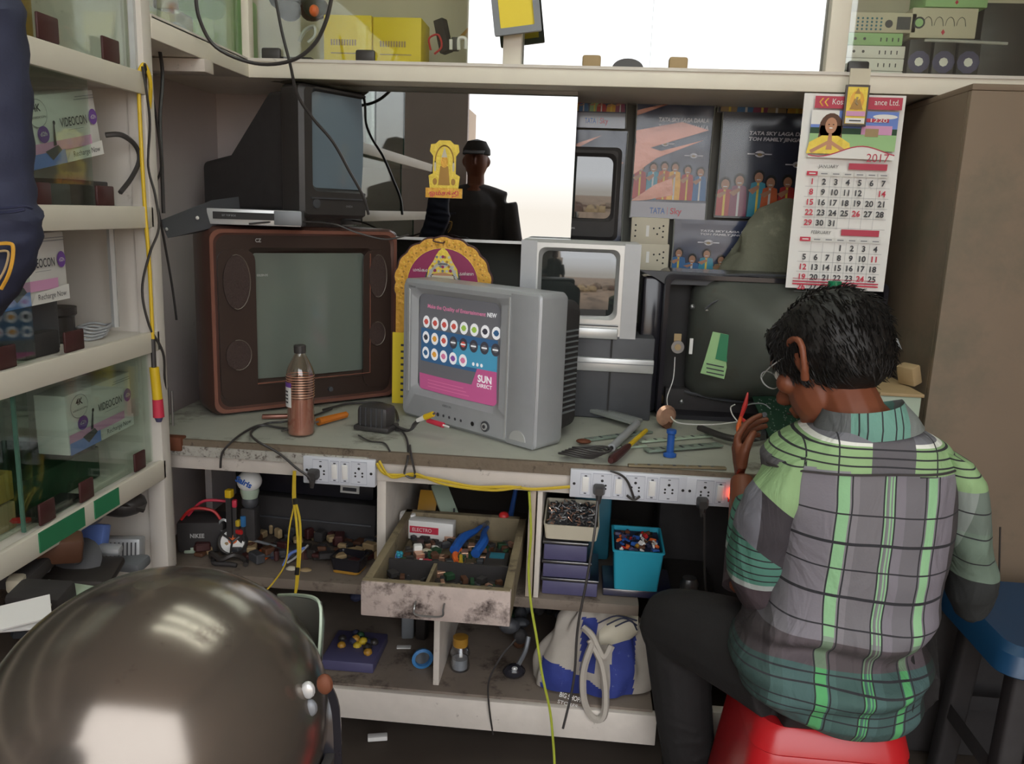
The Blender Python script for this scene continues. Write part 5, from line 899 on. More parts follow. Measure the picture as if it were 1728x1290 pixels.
def meter(m, w_, h_):
    m.disc(w_*.12, h_*.5, h_*.2, 'ink', .0006, None, 14).disc(w_*.12, h_*.5, h_*.14, 'greenlt', .0008, None, 14)
    for i in range(4): m.tube([(w_*(.25+i*.17+.07*math.cos(q)), -.001, h_*(.4+.3*math.sin(q))) for q in (0, .8, 1.6, 2.4, 3.1)], .0008, 'ink', 4, 2)
    m.poly([(w_*.5, h_*.1), (w_*.53, h_*.2), (w_*.5, h_*.3), (w_*.47, h_*.2)], 'redtxt', .0008)
zt = at(1590, 66, Y=2.42).z+.002
a, b = at(1535, 60, Y=2.42), at(1646, 60, Y=2.42); m = MB(); m.bb((a.x, 2.42, zt), (b.x, 2.54, zt+.075), 'cream', .002); m.xf = FR((a.x, 2.42, zt)); meter(m, b.x-a.x, .075); one(m, 'printed_carton', 'cream printed carton lying on the black units', 'carton')
m = MB(); m.bb((a.x+.03, 2.42, zt+.077), (b.x+.02, 2.54, zt+.14), 'greenlt', .002); m.xf = FR((a.x+.03, 2.42, zt+.077)); meter(m, b.x-a.x-.01, .06); one(m, 'printed_carton', 'pale green printed carton on top of the cream one', 'carton')
m = MB(); p = at(1635, 80, Y=2.38); m.tube([at(1560, 68, Y=2.39), at(1620, 70, Y=2.39), at(1700, 74, Y=2.39)], .004, 'silverlt', 6); one(m, 'metal_rod', 'thin silver rod lying across the black units in the cabinet', 'rod')
cbox('dark_carton', 'dark box at the right end of the wall cabinet', 'box', 1655, 1760, 5, 'vase', Y=2.46)
# left end of the cabinet: cable clutter, packets
m = MB(); p = at(500, 40, Y=2.42)
for k in range(7): q = p+Vector((random.uniform(-.06, .06), random.uniform(0, .05), random.uniform(-.02, .10))); m.ell(q, (.035, .03, .03), random.choice(['vase', 'maroon', 'blackmat', 'darkgrey']), 10, 7)
m.ell(at(530, 18, Y=2.38), (.014, .012, .016), 'orange', 8, 6); m.tube([at(505, 70, Y=2.38), at(515, 52, Y=2.38), at(530, 45, Y=2.38), at(532, 60, Y=2.38), at(520, 72, Y=2.38)], .006, 'silverlt', 6); m.bb((p.x-.06, 2.40, ZC), (p.x+.05, 2.48, ZC+.03), 'blackmat', .005)
one(m, 'cable_bundle', 'dark bundle of cables and connectors left of the yellow boxes', 'cable')
m = MB(); a = at(392, 60, Y=2.5); m.bb((a.x-.14, 2.45, ZC), (a.x+.06, 2.55, ZC+.20), 'greenlt', .01); one(m, 'green_packet', 'bright green packet in the cabinet corner', 'packet')
for k in range(3): yy = 1.95+k*.12; one(MB().bb((XF-.20, yy, ZC), (XF-.06, yy+.10, ZC+.06+.02*k), ['palegreen', 'holo', 'greenlt'][k], .006), 'jewel_case_stack', 'stack of pale green cases on the left arm of the wall cabinet, '+('nearest', 'middle', 'farthest')[k], 'cases', 'case stacks in the left arm of the cabinet')
# components next to the yellow boxes
m = MB(FR(at(752, 80, Y=2.42), R(-20), 0, R(-15))); m.box((0, 0, .03), (.03, .03, .09), 'blackmat', bev=.003); one(m, 'black_transformer', 'slim black box leaning right of the yellow boxes', 'box')
m = MB(FR(at(745, 85, Y=2.40))); m.tube([(-.03, 0, .0), (-.035, 0, .03), (-.01, 0, .04), (.0, 0, .01), (-.02, 0, -.01)], .003, 'red', 6); one(m, 'red_wire_loop', 'small loop of red wire at the foot of the yellow boxes', 'wire')
m = MB(FR(at(768, 80, Y=2.39))); m.box((0, 0, .008), (.02, .02, .035), 'blackpl', bev=.003); m.tube([(.012, -.01, -.008), (.012, -.012, .02), (.03, -.012, .02), (.03, -.01, -.005)], .005, 'white', 6).tube([(-.01, -.011, -.008), (-.01, -.013, .018)], .005, 'white', 6); one(m, 'ferrite_core', 'black part wrapped with white wire in the wall cabinet', 'part')
m = MB(FR(at(805, 62, Y=2.44), R(0), 0, R(45))); m.box((0, 0, 0), (.07, .012, .07), 'umbergold', bev=.003); m.box((.0, -.007, 0), (.05, .002, .05), 'tan'); m.disc(.01, .0, .012, 'darkgrey', .009); one(m, 'brown_circuit_board', 'brown circuit board standing on its corner in the wall cabinet', 'circuit board')
a, b = at(835, 58, Y=2.30), at(915, 50, Y=2.30); t = thing('picture_frame', 'small grey picture frame hanging tilted before the cabinet glass', 'picture frame', (a.x, 2.30, a.z)); X = FR((a.x, 2.31, a.z-.005), 0, 0, R(-8)); w_ = b.x-a.x
m = MB(X); m.rings([[(x, 0, z) for x, z in rrect(w_, .16, .003, 2, w_/2, .08)], [(x, -.012, z) for x, z in rrect(w_, .16, .003, 2, w_/2, .08)], [(x, -.012, z) for x, z in rrect(w_-.034, .126, .003, 2, w_/2, .08)], [(x, -.004, z) for x, z in rrect(w_-.034, .126, .003, 2, w_/2, .08)]], 'silverdk', False); m.build('frame', t); MB(X).rect(.015, .015, w_-.015, .145, 'yellowbox', .003, .003).build('print', t)
a, b = at(1255, 95, Y=2.39), at(1372, 40, Y=2.39); 
for k in range(3): m = MB(); m.bb((a.x, 2.41, ZC+k*.022), (b.x-.01*k, 2.47, ZC+.021+k*.022), ['palegreen', 'holo', 'greenlt'][k], .003); one(m, 'wrapped_bundle', 'plastic wrapped pale green bundle behind the bright pane, '+('bottom', 'middle', 'top')[k]+' of its stack', 'bundle', 'wrapped bundles in the cabinet')
# ================================================================== UNDER THE BENCH
Z2 = .4335
def ub(px, py, Y=None, Z=None): return at(px, py, Y=Y, Z=Z)
# black case with sticker (upper left bay)
a, b = at(430, 868, Y=2.20), at(648, 900, Y=2.20); t = thing('black_equipment_case', 'wide black case with a small white sticker behind the short power strip', 'case', ((a.x+b.x)/2, 2.25, Z2)); X = FR((a.x, 2.16, Z2), R(-4), R(-8)); w_ = b.x-a.x
m = MB(X); m.box((w_/2, .05, .055), (w_, .16, .11), 'blackmat', bev=.006).box((w_/2, -.034, .052), (w_-.02, .006, .006), 'darkgrey', bev=.002).box((w_/2, .05, .17), (w_-.03, .12, .11), 'blackgloss', bev=.01); m.build('case', t)
m = MB(X); m.box((w_*.78, -.0135, .145), (.055, .003, .022), 'white', bev=.001).rect(w_*.78-.02, .14, w_*.78+.02, .15, 'ink', .016); m.build('sticker', t)['label'] = 'small white sticker'
# ball-like pack
p = at(421, 812, Y=2.0); t = thing('wrapped_bulb', 'white round lamp pack with blue lettering on top of the parts pile', 'lamp', (p.x, p.y, p.z-.05)); m = MB(); m.ell(p, (.032, .032, .028), 'white', 18, 12); m.lathe([(.02, -.045), (.024, -.03), (.024, -.02)], 'palegreen', 16, Matrix.Translation(p)); m.build('globe', t)
m = MB(FR(p+Vector((-.002, -.033, .006)), R(8), 0, R(28))); m.text('Sairis', -.022, -.006, .016, 'blue', .0, .044, bold=.04); m.build('blue_lettering', t)
one(MB().ell(p-Vector((0, 0, .055)), (.022, .022, .022), 'darkgrey', 12, 8).bb(p+Vector((-.02, -.02, -.16)), p+Vector((.02, .02, -.07)), 'blackmat', .006), 'lamp_stand', 'dark stack of parts carrying the white lamp pack', 'parts')
small = [('yellow_connector', 'yellow connector left of the white lamp pack', 387, 833, (.018, .02, .022), 'yellow'), ('red_connector', 'red connector just below the yellow one', 396, 850, (.012, .015, .02), 'redtxt'), ('blue_connector', 'small blue connector below the white lamp pack', 411, 880, (.012, .014, .03), 'blueskin'), ('yellow_part', 'small yellow part beside the blue connector', 402, 883, (.012, .014, .018), 'yellowcab'), ('red_block', 'small dark red block below the yellow cap', 406, 897, (.02, .02, .012), 'red'), ('orange_part', 'orange plastic part on the shelf right of the clock face', 444, 946, (.030, .03, .018), 'orange'), ('blue_part', 'dark blue part behind the orange plastic part', 463, 935, (.018, .02, .022), 'navy'), ('green_part', 'green plastic bit at the left end of the shelf', 322, 938, (.03, .02, .02), 'palegreen'), ('red_bit', 'dark red bit right of the green plastic bit', 338, 950, (.015, .02, .014), 'maroon')]
for n_, lb, px, py, sz, mt in small:
    p = at(px, py, Y=1.98); z = max(p.z, Z2+sz[2]/2); m = MB(FR((p.x, p.y, z), R(random.uniform(-20, 20)))); m.box((0, 0, 0), sz, mt, bev=.003); m.box((0, 0, -(z-Z2)/2), (sz[0]*.8, sz[1]*.8, max(.001, z-Z2)), 'blackmat'); one(m, n_, lb, 'part')
# dark adapter box with white lettering + red wires
p = at(345, 905, Y=2.02); t = thing('black_adapter_box', 'black box with white lettering and red wires at the left end of the shelf', 'box', (p.x, p.y, Z2)); X = FR((p.x, p.y, Z2), R(12)); m = MB(X); m.box((0, 0, .045), (.12, .09, .085), 'blackmat', bev=.008); m.build('casing', t); MB(X).text('NIKEE', -.025, .045, .012, 'silverlt', .046, .036, bold=.03).build('lettering', t)
MB(X).tube([(-.05, -.03, .09), (-.02, -.03, .12), (.03, -.03, .115), (.05, -.03, .09)], .004, 'red').tube([(-.04, .0, .09), (0, .0, .13), (.06, .0, .13)], .004, 'redtxt').build('red_wires', t)
# round clock-like speaker
p = at(393, 925, Y=1.97); t = thing('round_fan', 'small round white and black fan with orange centre on the shelf', 'fan', (p.x, p.y, Z2)); X = FR((p.x, p.y, Z2+.045), R(10), R(-35))
m = MB(X); m.rings([[(math.cos(j/24*6.283)*k, y, math.sin(j/24*6.283)*k) for j in range(24)] for k, y in ((.036, -.01), (.040, 0), (.036, .012), (.031, .0), (.036, -.01))], 'blackpl', False); m.build('rim', t)
MB(X).disc(0, 0, .033, 'white', 0, None, 24, .01).disc(0, .004, .012, 'orange', .002, None, 16, .002).build('face', t); m = MB(X)
for k in range(3): a_ = 2*math.pi*k/3+.5; m.tube([(0, -.004, -.004), (.017*math.cos(a_), -.006, .017*math.sin(a_)), (.033*math.cos(a_), -.004, .033*math.sin(a_))], .003, 'blackpl')
m.build('spokes', t)
m = MB(FR((p.x-.005, p.y-.03, Z2), R(0))); m.tube([(-.04, 0, .01), (-.03, -.02, .03), (0, -.03, .02), (.03, -.02, .03), (.05, 0, .008), (.06, -.02, .005)], .007, 'vase'); m.tube([(-.03, 0, .01), (-.02, -.03, .008), (.02, -.03, .008), (.04, -.03, .006)], .006, 'blackmat'); one(m, 'thick_black_cable', 'thick black cable curled in front of the round fan', 'cable')
m = MB(FR(at(378, 888, Y=1.99))); m.rings([[(math.cos(j/20*6.283)*k, y, math.sin(j/20*6.283)*k*1.3) for j in range(20)] for k, y in ((.016, 0), (.012, -.003), (.010, .003))], 'silverlt', False); m.cyl((0, .0, -.02), (0, 0, -.05), .003, 'blackmat'); one(m, 'metal_ring', 'oval silver ring leaning above the round fan', 'ring')
a, b = at(420, 910, Y=2.0), at(475, 925, Y=2.0); one(MB().cyl(a, b, .004, 'silverdk', None, 8).bb((a.x, a.y, Z2), (a.x+.01, a.y+.01, a.z), 'blackmat').bb((b.x-.01, b.y, Z2), (b.x, b.y+.01, b.z), 'blackmat'), 'grey_rod', 'thin grey rod lying behind the round fan', 'rod')
m = MB(); m.tube([at(478, 955, Y=1.93), at(490, 935, Y=1.93), at(515, 925, Y=1.93)], .004, 'bluep', 6).tube([at(485, 950, Y=1.93), at(500, 940, Y=1.93), at(520, 920, Y=1.93)], .003, 'silverlt', 6).ell(at(492, 962, Y=1.93), (.016, .012, .01), 'cream', 10, 6).ell(at(516, 965, Y=1.93), (.018, .014, .010), 'tan', 10, 6); one(m, 'wire_ends', 'blue and grey wire ends with pale connectors on the shelf edge', 'wire')
p = at(590, 950, Y=1.95); m = MB(FR((p.x, p.y, Z2), R(-8))); m.rings([[(x, y, z) for x, y in rrect(w0, w1, .012, 4)] for w0, w1, z in ((.07, .06, 0), (.085, .07, .04), (.075, .06, .04), (.06, .05, .006))], 'blackgloss', True); m.rings([[(x, y, z) for x, y in rrect(.072, .062, .012, 4)] for z in (.001, .014)], 'umbergold'); one(m, 'black_tray', 'small black open tray with brass base at the shelf edge left of the drawer', 'tray')
p = at(632, 860, Y=2.05)
# right bay: cream tray of screws, plastic boxes, teal bin
a, b = at(915, 930, Y=1.93), at(1000, 930, Y=1.93); w_ = b.x-a.x+.01; zt = at(957, 905, Y=1.93).z
cz = Z2; box_l = [('clear_parts_box', 'bluish clear parts box at the bottom of the stack under the cream tray', .045, .135), ('clear_parts_box', 'bluish clear parts box in the middle of the stack under the cream tray', .045, .115), ('clear_parts_box', 'bluish clear parts box just below the cream tray', .050, .105)]
for i, (n_, lb, hh, ww) in enumerate(box_l):
    t = thing(n_, lb, 'box', (a.x+ww/2, 1.97, cz), 0, 'clear parts boxes'); MB().bb((a.x+.005, 1.895, cz), (a.x+.005+ww, 2.06, cz+hh-.010), 'purplebox', .003).build('body', t); MB().bb((a.x+.002, 1.892, cz+hh-.009), (a.x+.008+ww, 2.063, cz+hh-.001), 'cloudy', .002).build('lid', t); cz += hh
t = thing('screw_tray', 'cream plastic tray heaped with screws on the stack of clear boxes', 'tray', (a.x+w_/2, 1.97, cz)); X = FR((a.x+.002, 1.89, cz+.004), 0, R(6)); trh = .040
m = MB(X); m.rings([[(x, y, z) for x, y in rrect(wx, wy, .008, 3, w_/2, .075)] for wx, wy, z in ((w_-.01, .14, 0), (w_, .152, trh), (w_-.006, .146, trh), (w_-.014, .134, .006))], 'cream', True); m.build('tray', t)
m = MB(X); random.seed(2)
for k in range(260): q = Vector((random.uniform(.01, w_-.01), random.uniform(.01, .135), trh-.008+random.uniform(0, .012))); d = Vector((random.uniform(-1, 1), random.uniform(-1, 1), random.uniform(-.3, .5))).normalized()*.006; m.cyl(q-d, q+d, .0016, random.choice(['steel', 'silverlt', 'darkgrey', 'copper', 'steel']), None, 5)
m.box((w_/2, .075, trh-.012), (w_-.02, .13, .01), 'darkgrey'); s_ = m.build('screws', t); s_['kind'] = 'stuff'
a, b = at(1035, 935, Y=1.90), at(1120, 935, Y=1.90); zb, zt = at(1080, 1000, Y=1.90).z, at(1080, 932, Y=1.90).z; w_ = b.x-a.x
one(MB().bb((a.x-.02, 1.91, Z2), (b.x+.03, 2.05, zb-.001), 'cloudy', .003).bb((a.x-.018, 1.912, Z2+.001), (b.x+.028, 2.048, zb-.006), 'purplebox'), 'clear_flat_box', 'flat bluish clear box supporting the turquoise bin', 'box')
t = thing('turquoise_bin', 'turquoise plastic bin full of mixed components', 'bin', (a.x+w_/2, 1.96, zb)); X = FR((a.x, 1.90, zb), 0, R(4)); hh = zt-zb
m = MB(X); m.rings([[(x, y, z) for x, y in rrect(wx, wy, .006, 3, w_/2, .07)] for wx, wy, z in ((w_-.015, .125, 0), (w_, .14, hh), (w_+.006, .146, hh), (w_+.006, .146, hh+.004), (w_-.004, .136, hh+.004), (w_-.018, .12, .006))], 'teal', True); m.build('bin', t)
m = MB(X); m.box((w_/2, .07, hh*.75), (w_-.012, .125, hh*.4), 'navy'); random.seed(6)
for k in range(70): m.box((random.uniform(.012, w_-.012), random.uniform(.015, .125), hh+random.uniform(-.008, .008)), (random.uniform(.005, .02), random.uniform(.004, .012), random.uniform(.004, .01)), random.choice(['navy', 'blue', 'red', 'rust', 'brown', 'white', 'orange', 'umbergold', 'purplebox', 'black']), Matrix.Rotation(random.uniform(0, 3), 4, 'Z') @ Matrix.Rotation(random.uniform(-.7, .7), 4, 'X'), .001, 1)
s_ = m.build('components', t); s_['kind'] = 'stuff'
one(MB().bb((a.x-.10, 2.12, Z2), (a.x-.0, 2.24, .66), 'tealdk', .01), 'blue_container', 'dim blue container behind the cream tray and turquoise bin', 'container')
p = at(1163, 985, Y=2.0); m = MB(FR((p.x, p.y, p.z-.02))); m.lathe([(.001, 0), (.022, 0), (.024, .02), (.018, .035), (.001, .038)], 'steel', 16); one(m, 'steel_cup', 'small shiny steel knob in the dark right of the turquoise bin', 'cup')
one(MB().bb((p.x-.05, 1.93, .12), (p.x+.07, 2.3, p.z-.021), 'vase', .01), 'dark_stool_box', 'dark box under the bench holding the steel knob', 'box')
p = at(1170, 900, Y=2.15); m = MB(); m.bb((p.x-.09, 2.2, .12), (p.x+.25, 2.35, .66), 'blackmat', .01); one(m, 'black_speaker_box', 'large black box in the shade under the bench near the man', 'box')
# drawer contents (stand on the drawer floor)
ZD = DZ0+.0105
def dthing(name, label, cat, px, py, fn, z=.02, rz=0.): p = at(px, py, Z=ZD+z); fnm = MB(FR((p.x, p.y, ZD), R(rz))); fn(fnm); return one(fnm, name, label, cat)
dthing('white_printed_carton', 'white and red printed packet at the front of the stack in the drawer', 'packet', 725, 893, lambda m: (m.box((0, 0, .03), (.13, .035, .05), 'white', bev=.002), m.box((-.01, -.0178, .032), (.075, .001, .018), 'redtxt'), m.xf.__class__, m.text('ELECTRO', -.04, .028, .010, 'white', .0192, .05)), .03, -4)
dthing('yellow_book', 'dull yellow booklet leaning back in the drawer', 'booklet', 718, 855, lambda m: m.box((0, .02, .045), (.05, .006, .085), 'umbergold', Matrix.Rotation(R(-35), 4, 'X'), .001), .05, -3)
dthing('grey_meter', 'grey slanted meter panel lying right of the yellow booklet', 'meter', 752, 858, lambda m: (m.box((0, .02, .06), (.045, .12, .012), 'palegreen', Matrix.Rotation(R(32), 4, 'X') @ Matrix.Rotation(R(14), 4, 'Z'), .002), [m.box((.02, -.03+i*.0, .045), (.004, .004, .03), 'ink') for i in range(1)]), .05, 14)
dthing('white_round_tape', 'small white crumpled roll left of the yellow booklet', 'roll', 688, 878, lambda m: m.lathe([(.008, 0), (.020, 0), (.022, .05), (.020, .06), (.008, .06)], 'white', 12), .04)
dthing('blue_component_pile', 'pile of small blue components at the drawer left', 'components', 664, 938, lambda m: [m.ell((random.uniform(-.018, .018), random.uniform(-.014, .014), .012+random.uniform(0, .014)), (.006, .006, .006), random.choice(['blueskin', 'bluep', 'teal']), 8, 5) for _ in range(26)], .02)
dthing('white_plug_pile', 'white plug bodies beside the blue components in the drawer', 'plugs', 705, 932, lambda m: (m.box((0, 0, .02), (.022, .02, .04), 'white', R(20), .005), m.box((.02, .01, .014), (.022, .018, .02), 'cream', R(-30), .004)), .02)
dthing('dark_red_pack', 'small dark red packet with a white mark in the drawer', 'packet', 716, 944, lambda m: (m.box((0, 0, .012), (.034, .02, .012), 'calred', bev=.002), m.box((-.008, 0, .0185), (.008, .008, .001), 'white')), .02, -5)
dthing('white_clip', 'small white clip behind the dark red packet', 'clip', 735, 925, lambda m: m.box((0, 0, .02), (.014, .02, .008), 'white', R(35), .002), .02)
def pl(m, hm, L=.10):
    m.xf = m.xf @ Matrix.Scale(1.5, 4)
    for s_ in (-1, 1): m.tube([(s_*.006, .045, .03), (s_*.008, .02, .03), (s_*.018, -.01, .028), (s_*.018, -.05, .022)], .006, hm, 8, 5, [.003, .005, .008, .008, .006])
    m.tube([(0, .045, .03), (0, .075, .033)], .005, 'steel', 6, 4, [.007, .002])
dthing('pliers', 'pair of pliers with long blue handles in the drawer', 'pliers', 802, 915, lambda m: pl(m, 'blue'), .03, -12)
dthing('screwdriver', 'orange-handled cutter left of the blue pliers', 'cutter', 772, 940, lambda m: (m.tube([(0, -.03, .02), (-.006, 0, .024), (.006, .03, .028)], .006, 'orange', 8, 5, [.006, .008, .004]), m.tube([(.01, -.03, .02), (.008, 0, .022)], .005, 'yellowcab', 8)), .02, 5)
dthing('screwdriver', 'blue-tipped white pen lying at the drawer front', 'pen', 752, 957, lambda m: m.cyl((-.03, 0, .012), (.02, .006, .014), .004, 'blueskin', None, 8).cyl((.02, .006, .014), (.035, .008, .015), .004, 'orange', .003, 8), .01)
dthing('red_ball_knob', 'red round knob on a stand at the back right of the drawer', 'knob', 850, 873, lambda m: (m.cyl((0, 0, 0), (0, 0, .05), .006, 'cream'), m.ell((0, 0, .062), (.014, .014, .013), 'red', 12, 8)), .06)
dthing('pink_component', 'dark pink rounded part at the drawer front right of the pliers', 'component', 802, 968, lambda m: m.ell((0, 0, .02), (.011, .011, .012), 'calred', 10, 7).box((0, 0, .008), (.01, .01, .016), 'darkgrey'), .02)
dthing('multimeter', 'dark rectangular meter lying at the right side of the drawer', 'meter', 838, 945, lambda m: (m.box((0, .0, .018), (.055, .085, .03), 'blackpl', bev=.004), m.box((0, .015, .0335), (.035, .03, .002), 'tealdk')), .03)
dthing('blue_tool', 'blue slanted tool handle standing at the back right corner of the drawer', 'tool', 862, 842, lambda m: m.cyl((0, 0, 0), (.012, .03, .09), .008, 'blue', .006, 10), .06)
dthing('tan_component', 'tan component beside the red ball knob', 'component', 852, 890, lambda m: m.box((0, 0, .02), (.018, .014, .02), 'tan', R(20), .003).box((0, 0, .005), (.01, .01, .01), 'darkgrey'), .02)
m = MB(); random.seed(8)
for k in range(190):
    x, y = random.uniform(DX0+.03, DX1-.03), random.uniform(DY0+.03, DY1-.05); m.box((x, y, ZD+random.uniform(.004, .022)), (random.uniform(.008, .028), random.uniform(.008, .022), .012), random.choice(['blackmat', 'vase', 'darkgrey', 'greendk', 'brown', 'copper']), random.uniform(0, 3), .001, 1)
one(m, 'loose_components', 'dark loose components covering the drawer floor', 'components', None, 'stuff')
# bottom shelf
Z3 = .173
p = at(582, 1135, Y=1.90); t = thing('purple_crate', 'purple plastic crate on the bottom shelf beside the helmet', 'crate', (p.x, 1.95, Z3)); a = at(540, 1110, Y=1.90).x; b = at(630, 1110, Y=1.90).x; zt = at(590, 1118, Y=1.90).z
MB().bb((a, 1.90, Z3), (b, 2.06, zt), 'purplebox', .004).build('crate', t); m = MB(); random.seed(12)
for k in range(14): m.ell((random.uniform(a+.02, b-.02), random.uniform(1.93, 2.03), zt+random.uniform(0, .02)), (.012, .012, .01), random.choice(['greendk', 'umbergold', 'vase', 'navy', 'yellowcab']), 8, 6)
m.build('contents', t)
one(MB(FR(at(700, 1095, Y=2.05)-Vector((0, 0, .012)), R(8))).box((0, 0, 0), (.09, .05, .012), 'palegreen', bev=.003).box((-.03, 0, .012), (.04, .02, .012), 'white', bev=.003), 'white_handle_tool', 'white flat tool lying right of the purple crate', 'tool')
p = at(688, 1075, Y=2.1); m = MB(FR((p.x, p.y, Z3))); m.box((0, 0, .05), (.035, .03, .10), 'silverdk', R(10), .006).box((.04, 0, .06), (.03, .03, .12), 'vase', R(-10), .006).ell((0, 0, .11), (.02, .02, .02), 'silverpl', 10, 7); one(m, 'grey_motor', 'grey upright motor part on the bottom shelf left of the divider', 'motor')
p = at(712, 1112, Y=1.95); m = MB(FR((p.x, p.y, Z3+.03), R(20), R(10))); m.lathe([(.026, 0), (.028, .01), (.020, .012), (.019, .002), (.026, 0)], 'blueskin', 20, Matrix.Rotation(R(80), 4, 'X')); m.lathe([(.001, .002), (.022, .002)], 'silverdk', 18, Matrix.Rotation(R(80), 4, 'X')); m.box((0, .01, -.015), (.02, .01, .03), 'blackmat'); one(m, 'round_lens', 'round bluish rimmed disc leaning at the divider', 'disc')
p = at(776, 1128, Z=Z3+.001); t = thing('glass_jar', 'small glass jar catching the light on the bottom shelf', 'jar', (p.x, p.y, Z3)); X = FR((p.x, p.y, Z3+.0005)); MB(X).lathe([(.001, 0), (.024, 0), (.026, .01), (.022, .035), (.026, .045), (.022, .06), (.017, .07)], 'plastic_clear', 20).build('jar_body', t); MB(X).lathe([(.019, .066), (.02, .07), (.02, .09), (.001, .092)], 'umbergold', 18).build('lid', t); MB(X).lathe([(.001, .003), (.020, .003), (.020, .03), (.001, .031)], 'silverlt', 16).build('contents', t)
m = MB(); random.seed(14)
for k in range(34): m.ell((random.uniform(-.20, .06)+.0, random.uniform(2.05, 2.35), Z3+random.uniform(.01, .09)), (random.uniform(.012, .03), .02, random.uniform(.01, .025)), random.choice(['vase', 'greendk', 'darkgrey', 'blackmat', 'brown', 'silverdk']), 8, 6)
one(m, 'scrap_heap', 'dark heap of scrap behind the glass jar on the bottom shelf', 'scrap', None, 'stuff')
m = MB()
for k in range(26): m.ell((random.uniform(-.62, -.36), random.uniform(2.1, 2.35), Z3+random.uniform(.01, .12)), (random.uniform(.015, .03), .02, random.uniform(.01, .025)), random.choice(['vase', 'navy', 'darkgrey', 'blackmat', 'brown', 'maroon']), 8, 6)
one(m, 'scrap_heap', 'dark heap of scrap behind the purple crate on the bottom shelf', 'scrap', None, 'stuff')
m = MB()
for k in range(110): m.box((random.uniform(-.99, -.48), random.uniform(1.95, 2.14), Z2+random.uniform(.006, .03)), (random.uniform(.01, .045), .025, random.uniform(.01, .03)), random.choice(['vase', 'brown', 'darkgrey', 'blackmat', 'maroon', 'tan']), random.uniform(0, 3), .003, 1)
one(m, 'parts_litter', 'litter of dark parts behind the fan on the upper shelf', 'parts', None, 'stuff')
p = at(868, 1120, Y=1.93); m = MB(FR((p.x, p.y, Z3+.002), R(10))); m.ell((0, 0, .022), (.03, .02, .02), 'blackgloss', 12, 8).ell((.0, -.012, .036), (.008, .006, .006), 'silverlt', 8, 6).tube([(.01, 0, .04), (.03, .03, .06), (.04, .05, .09)], .006, 'silverdk'); one(m, 'black_torch', 'small black torch lying left of the cloth bag', 'torch')
m = MB(); p = at(650, 1240, Z=.02); m.box((p.x-.02, p.y, .01), (.05, .02, .012), 'paper', R(15), .002); one(m, 'paper_scrap', 'white paper scrap on the dark floor under the bench', 'scrap')
# cloth bag
p0, p1 = at(888, 1190, Y=1.86), at(1112, 1190, Y=1.86); cx_ = (p0.x+p1.x)/2; t = thing('cloth_bag', 'pale canvas shopping bag with blue printed patches slumped on the bottom shelf', 'bag', (cx_, 1.95, Z3)); hw = (p1.x-p0.x)/2
def bagfn(i, j, ni, nj):
    a = 2*math.pi*j/nj; t_ = i/(ni-1); z = Z3+.003+.225*t_; k = (1-.60*t_**2.2)*(.97 if i else .9)
    x = cx_+.015*t_+math.cos(a)*hw*k; y = 1.955+math.sin(a)*.085*k*(1-.3*t_)
    n_ = noise.noise(Vector((math.cos(a)*2.2, math.sin(a)*2.2, z*11)))*.022+noise.noise(Vector((x*30, z*14, y*9)))*.010
    d = Vector((x-cx_, y-1.955, 0)); d.normalize(); return Vector((x, y, z+.012*noise.noise(Vector((x*15, 0, 4)))*t_))+d*n_
G = [[bagfn(i, j, 64, 150) for j in range(150)] for i in range(64)]; m = MB(); m.rings(G, 'canvas'); bm_ = m.bm; bm_.faces.ensure_lookup_table(); k = m.mi('bluecanvas')
for f in bm_.faces:
    c_ = f.calc_center_median(); u = (c_.x-cx_)/hw; v = (c_.z-Z3)/.225
    if c_.y < 1.955 and len(f.verts) == 4 and ((.02 < v < .34 and -.80 < u < .30 and v < .42-.3*(u+.8)) or (-.22 < u < .02 and .3 < v < .85) or (.25 < u < .62 and v < .72 and v > .02)): f.material_index = k
m.build('bag_body', t)
m = MB()
for pts in ([at(1000, 1085, Y=1.855), at(985, 1130, Y=1.84), at(985, 1180, Y=1.83), at(1000, 1212, Y=1.825), at(1018, 1210, Y=1.825), at(1022, 1170, Y=1.835), at(1015, 1120, Y=1.845), at(995, 1080, Y=1.86)], [at(985, 1060, Y=1.88), at(1000, 1075, Y=1.86), at(1018, 1110, Y=1.85), at(1032, 1090, Y=1.86)]):
    m.tube(pts, .009, 'canvas', 6, 5)
m.build('handles', t)
X = FR((at(935, 1182, Y=1.84).x, 1.845, at(935, 1182, Y=1.84).z), R(0), 0, R(12))
m2 = MB(X); m2.text('BIG SHOPPER', .01, .01, .014, 'white', 0, .07, bold=.01); m2.text('STORES', .01, -.008, .010, 'white', 0, .05); m2.build('white_lettering', t)
m = MB(); G = []
for i in range(12):
    t_ = i/11; c0 = at(1010, 1075, Y=1.93).lerp(at(1075, 1050, Y=1.93), t_)
    G.append([c0+Vector((0, math.cos(a)*.03, math.sin(a)*(.03+.02*math.sin(t_*3.1)))) for a in [2*math.pi*j/16 for j in range(16)]])
m.rings(G, 'cream'); 
for i in range(3): m.tube([at(1010+i*14, 1052+i*3, Y=1.895), at(1040+i*12, 1040+i*4, Y=1.893), at(1075, 1048+i*8, Y=1.895)], .002, 'navy', 5)
m.build('striped_cloth', t)['label'] = 'striped cloth stuffed in the bag top'
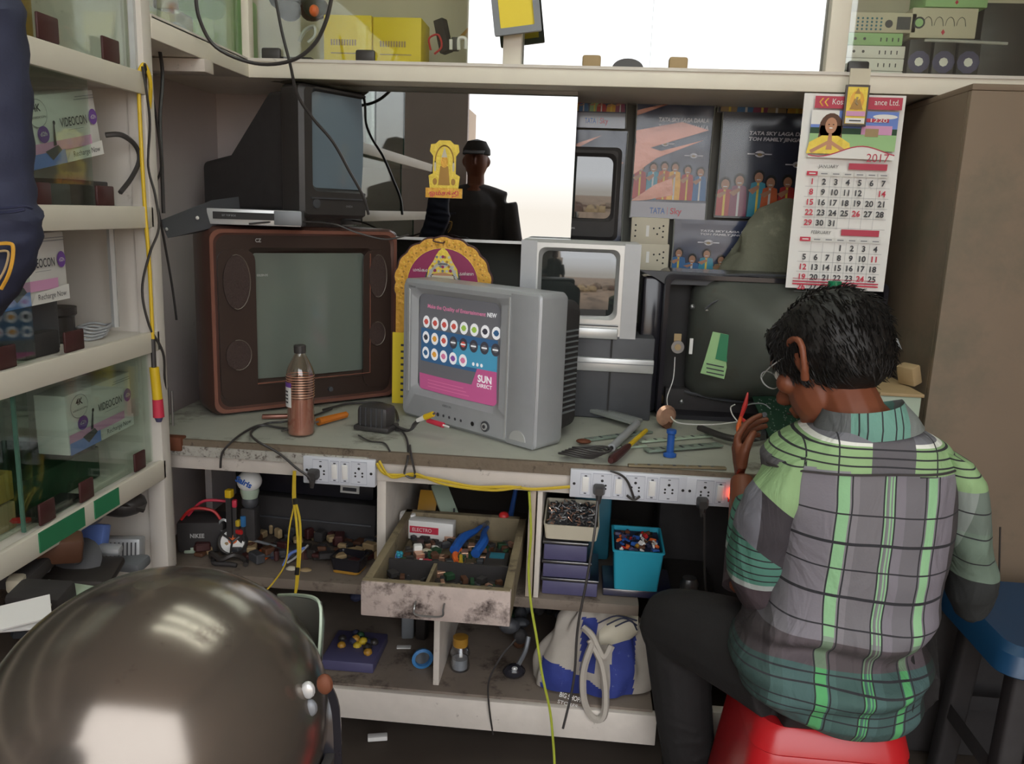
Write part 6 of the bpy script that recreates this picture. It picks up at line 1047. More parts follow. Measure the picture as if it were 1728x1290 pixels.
# ================================================================== STOOLS
def stool_mesh(m, c, w_, h_, mt, d=None):
    d = d or w_
    m.rings([[(c[0]+x, c[1]+y, z) for x, y in rrect(a, b, .05, 6)] for a, b, z in ((w_+.10, d+.10, .0), (w_+.085, d+.085, h_*.35), (w_+.03, d+.03, h_-.06), (w_+.022, d+.022, h_-.05), (w_+.03, d+.03, h_-.045), (w_+.012, d+.012, h_-.012), (w_-.006, d-.006, h_), (w_-.08, d-.08, h_-.003))], mt)
p = at(1405, 1245, Z=.45); SX, SY = p.x+.012, 1.53
t = thing('plastic_stool', 'bright red plastic stool the man sits on', 'stool', (SX, SY, 0)); m = MB(); stool_mesh(m, (SX, SY, 0), .262, .445, 'redpl'); m.build('stool_shell', t)
m = MB()
for k in range(2): m.rings([[(SX+x, SY-.165-.004, z) for x, z in rrect(w0, h0, .02, 3, 0, .30-.14*k)] for w0, h0 in ((.18, .08), (.17, .07))], 'redpl')
m.build('side_panels', t)
p = at(1690, 1060, Z=.50); cx_, cy_ = p.x+.135, p.y+.05; t = thing('plastic_stool', 'blue plastic stool at the right edge behind the man', 'stool', (cx_, cy_, 0)); m = MB()
m.rings([[(cx_+x, cy_+y, z) for x, y in rrect(a, a, .05, 6)] for a, z in ((.38, .455), (.39, .46), (.37, .50), (.34, .515), (.26, .512))], 'bluestool'); m.build('seat', t)
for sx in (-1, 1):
    for sy in (-1, 1): MB().rings([[(cx_+sx*q+x, cy_+sy*q+y, z) for x, y in rrect(.05, .05, .01, 3)] for q, z in ((.13, 0), (.11, .46))], 'blackmat').build('leg', t)  # legs coloured black to stand in for shade under the blue seat
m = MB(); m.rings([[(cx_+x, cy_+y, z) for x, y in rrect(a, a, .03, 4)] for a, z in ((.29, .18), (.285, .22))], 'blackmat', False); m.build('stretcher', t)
one(MB().bb((.80, cy_+.215, .001), (1.45, 2.06, .40), 'blackmat', .02), 'black_bin', 'large black box on the floor behind the blue stool, before the plywood cupboard', 'box')
# ================================================================== HELMET
hc = at(272, 1236, Y=.60); hr = .132
Xh = FR(hc, R(-30)); ht = thing('motorcycle_helmet', 'scratched dark metallic motorcycle helmet large in the near left corner', 'helmet', (hc.x, hc.y, hc.z-.13), R(-30))
m = MB(Xh); G = []
for i in range(25):
    a = math.pi*.5-(i/24)*math.pi*.80; k = math.cos(a); z = math.sin(a)
    G.append([(math.cos(b)*hr*max(k, .004)*(1.0 if z > 0 else 1-.12*z*z), math.sin(b)*hr*1.10*max(k, .004), z*hr*1.04) for b in [2*math.pi*j/56 for j in range(56)]])
m.rings(G, 'steelhelm', False); m.build('shell', ht)
m = MB(Xh); G = []
for off in (-.002, .006):
    G.append([(math.cos(b)*(hr*1.0+off), math.sin(b)*(hr*1.10+off), -.045+.02*math.cos(b)) for b in [2*math.pi*j/48 for j in range(48)]]); G.append([(math.cos(b)*(hr*.995+off), math.sin(b)*(hr*1.095+off), -.062+.02*math.cos(b)) for b in [2*math.pi*j/48 for j in range(48)]])
m.rings([G[0], G[2], G[3], G[1]], 'blackmat', False); m.build('edge_trim', ht)
# visor and hinges on the right side
hv = at(545, 1180, Y=.66)
m = MB(); G = []
vx = []
for i in range(7):
    t_ = i/6; px = 468+t_*(541-468); Yv = .80-.10*t_
    G.append([at(px, 1006+4*t_*t_*3, Y=Yv), at(px+6*t_, 1050, Y=Yv-.01), at(px+2, 1110, Y=Yv-.02), at(px-2, 1160, Y=Yv-.03)])
vs = [v for g in G for v in g]+[v+Vector((.0, .003, 0)) for g in G for v in g]; n_ = len(G)*4; fs = []
for i in range(6):
    for j in range(3): a = i*4+j; fs += [(a, a+1, a+5, a+4), (n_+a, n_+a+4, n_+a+5, n_+a+1)]
for i in range(6): fs += [(i*4, i*4+4, n_+i*4+4, n_+i*4), (i*4+3, n_+i*4+3, n_+i*4+7, i*4+7)]
fs += [(0, n_, n_+1, 1), (1, n_+1, n_+2, 2), (2, n_+2, n_+3, 3)]+[(24+j, 25+j, n_+25+j, n_+24+j) for j in range(3)]
m._add(vs, fs, 'visor'); m.tube([at(470, 1005, Y=.80), at(500, 1005, Y=.76), at(528, 1009, Y=.72), at(540, 1022, Y=.70), at(541, 1060, Y=.69), at(536, 1130, Y=.68)], .0018, 'palegreen', 5); m.build('visor', ht)['label'] = 'raised greenish see-through visor'
m = MB(); m.tube([at(505, 1080, Y=.67), at(535, 1150, Y=.66), at(552, 1200, Y=.65), at(556, 1300, Y=.64)], .012, 'blackgloss', 8, 6, [.004, .010, .012, .012]); m.build('side_guard', ht)
for px, py, mt, r_ in ((520, 1165, 'silverlt', .006), (548, 1155, 'rust', .007), (507, 1222, 'rust', .009), (524, 1195, 'silverdk', .006)):
    c_ = at(px, py, Y=.60); MB().ell(c_, (r_, r_*.7, r_*1.3), mt, 10, 7).build('hinge_screw', ht)
one(MB().bb((hc.x-.15, hc.y-.22, hc.z-.20), (hc.x+.13, hc.y+.12, hc.z-.125), 'blackmat', .03).bb((hc.x-.06, hc.y-.15, .0), (hc.x+.06, hc.y+.06, hc.z-.19), 'vase', .01), 'added_motorcycle_seat', 'black padded trunk carrying the helmet, outside the picture', 'saddle')  # motorcycle seat, unseen, added to hold up the helmet
# ================================================================== NAVY SLEEVE AT THE LEFT EDGE
m = MB(); pr = [(-10, -25, 20), (20, -25, 30), (80, -25, 34), (150, -28, 42), (220, -28, 46), (290, -28, 48), (335, -30, 52), (365, -30, 64), (400, -34, 62), (440, -40, 50), (480, -50, 32), (520, -60, 4), (545, -70, -30)]; G = []
for y, xl_, xr_ in pr:
    a, b = at(xl_-60, y, Y=.95), at(xr_, y, Y=.95); c_ = (a+b)/2; rx_ = (b-a).length/2
    G.append([c_+Vector((math.cos(q)*rx_, math.sin(q)*.045, 0))*(1+.06*noise.noise(Vector((math.cos(q)*3, y*.03, math.sin(q)*3)))) if False else c_+Vector((math.cos(q)*rx_*(1+.03*noise.noise(Vector((q, y*.03, 0)))), math.sin(q)*.045, .004*math.sin(q*3+y*.05))) for q in [2*math.pi*j/32 for j in range(32)]])
GG = []
for i in range(len(G)-1):
    for k in range(4): GG.append([G[i][j].lerp(G[i+1][j], k/4)+Vector((0, -.003*math.sin((i*4+k)*1.3+j*.3), 0)) for j in range(32)])
GG.append(G[-1]); t = thing('navy_jacket', 'navy cloth jacket sleeve with a yellow-edged emblem hanging at the left edge', 'jacket', G[-1][0]); m.rings(GG, 'sleevenavy'); m.build('sleeve', t)
m = MB(); m.tube([at(-5, 412, Y=.902), at(14, 411, Y=.902), at(22, 416, Y=.902), at(21, 440, Y=.901), at(14, 465, Y=.900), at(2, 488, Y=.900)], .0022, 'gold', 6).tube([at(-5, 425, Y=.902), at(12, 424, Y=.902), at(14, 434, Y=.902), at(8, 455, Y=.901), at(-3, 475, Y=.900)], .0014, 'tan', 6); m.build('yellow_emblem', t)
m = MB(); m.tube([at(-8, 352, Y=.903), at(20, 350, Y=.901), at(40, 348, Y=.904), at(54, 352, Y=.915)], .0016, 'navy', 6).tube([at(-8, 360, Y=.903), at(20, 358, Y=.901), at(42, 354, Y=.904)], .0016, 'navy', 6); m.build('seam', t)
# ================================================================== PEOPLE
def remesh(mb, name, parent, voxel, mat, smooth=4):
    o = mb.build(name, None); me = o.data; loc = o.location.copy()
    md = o.modifiers.new('r', 'REMESH'); md.mode = 'VOXEL'; md.voxel_size = voxel; md.use_smooth_shade = True
    if smooth: s_ = o.modifiers.new('s', 'SMOOTH'); s_.iterations = smooth; s_.factor = .5
    bpy.context.view_layer.update(); nm = bpy.data.meshes.new_from_object(o.evaluated_get(bpy.context.evaluated_depsgraph_get()))
    o.modifiers.clear(); o.data = nm; nm.name = name; nm.materials.clear(); nm.materials.append(MATS[mat])
    for p in nm.polygons: p.material_index = 0; p.use_smooth = True
    nm.transform(Matrix.Translation(loc)); o.location = (0, 0, 0)
    Wp = WM[parent]; nm.transform(Wp.inverted()); o.parent = parent; WM[o] = Wp; return o
def limb(m, pts, rr, n=14): m.tube(pts, rr[0], 'skin', n, 6, rr)
def nrm(v): return Vector(v).normalized()
def hand(m, wrist, dirv, palmn, spread, curl, s=1.0, thumb_side=1):
    """palm and five bent fingers; dirv along the hand, palmn normal out of the palm, spread sideways axis"""
    d, n_, sd_ = nrm(dirv), nrm(palmn), nrm(spread)
    for k in range(4):
        u = (k-1.5)*.0205*s; b = wrist+sd_*u*.8+d*.015*s; kn = wrist+sd_*u+d*.085*s
        m.tube([b, wrist+sd_*u*.95+d*.05*s, kn], .012*s, 'skin', 8, 4, [.0125*s, .0115*s, .0088*s])
        L = (.040, .045, .042, .032)[k]*s; c = curl[k]; p, q = kn, d
        for j, f in enumerate((1, .62, .5)):
            q = nrm(q*math.cos(c)+n_*math.sin(c)); p2 = p+q*L*f; m.tube([p, p2], .0085*s, 'skin', 8, 3, [(.0086-.0007*j)*s, (.0079-.0007*j)*s]); p = p2; c = c*.9
            n_k = n_
    t0 = wrist+sd_*thumb_side*.022*s+d*.02*s; t1 = t0+sd_*thumb_side*.022*s+d*.03*s+n_*.012*s; t2 = t1+d*.026*s+n_*.016*s+sd_*thumb_side*.002; t3 = t2+d*.018*s+n_*.014*s-sd_*thumb_side*.006
    m.tube([t0, t1, t2, t3], .011*s, 'skin', 8, 4, [.014*s, .0115*s, .010*s, .0075*s])
# ---- shirt plaid material: stripes in x, lines in z, bands by height
def ramp(n, src, stops, lo, hi):
    mr = n.nodes.new('ShaderNodeMapRange'); mr.inputs[1].default_value = lo; mr.inputs[2].default_value = hi; n.links.new(src, mr.inputs[0])
    r_ = n.nodes.new('ShaderNodeValToRGB'); r_.color_ramp.interpolation = 'CONSTANT'; el = r_.color_ramp.elements
    while len(el) > 1: el.remove(el[-1])
    el[0].position = 0; el[0].color = lin(stops[0][1])
    for p, c in stops[1:]: q = el.new(min(1, max(0, (p-lo)/(hi-lo)))); q.color = lin(c)
    n.links.new(mr.outputs[0], r_.inputs[0]); return r_.outputs[0]
def plaid(name, xst, zlines, bands, xr_, zr, wob=.006, ax=('X', 'Z')):
    mt = bpy.data.materials.new(name); MATS[name] = mt; mt.use_nodes = True; n = mt.node_tree; p = n.nodes['Principled BSDF']; p.inputs['Roughness'].default_value = .85
    t = n.nodes.new('ShaderNodeTexCoord'); nz = n.nodes.new('ShaderNodeTexNoise'); nz.inputs['Scale'].default_value = 7; n.links.new(t.outputs['Object'], nz.inputs['Vector'])
    ma = n.nodes.new('ShaderNodeVectorMath'); ma.operation = 'MULTIPLY_ADD'; ma.inputs[1].default_value = (wob*2,)*3; n.links.new(nz.outputs[1], ma.inputs[0]); n.links.new(t.outputs['Object'], ma.inputs[2])
    sp_ = n.nodes.new('ShaderNodeSeparateXYZ'); n.links.new(ma.outputs[0], sp_.inputs[0])
    X, Z = sp_.outputs[ax[0]], sp_.outputs[ax[1]]
    def mix(f, a, b):
        m_ = n.nodes.new('ShaderNodeMix'); m_.data_type = 'RGBA'
        if isinstance(f, float): m_.inputs[0].default_value = f
        else: n.links.new(f, m_.inputs[0])
        n.links.new(a, m_.inputs[6]); n.links.new(b, m_.inputs[7]); return m_.outputs[2]
    base = ramp(n, Z, bands, *zr); base2 = ramp(n, X, xst['tone'], *xr_)
    mul = n.nodes.new('ShaderNodeMix'); mul.data_type = 'RGBA'; mul.blend_type = 'MULTIPLY'; mul.inputs[0].default_value = 1; n.links.new(base, mul.inputs[6]); n.links.new(base2, mul.inputs[7]); c = mul.outputs[2]
    if 'green' in xst:
        gm = ramp(n, X, xst['green'][0], *xr_); gc = ramp(n, Z, xst['green'][1], *zr); gmm = ramp(n, Z, xst['green'][2], *zr)
        mm_ = n.nodes.new('ShaderNodeMath'); mm_.operation = 'MULTIPLY'; n.links.new(gm, mm_.inputs[0]); n.links.new(gmm, mm_.inputs[1]); c = mix(mm_.outputs[0], c, gc)
    for src, lines, rg in ((Z, zlines, zr), (X, xst.get('lines', []), xr_)):
        if not lines: continue
        st = [(rg[0], '#000000')]
        for z, w_ in sorted(lines): st += [(z-w_/2, '#ffffff'), (z+w_/2, '#000000')]
        for i in range(0, len(st)-1, 24):
            seg = [(rg[0], '#000000')]+st[1+i:25+i]
            c0 = n.nodes.new('ShaderNodeRGB'); c0.outputs[0].default_value = lin('#2c2c30'); f = ramp(n, src, seg, *rg); c = mix(f, c, c0.outputs[0])
    n.links.new(c, p.inputs['Base Color'])
    wv = n.nodes.new('ShaderNodeTexNoise'); wv.inputs['Scale'].default_value = 300; bp = n.nodes.new('ShaderNodeBump'); bp.inputs['Strength'].default_value = .15; bp.inputs['Distance'].default_value = .003
    n.links.new(t.outputs['Object'], wv.inputs['Vector']); n.links.new(wv.outputs[0], bp.inputs['Height'])
    w2 = n.nodes.new('ShaderNodeTexNoise'); w2.inputs['Scale'].default_value = 9; w2.inputs['Distortion'].default_value = 1.2; w2.inputs['Detail'].default_value = 3; mp = n.nodes.new('ShaderNodeMapping'); mp.inputs['Scale'].default_value = (1.6, 1.6, .7); mp.inputs['Rotation'].default_value = (0, .5, 0)
    n.links.new(t.outputs['Object'], mp.inputs[0]); n.links.new(mp.outputs[0], w2.inputs['Vector']); b2 = n.nodes.new('ShaderNodeBump'); b2.inputs['Strength'].default_value = .55; b2.inputs['Distance'].default_value = .02; n.links.new(w2.outputs[0], b2.inputs['Height']); n.links.new(bp.outputs[0], b2.inputs['Normal']); n.links.new(b2.outputs[0], p.inputs['Normal']); return mt
# ---- key points of the seated man
YB = 1.40
HC = at(1392, 604, Y=1.50)                       # head centre
NB = at(1455, 700, Y=1.43)                       # base of neck
SL, SR = at(1312, 800, Y=1.45), at(1618, 790, Y=1.45)
EL, ER = at(1262, 990, Y=1.55), at(1630, 990, Y=1.55)
HP = at(1405, 1175, Y=1.47); HP.z = .575
man = thing('person', 'seated man in a green and grey plaid shirt seen from behind, repairing the opened television', 'person', (HP.x, HP.y, 0))
ML = Matrix.Translation(-Vector((HP.x, HP.y, 0)))
m = MB()
limb(m, [HP+Vector((0, 0, -.02)), HP+Vector((.0, .0, .12)), at(1475, 900, Y=1.46), at(1470, 790, Y=1.46), NB], [.09, .09, .10, .075, .045])
limb(m, [SL+Vector((.02, .02, -.03)), NB+Vector((0, .02, -.055)), SR+Vector((-.02, .02, -.03))], [.04, .04, .04])
limb(m, [NB+Vector((0, .0, -.03)), at(1430, 672, Y=1.46), at(1405, 630, Y=1.49)], [.055, .050, .052])
# arms
WL = at(1252, 808, Y=1.76); WR = at(1480, 780, Y=1.85)
limb(m, [SL+Vector((0,.01,-.02)), SL.lerp(EL, .5), EL], [.038, .036, .034]); limb(m, [EL, EL.lerp(WL, .5)+Vector((0, 0, -.01)), WL], [.036, .034, .024])
limb(m, [SR+Vector((0,.01,-.02)), SR.lerp(ER, .5), ER], [.038, .036, .034]); limb(m, [ER, ER.lerp(WR, .5), WR], [.036, .034, .024])
hd = (at(1238, 762, Y=1.80)-WL); hand(m, WL, (-.15, .40, .80), (.95, .1, .12), (.12, .80, -.5), [.70, .85, .95, 1.05], .95, -1)
hand(m, WR, (-.5, .5, .15), (0, -.3, -.9), (.6, .6, 0), [.5, .55, .6, .65], .95, -1)
# legs
hipL, hipR = HP+Vector((-.085, 0, -.06)), HP+Vector((.085, 0, -.06)); kL, kR = at(1140, 1052, Y=1.70), HP+Vector((.20, .34, .02)); aL, aR = at(1165, 1300, Y=1.72), HP+Vector((.18, .30, 0)); aL.z = .08; aR.z = .08
limb(m, [hipL, hipL.lerp(kL, .5), kL], [.06, .07, .055]); limb(m, [kL, kL.lerp(aL, .4), aL], [.052, .048, .035]); limb(m, [hipR, hipR.lerp(kR, .5), kR], [.06, .07, .055]); limb(m, [kR, kR.lerp(aR, .4), aR], [.052, .048, .035])
for a_ in (aL, aR): limb(m, [a_+Vector((0, -.04, -.035)), a_+Vector((0, .06, -.045)), a_+Vector((-.01, .16, -.055))], [.034, .036, .024])
# head: skull tilted down and to the left
fd = nrm((-.55, .60, -.58)); up = nrm((-.20, .42, .88)); up = nrm(up-fd*up.dot(fd)); rt = fd.cross(up)   # face direction, crown, right ear axis
HM = Matrix((rt, fd, up)).transposed().to_4x4(); HM.translation = HC
m.ell(HC+up*.012-fd*.012, (.074, .092, .088), 'skin', 20, 14, HM.to_3x3().to_4x4())
m.ell(HC-up*.055+fd*.030, (.054, .060, .060), 'skin', 16, 12, HM.to_3x3().to_4x4())       # jaw
m.ell(HC-up*.090+fd*.062, (.026, .026, .022), 'skin', 12, 8, HM.to_3x3().to_4x4())
def hp(x, y, z): return HM @ Vector((x, y, z))
m.tube([hp(0, .082, .015), hp(0, .102, -.018), hp(0, .112, -.030), hp(0, .092, -.040)], .01, 'skin', 8, 4, [.007, .010, .014, .010])
for s_ in (-1, 1): m.tube([hp(s_*.015, .084, .022), hp(s_*.035, .080, .024), hp(s_*.05, .066, .018)], .008, 'skin', 8, 4, [.007, .008, .006]); m.ell(hp(s_*.042, .062, -.022), (.02, .02, .02), 'skin', 10, 8)
m.tube([hp(-.022, .090, -.062), hp(0, .097, -.060), hp(.022, .090, -.062)], .006, 'skin', 8, 4, [.003, .006, .003]); m.tube([hp(-.018, .088, -.070), hp(0, .095, -.071), hp(.018, .088, -.070)], .006, 'skin', 8, 4, [.003, .007, .003])
for s_ in (-1, 1):
    m.tube([hp(s_*.074, .004, -.044), hp(s_*.088, -.014, -.024), hp(s_*.094, -.026, .004), hp(s_*.092, -.020, .020), hp(s_*.086, -.002, .026), hp(s_*.080, .008, .014)], .006, 'skin', 8, 5, [.009, .006, .0065, .0065, .006, .005]); m.ell(hp(s_*.080, -.006, -.012), (.007, .014, .026), 'skin', 10, 8, HM.to_3x3().to_4x4())
body = remesh(m, 'body', man, .0030, 'skin', 4)
m = MB()
for s_ in (-1, 1): m.ell(hp(s_*.028, .078, .002), (.012, .012, .012), 'white', 12, 8).ell(hp(s_*.028, .087, .000), (.005, .005, .005), 'black', 8, 6)
m.build('eyes', body)
m = MB(); m.tube([hp(-.02, .099, -.0655), hp(0, .105, -.0655), hp(.02, .099, -.0655)], .0012, 'maroon'); m.build('mouth_line', body)
# hair: one soft mass with short strands lying over it
def hairfn(v): return 1+.05*noise.noise(v*4)
m = MB(HM); m.ell((0, -.022, .022), (.090, .106, .090), 'hair', 44, 30, None, hairfn); m.ell((0, -.046, -.014), (.078, .072, .072), 'hair', 30, 20)
m.ell((0, .050, .062), (.064, .034, .034), 'hair', 24, 14)
for s_ in (-1, 1): m.ell((s_*.066, .034, .022), (.014, .018, .030), 'hair', 12, 8)
hr_ = remesh(m, 'hair', man, .006, 'hair', 6)
hi_ = WM[man].inverted(); random.seed(31); m = MB()
from mathutils.bvhtree import BVHTree
bt_ = BVHTree.FromPolygons([v.co[:] for v in hr_.data.vertices], [tuple(p.vertices) for p in hr_.data.polygons]); Hl = hi_ @ HM; cn = Hl @ Vector((0, -.03, .0)); R3 = Hl.to_3x3()
for k in range(2300):
    a = random.uniform(0, 6.283); b = math.asin(random.uniform(-.75, 1)); v = R3 @ Vector((math.cos(a)*math.cos(b), math.sin(a)*math.cos(b), math.sin(b)))
    hit, nn, _, _ = bt_.ray_cast(cn+v*.3, -v)
    if hit is None: continue
    lv = R3.inverted() @ v; whorl = R3 @ Vector((lv.y*.5+.25, -.35-lv.x*.3, -.75)); sw = whorl-nn*whorl.dot(nn); sw.normalize(); sw += R3 @ Vector((random.uniform(-.3, .3), random.uniform(-.3, .3), random.uniform(-.3, .3))); L_ = random.uniform(.012, .026)
    p0, p1, p2 = [WM[man] @ q for q in (hit-nn*.002, hit+nn*.003+sw*L_*.5, hit+sw*L_+nn*random.uniform(-.001, .006))]
    m.tube([p0, p1, p2], .0012, 'hair', 3, 2, [.0014, .0011, .0003])
m.build('hair_strands', hr_)
# glasses
m = MB(HM)
for s_ in (-1, 1):
    m.rings([[(s_*.033+(.022+k)*math.cos(q), .100+y, .002+(.017+k)*math.sin(q)) for q in [2*math.pi*j/22 for j in range(22)]] for k, y in ((0, 0), (.0016, 0), (.0016, .002), (0, .002), (0, 0))], 'silverlt', False, True); m.tube([(s_*.055, .100, .006), (s_*.074, .06, .008), (s_*.078, -.006, .010)], .0012, 'silverlt', 5, 4)
m.tube([(-.011, .102, .006), (0, .104, .010), (.011, .102, .006)], .0012, 'silverlt', 5, 4); m.build('glasses', man)
# trousers
m = MB(); limb(m, [HP+Vector((0, .01, .06)), HP+Vector((0, .0, -.05))], [.12, .13]); limb(m, [hipL+Vector((-.02, .01, .02)), hipR+Vector((.02, .01, .02))], [.12, .12]); limb(m, [hipL, hipL.lerp(kL, .5)+Vector((0, 0, .01)), kL, kL+(aL-kL)*.06], [.10, .092, .075, .07]); limb(m, [kL+Vector((0, 0, .005)), kL.lerp(aL, .45), aL+Vector((0, 0, .03))], [.074, .066, .058])
limb(m, [hipR, hipR.lerp(kR, .5)+Vector((0, 0, .01)), kR, kR+(aR-kR)*.06], [.10, .092, .075, .07]); limb(m, [kR, kR.lerp(aR, .45), aR+Vector((0, 0, .03))], [.074, .066, .058])
for i in range(9):
    a_ = i*.7; c_ = kL.lerp(aL, .12+i*.09); m.tube([c_+Vector((math.cos(a_+q)*.062, math.sin(a_+q)*.062, .012*math.sin(q*2))) for q in (0, .7, 1.4, 2.1)], .006, 'skin', 6, 4)
tr = remesh(m, 'trousers', man, .006, 'trouser', 3)
tag(MB().bb(aL+Vector((-.045, -.06, -.08)), aL+Vector((.04, .18, -.035)), 'blackmat', .02).build('shoe', man), None); MB().bb(aR+Vector((-.045, -.06, -.08)), aR+Vector((.04, .18, -.035)), 'blackmat', .02).build('shoe', man)
# shirt torso: rings given by pixel left/right extents per row
rows = [(714, 1405, 1520, .060, 1.45), (722, 1385, 1552, .080, 1.45), (738, 1350, 1590, .095, 1.452), (758, 1318, 1622, .105, 1.455), (785, 1300, 1640, .115, 1.46), (830, 1305, 1645, .122, 1.46), (900, 1318, 1640, .125, 1.455), (980, 1320, 1625, .125, 1.452), (1050, 1300, 1600, .125, 1.455), (1090, 1262, 1588, .125, 1.46), (1118, 1243, 1592, .130, 1.465), (1150, 1246, 1592, .135, 1.465), (1185, 1268, 1588, .137, 1.465), (1212, 1300, 1578, .135, 1.47), (1228, 1340, 1562, .125, 1.475)]
def lerprow(t_):
    f = t_*(len(rows)-1); i = min(int(f), len(rows)-2); q = f-i; a, b = rows[i], rows[i+1]; return [a[k]+(b[k]-a[k])*q for k in range(5)]
G = []; NR, NA = 110, 128
for i in range(NR):
    py, x0, x1, dp, yc = lerprow(i/(NR-1)); a, b = at(x0, py, Y=yc-.65*dp), at(x1, py, Y=yc-.65*dp); c_ = (a+b)/2; rx_ = (b.x-a.x)/2; ring = []
    for j in range(NA):
        q = 2*math.pi*j/NA; cx_, sy_ = math.cos(q), math.sin(q); e_ = .82
        x = rx_*math.copysign(abs(cx_)**e_, cx_); y = dp*math.copysign(abs(sy_)**e_, sy_)
        n1 = noise.noise(Vector((x*5, py*.006, 3)))*.012; low = max(0, min(1, (py-960)/160)); 
        n2 = (noise.noise(Vector((x*6+py*.01, py*.030, 7)))*.020+.010*math.sin(py*.055+x*9+2*noise.noise(Vector((x*4, 0, 1)))))*low
        n3 = .009*math.sin(x*40+py*.012+3*noise.noise(Vector((x*3, py*.01, 5))))*(.3+low*.4)
        fold = -.016*math.exp(-((py-1100-x*60)/16)**2)+.012*math.exp(-((py-1078-x*60)/18)**2)
        d = 1+(n1+n2+n3+fold)/max(.06, dp)*(1 if sy_ < .3 else .3)
        zz_ = c_.z+(b.z-a.z)*.5*cx_+ (0 if py > 760 else .02*(abs(cx_))*0)
        sag = -.012*(x/rx_)**2*max(0, 1-(py-700)/120) if py < 820 else 0
        ring.append((c_.x+x*(1+ (d-1)*.35), yc+y*d, zz_+sag))
    G.append(ring)
H0 = Vector((HP.x, HP.y, 0)); zrow = lambda py: at(1450, py, Y=1.335).z; xc = lambda px: at(px, 950, Y=1.34).x-HP.x
white = '#ffffff'
bands = [(0, '#46615c'), (zrow(1240)-.02, '#4a6762'), (zrow(1140), '#5a5254'), (zrow(1085), '#7f7c80'), (zrow(803), '#86868a')]  # dark band above the hem colours in the shade of the fold
tone = [(xc(1230), '#b8b8b8'), (xc(1330), '#e8e8ea'), (xc(1350), '#f8f6fc'), (xc(1400), white), (xc(1440), '#e6e6e6'), (xc(1490), '#f6f4fa'), (xc(1520), '#dcdcde'), (xc(1570), '#f2eef6'), (xc(1615), '#8c8684')]
gm = [(xc(1200), '#000000'), (xc(1407), white), (xc(1425), '#000000'), (xc(1486), white), (xc(1488.5), '#404040'), (xc(1492), white), (xc(1494.5), '#404040'), (xc(1498), white), (xc(1500.5), '#000000'), (xc(1556), white), (xc(1574), '#000000')]
gc = [(0, '#58a468'), (zrow(1140), '#8cba8c')]
gmm = [(0, white), (zrow(1140), '#a0a0a0'), (zrow(1075), white), (zrow(803), '#000000')]
zl = [(zrow(y), .0035) for y in (866, 915, 962, 1010, 1060)]+[(zrow(y), .0018) for y in (1148, 1162, 1176, 1190, 1204, 1218, 1232)]
plaid('plaid_back', dict(tone=tone, green=(gm, gc, gmm), lines=[(xc(x), .002) for x in (1404, 1428, 1483, 1503, 1553, 1577, 1338)]), zl, bands, (-.32, .32), (.35, 1.05), .005)
zr2 = lambda py: at(1450, py, Y=1.385).z
ylines = [(zr2(y), .0022) for y in (749, 762, 775, 790)]
ybands = [(.5, '#8eae7c'), (zr2(744), '#dfe0d8'), (zr2(739), '#727278')]
yt = [(xc(1200), white), (xc(1452), '#7a9a9c'), (xc(1482), '#707076'), (xc(1530), white)]
yb2 = [(xc(1200), '#000000'), (xc(1455), white), (xc(1530), '#000000')]
m_y = plaid('plaid_yoke', dict(tone=[(xc(1200), white), (xc(1660), '#eeeeee')], green=(yb2, [(0, '#5e5c60')], [(0, white), (1.2, white)]), lines=[(xc(x), .0028) for x in (1352, 1402, 1568)]), ylines, ybands, (-.32, .32), (.35, 1.05), .003)
m = MB(); m.rings(G, 'plaid_back'); k = m.mi('plaid_yoke')
for f in m.bm.faces:
    if f.calc_center_median().z > zrow(803): f.material_index = k
shirt = m.build('shirt', man, sharp=1.2)
# re-origin is the person's empty, so material coordinates are person space (x from the hip centre)
m = MB(); a, b = at(1330, 803, Y=1.335), at(1640, 803, Y=1.335)
# seam along the yoke
q = []
iy = min(range(NR), key=lambda i: abs(sum(v[2] for v in G[i])/NA-zrow(803)))
m.tube([Vector(G[iy][j])+Vector((0, -.002, 0)) for j in range(NA//2+4, NA-3, 3)], .0022, 'shirtdk', 5, 2); m.build('yoke_seam', shirt)
# collar
G2 = []
for k_, (py, x0, x1, dp, yc) in enumerate([(716, 1370, 1555, .088, 1.445), (700, 1376, 1545, .084, 1.442), (682, 1384, 1528, .074, 1.442), (674, 1386, 1522, .069, 1.442), (680, 1390, 1518, .063, 1.442), (706, 1398, 1515, .056, 1.442)]):
    a, b = at(x0, py+14, Y=yc), at(x1, py, Y=yc); c_ = (a+b)/2; G2.append([(c_.x+(b.x-a.x)/2*math.cos(q), c_.y+dp*math.sin(q), c_.z+(b.z-a.z)/2*math.cos(q)-.02*max(0, math.sin(q))) for q in [2*math.pi*j/48 for j in range(48)]])
plaid('plaid_collar', dict(tone=[(xc(1200), '#8c8a8e'), (xc(1418), '#9cd2c4'), (xc(1520), '#b0b0b0')], lines=[(xc(x), .002) for x in (1432, 1444, 1456, 1468, 1480, 1492, 1505)]), [], [(.3, '#b0b8b4')], (-.32, .32), (.35, 1.15), .001)
m = MB(); m.rings(G2, 'plaid_collar', False); m.build('collar', shirt)
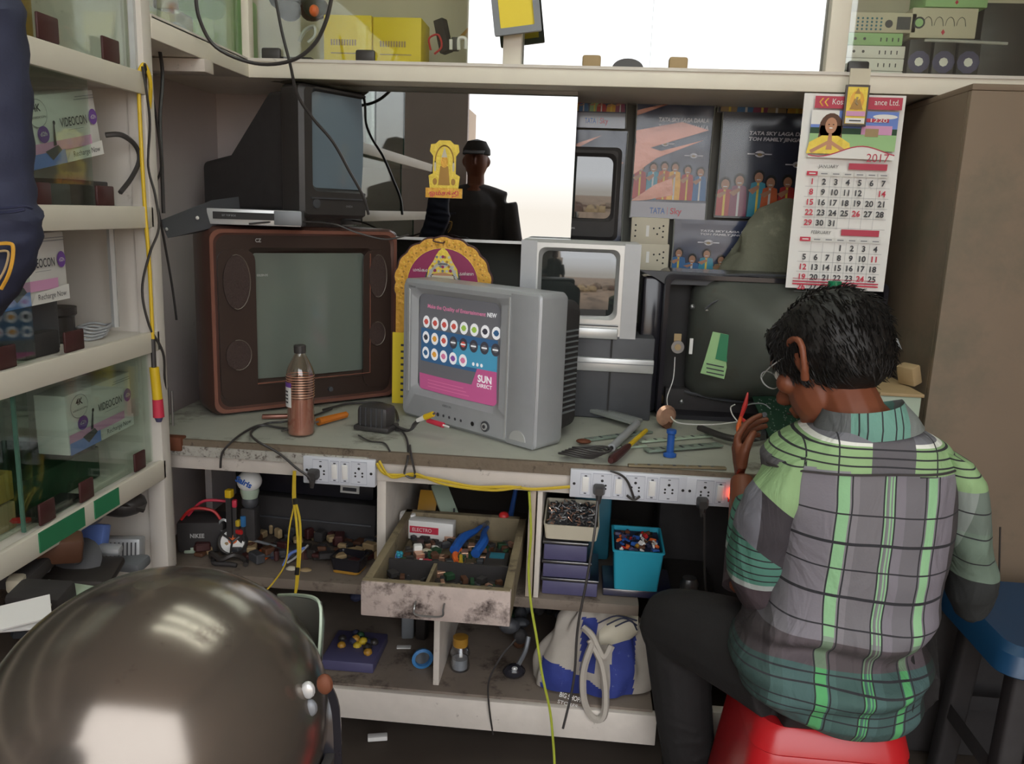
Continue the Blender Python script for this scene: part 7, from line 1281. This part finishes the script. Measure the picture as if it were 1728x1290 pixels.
# sleeves: loose tubes down to the elbow
def sleeve(label, secs, mats_, seed):
    m = MB(); NA2 = 56; G = []; N = 60
    for i in range(N):
        f = i/(N-1)*(len(secs)-1); k = min(int(f), len(secs)-2); q = f-k; q = q*q*(3-2*q) if False else q
        (ax_, ay_, bx_, by_, yc, dp), (ax2, ay2, bx2, by2, yc2, dp2) = secs[k], secs[k+1]
        yq = yc+(yc2-yc)*q-.02; A = at(ax_+(ax2-ax_)*q, ay_+(ay2-ay_)*q, Y=yq); B = at(bx_+(bx2-bx_)*q, by_+(by2-by_)*q, Y=yq); d_ = dp+(dp2-dp)*q; c_ = (A+B)/2; h_ = (B-A)/2; ax3 = (B-A).normalized(); nrm_ = Vector((0, 1, 0)); ring = []
        for j in range(NA2):
            w_ = 2*math.pi*j/NA2; fo = 1+.05*noise.noise(Vector((math.cos(w_)*2+seed, math.sin(w_)*2, i*.12)))+.05*math.sin(i*.55+w_*1.5+seed)*min(1, i/20)*(.3+.7*(i/N))
            ring.append(c_+h_*math.cos(w_)*(1+(fo-1)*.5)+nrm_*d_*math.sin(w_)*fo)
        G.append(ring)
    m.rings(G, mats_[0], True)
    for f in m.bm.faces:
        c_ = f.calc_center_median(); best = None
        t_ = min(range(0, N), key=lambda i: (sum((Vector(G[i][j]) for j in (0, 14, 28, 42)), Vector())/4-c_).length) if False else None
    idx = 0; m.bm.faces.ensure_lookup_table()
    for i in range(N-1):
        tt = i/(N-1); mm_ = [x for x in mats_[1] if tt >= x[0]][-1][1]; kk = m.mi(mm_)
        for j in range(NA2): m.bm.faces[i*NA2+j].material_index = kk
    return m.build('sleeve', shirt, sharp=1.2)
plaid('plaid_sl1', dict(tone=[(-.4, white)], lines=[(xc(1350), .0028)]), [(zr2(y), .0022) for y in (749, 762, 775, 790, 806)], [(.4, '#8eae7c'), (zr2(744), '#dfe0d8')], (-.4, .4), (.35, 1.05), .003)
plaid('plaid_sl2', dict(tone=[(-.4, '#e6e6ea'), (xc(1290), '#80787a')]), [], [(.3, '#808086')], (-.4, .4), (.35, 1.05), .003)
plaid('plaid_sl3', dict(tone=[(-.4, '#c8d8d0'), (xc(1265), white)]), [(zrow(y), .0028) for y in (912, 926, 940, 954, 968, 982, 996, 1010, 1024)], [(.3, '#3f3438'), (zrow(1044), '#9aa09c'), (zrow(1034), '#4f8070'), (zrow(905), '#5c8c7c')], (-.4, .4), (.35, 1.05), .004)
sl = [(1300, 772, 1372, 742, 1.46, .07), (1283, 800, 1352, 850, 1.455, .068), (1258, 830, 1338, 900, 1.46, .064), (1243, 870, 1330, 940, 1.47, .062), (1228, 925, 1328, 985, 1.49, .060), (1226, 965, 1326, 1030, 1.50, .058), (1246, 1010, 1310, 1060, 1.52, .052), (1275, 1045, 1300, 1075, 1.54, .03)]
sleeve('left', sl, ('plaid_sl1', [(0, 'plaid_sl1'), (.20, 'plaid_sl2'), (.47, 'plaid_sl3')]), 2)
plaid('plaid_sl4', dict(tone=[(-.4, white), (xc(1652), '#c8d0c8')]), [(zrow(y), .003) for y in (866, 915, 962)], [(.3, '#3c3c3e'), (zrow(1000), '#8c9c90'), (zrow(905), '#8a948e')], (-.4, .4), (.35, 1.05), .004)
sr = [(1560, 742, 1632, 775, 1.46, .07), (1575, 800, 1655, 805, 1.455, .068), (1590, 860, 1664, 850, 1.46, .064), (1595, 910, 1664, 905, 1.47, .062), (1600, 960, 1678, 955, 1.49, .06), (1600, 1005, 1680, 990, 1.5, .055), (1612, 1035, 1662, 1025, 1.52, .04), (1625, 1045, 1645, 1040, 1.53, .02)]
sleeve('right', sr, ('plaid_sl1', [(0, 'plaid_sl1'), (.16, 'plaid_sl4')]), 5)
# cuff piece of the forearm sleeve (left) reaching to the wrist
m = MB(); m.tube([at(1262, 990, Y=1.56), at(1262, 900, Y=1.64), at(1266, 850, Y=1.70)], .045, 'plaid_sl3', 20, 8, [.05, .042, .034]); m.build('sleeve', shirt)
# ---- bystander reflected in the pane
bx = -.74; by = -.55; st = thing('person', 'standing man in a cap, seen only as a dark reflection in the pane', 'person', (bx, by, 0)); O = Vector((bx, by, 0)); m = MB()
limb(m, [O+Vector((0, 0, .92)), O+Vector((0, 0, 1.15)), O+Vector((0, 0, 1.38)), O+Vector((0, 0, 1.50))], [.14, .15, .16, .06]); limb(m, [O+Vector((-.19, 0, 1.40)), O+Vector((0, 0, 1.44)), O+Vector((.19, 0, 1.40))], [.06, .07, .06]); limb(m, [O+Vector((0, 0, 1.48)), O+Vector((0, .01, 1.58))], [.055, .055]); m.ell(O+Vector((0, .01, 1.66)), (.076, .095, .115), 'skin', 16, 12)
m.tube([O+Vector((0, .10, 1.68)), O+Vector((0, .125, 1.645)), O+Vector((0, .10, 1.635))], .012, 'skin')
for s_ in (-1, 1):
    m.ell(O+Vector((s_*.08, 0, 1.655)), (.012, .02, .03), 'skin', 8, 6)
    limb(m, [O+Vector((s_*.20, 0, 1.40)), O+Vector((s_*.26, .0, 1.12)), O+Vector((s_*.24, .14, .95))], [.055, .042, .028]); limb(m, [O+Vector((s_*.09, 0, .92)), O+Vector((s_*.11, 0, .5)), O+Vector((s_*.11, 0, .09))], [.095, .065, .045]); limb(m, [O+Vector((s_*.11, -.04, .04)), O+Vector((s_*.12, .16, .03))], [.04, .03])
    hand(m, O+Vector((s_*.24, .15, .94)), (0, .8, -.5), (-s_*.9, 0, -.2), (0, .4, .8), [.4, .45, .5, .5], 1, 1)
bd = remesh(m, 'body', st, .009, 'skin', 3)
m = MB(); limb(m, [O+Vector((0, 0, .86)), O+Vector((0, 0, 1.15)), O+Vector((0, 0, 1.38)), O+Vector((0, 0, 1.48))], [.165, .17, .18, .08]); limb(m, [O+Vector((-.19, 0, 1.40)), O+Vector((0, 0, 1.44)), O+Vector((.19, 0, 1.40))], [.075, .085, .075])
for s_ in (-1, 1): limb(m, [O+Vector((s_*.20, 0, 1.40)), O+Vector((s_*.255, .0, 1.14))], [.075, .065])
remesh(m, 'shirt', st, .012, 'shirtdk', 3)
m = MB(); m.lathe([(.001, .115), (.06, .10), (.088, .05), (.09, .02), (.086, .015)], 'blackmat', 20, Matrix.Translation(O+Vector((0, .0, 1.68)))); m.box(O+Vector((0, .13, 1.705)), (.13, .09, .008), 'blackmat', Matrix.Rotation(R(-15), 4, 'X'), .003); m.build('cap', st)
m = MB()
for s_ in (-1, 1): limb(m, [O+Vector((s_*.09, 0, .94)), O+Vector((s_*.11, 0, .5)), O+Vector((s_*.11, 0, .10))], [.125, .085, .065])
remesh(m, 'trousers', st, .012, 'trouser', 2)
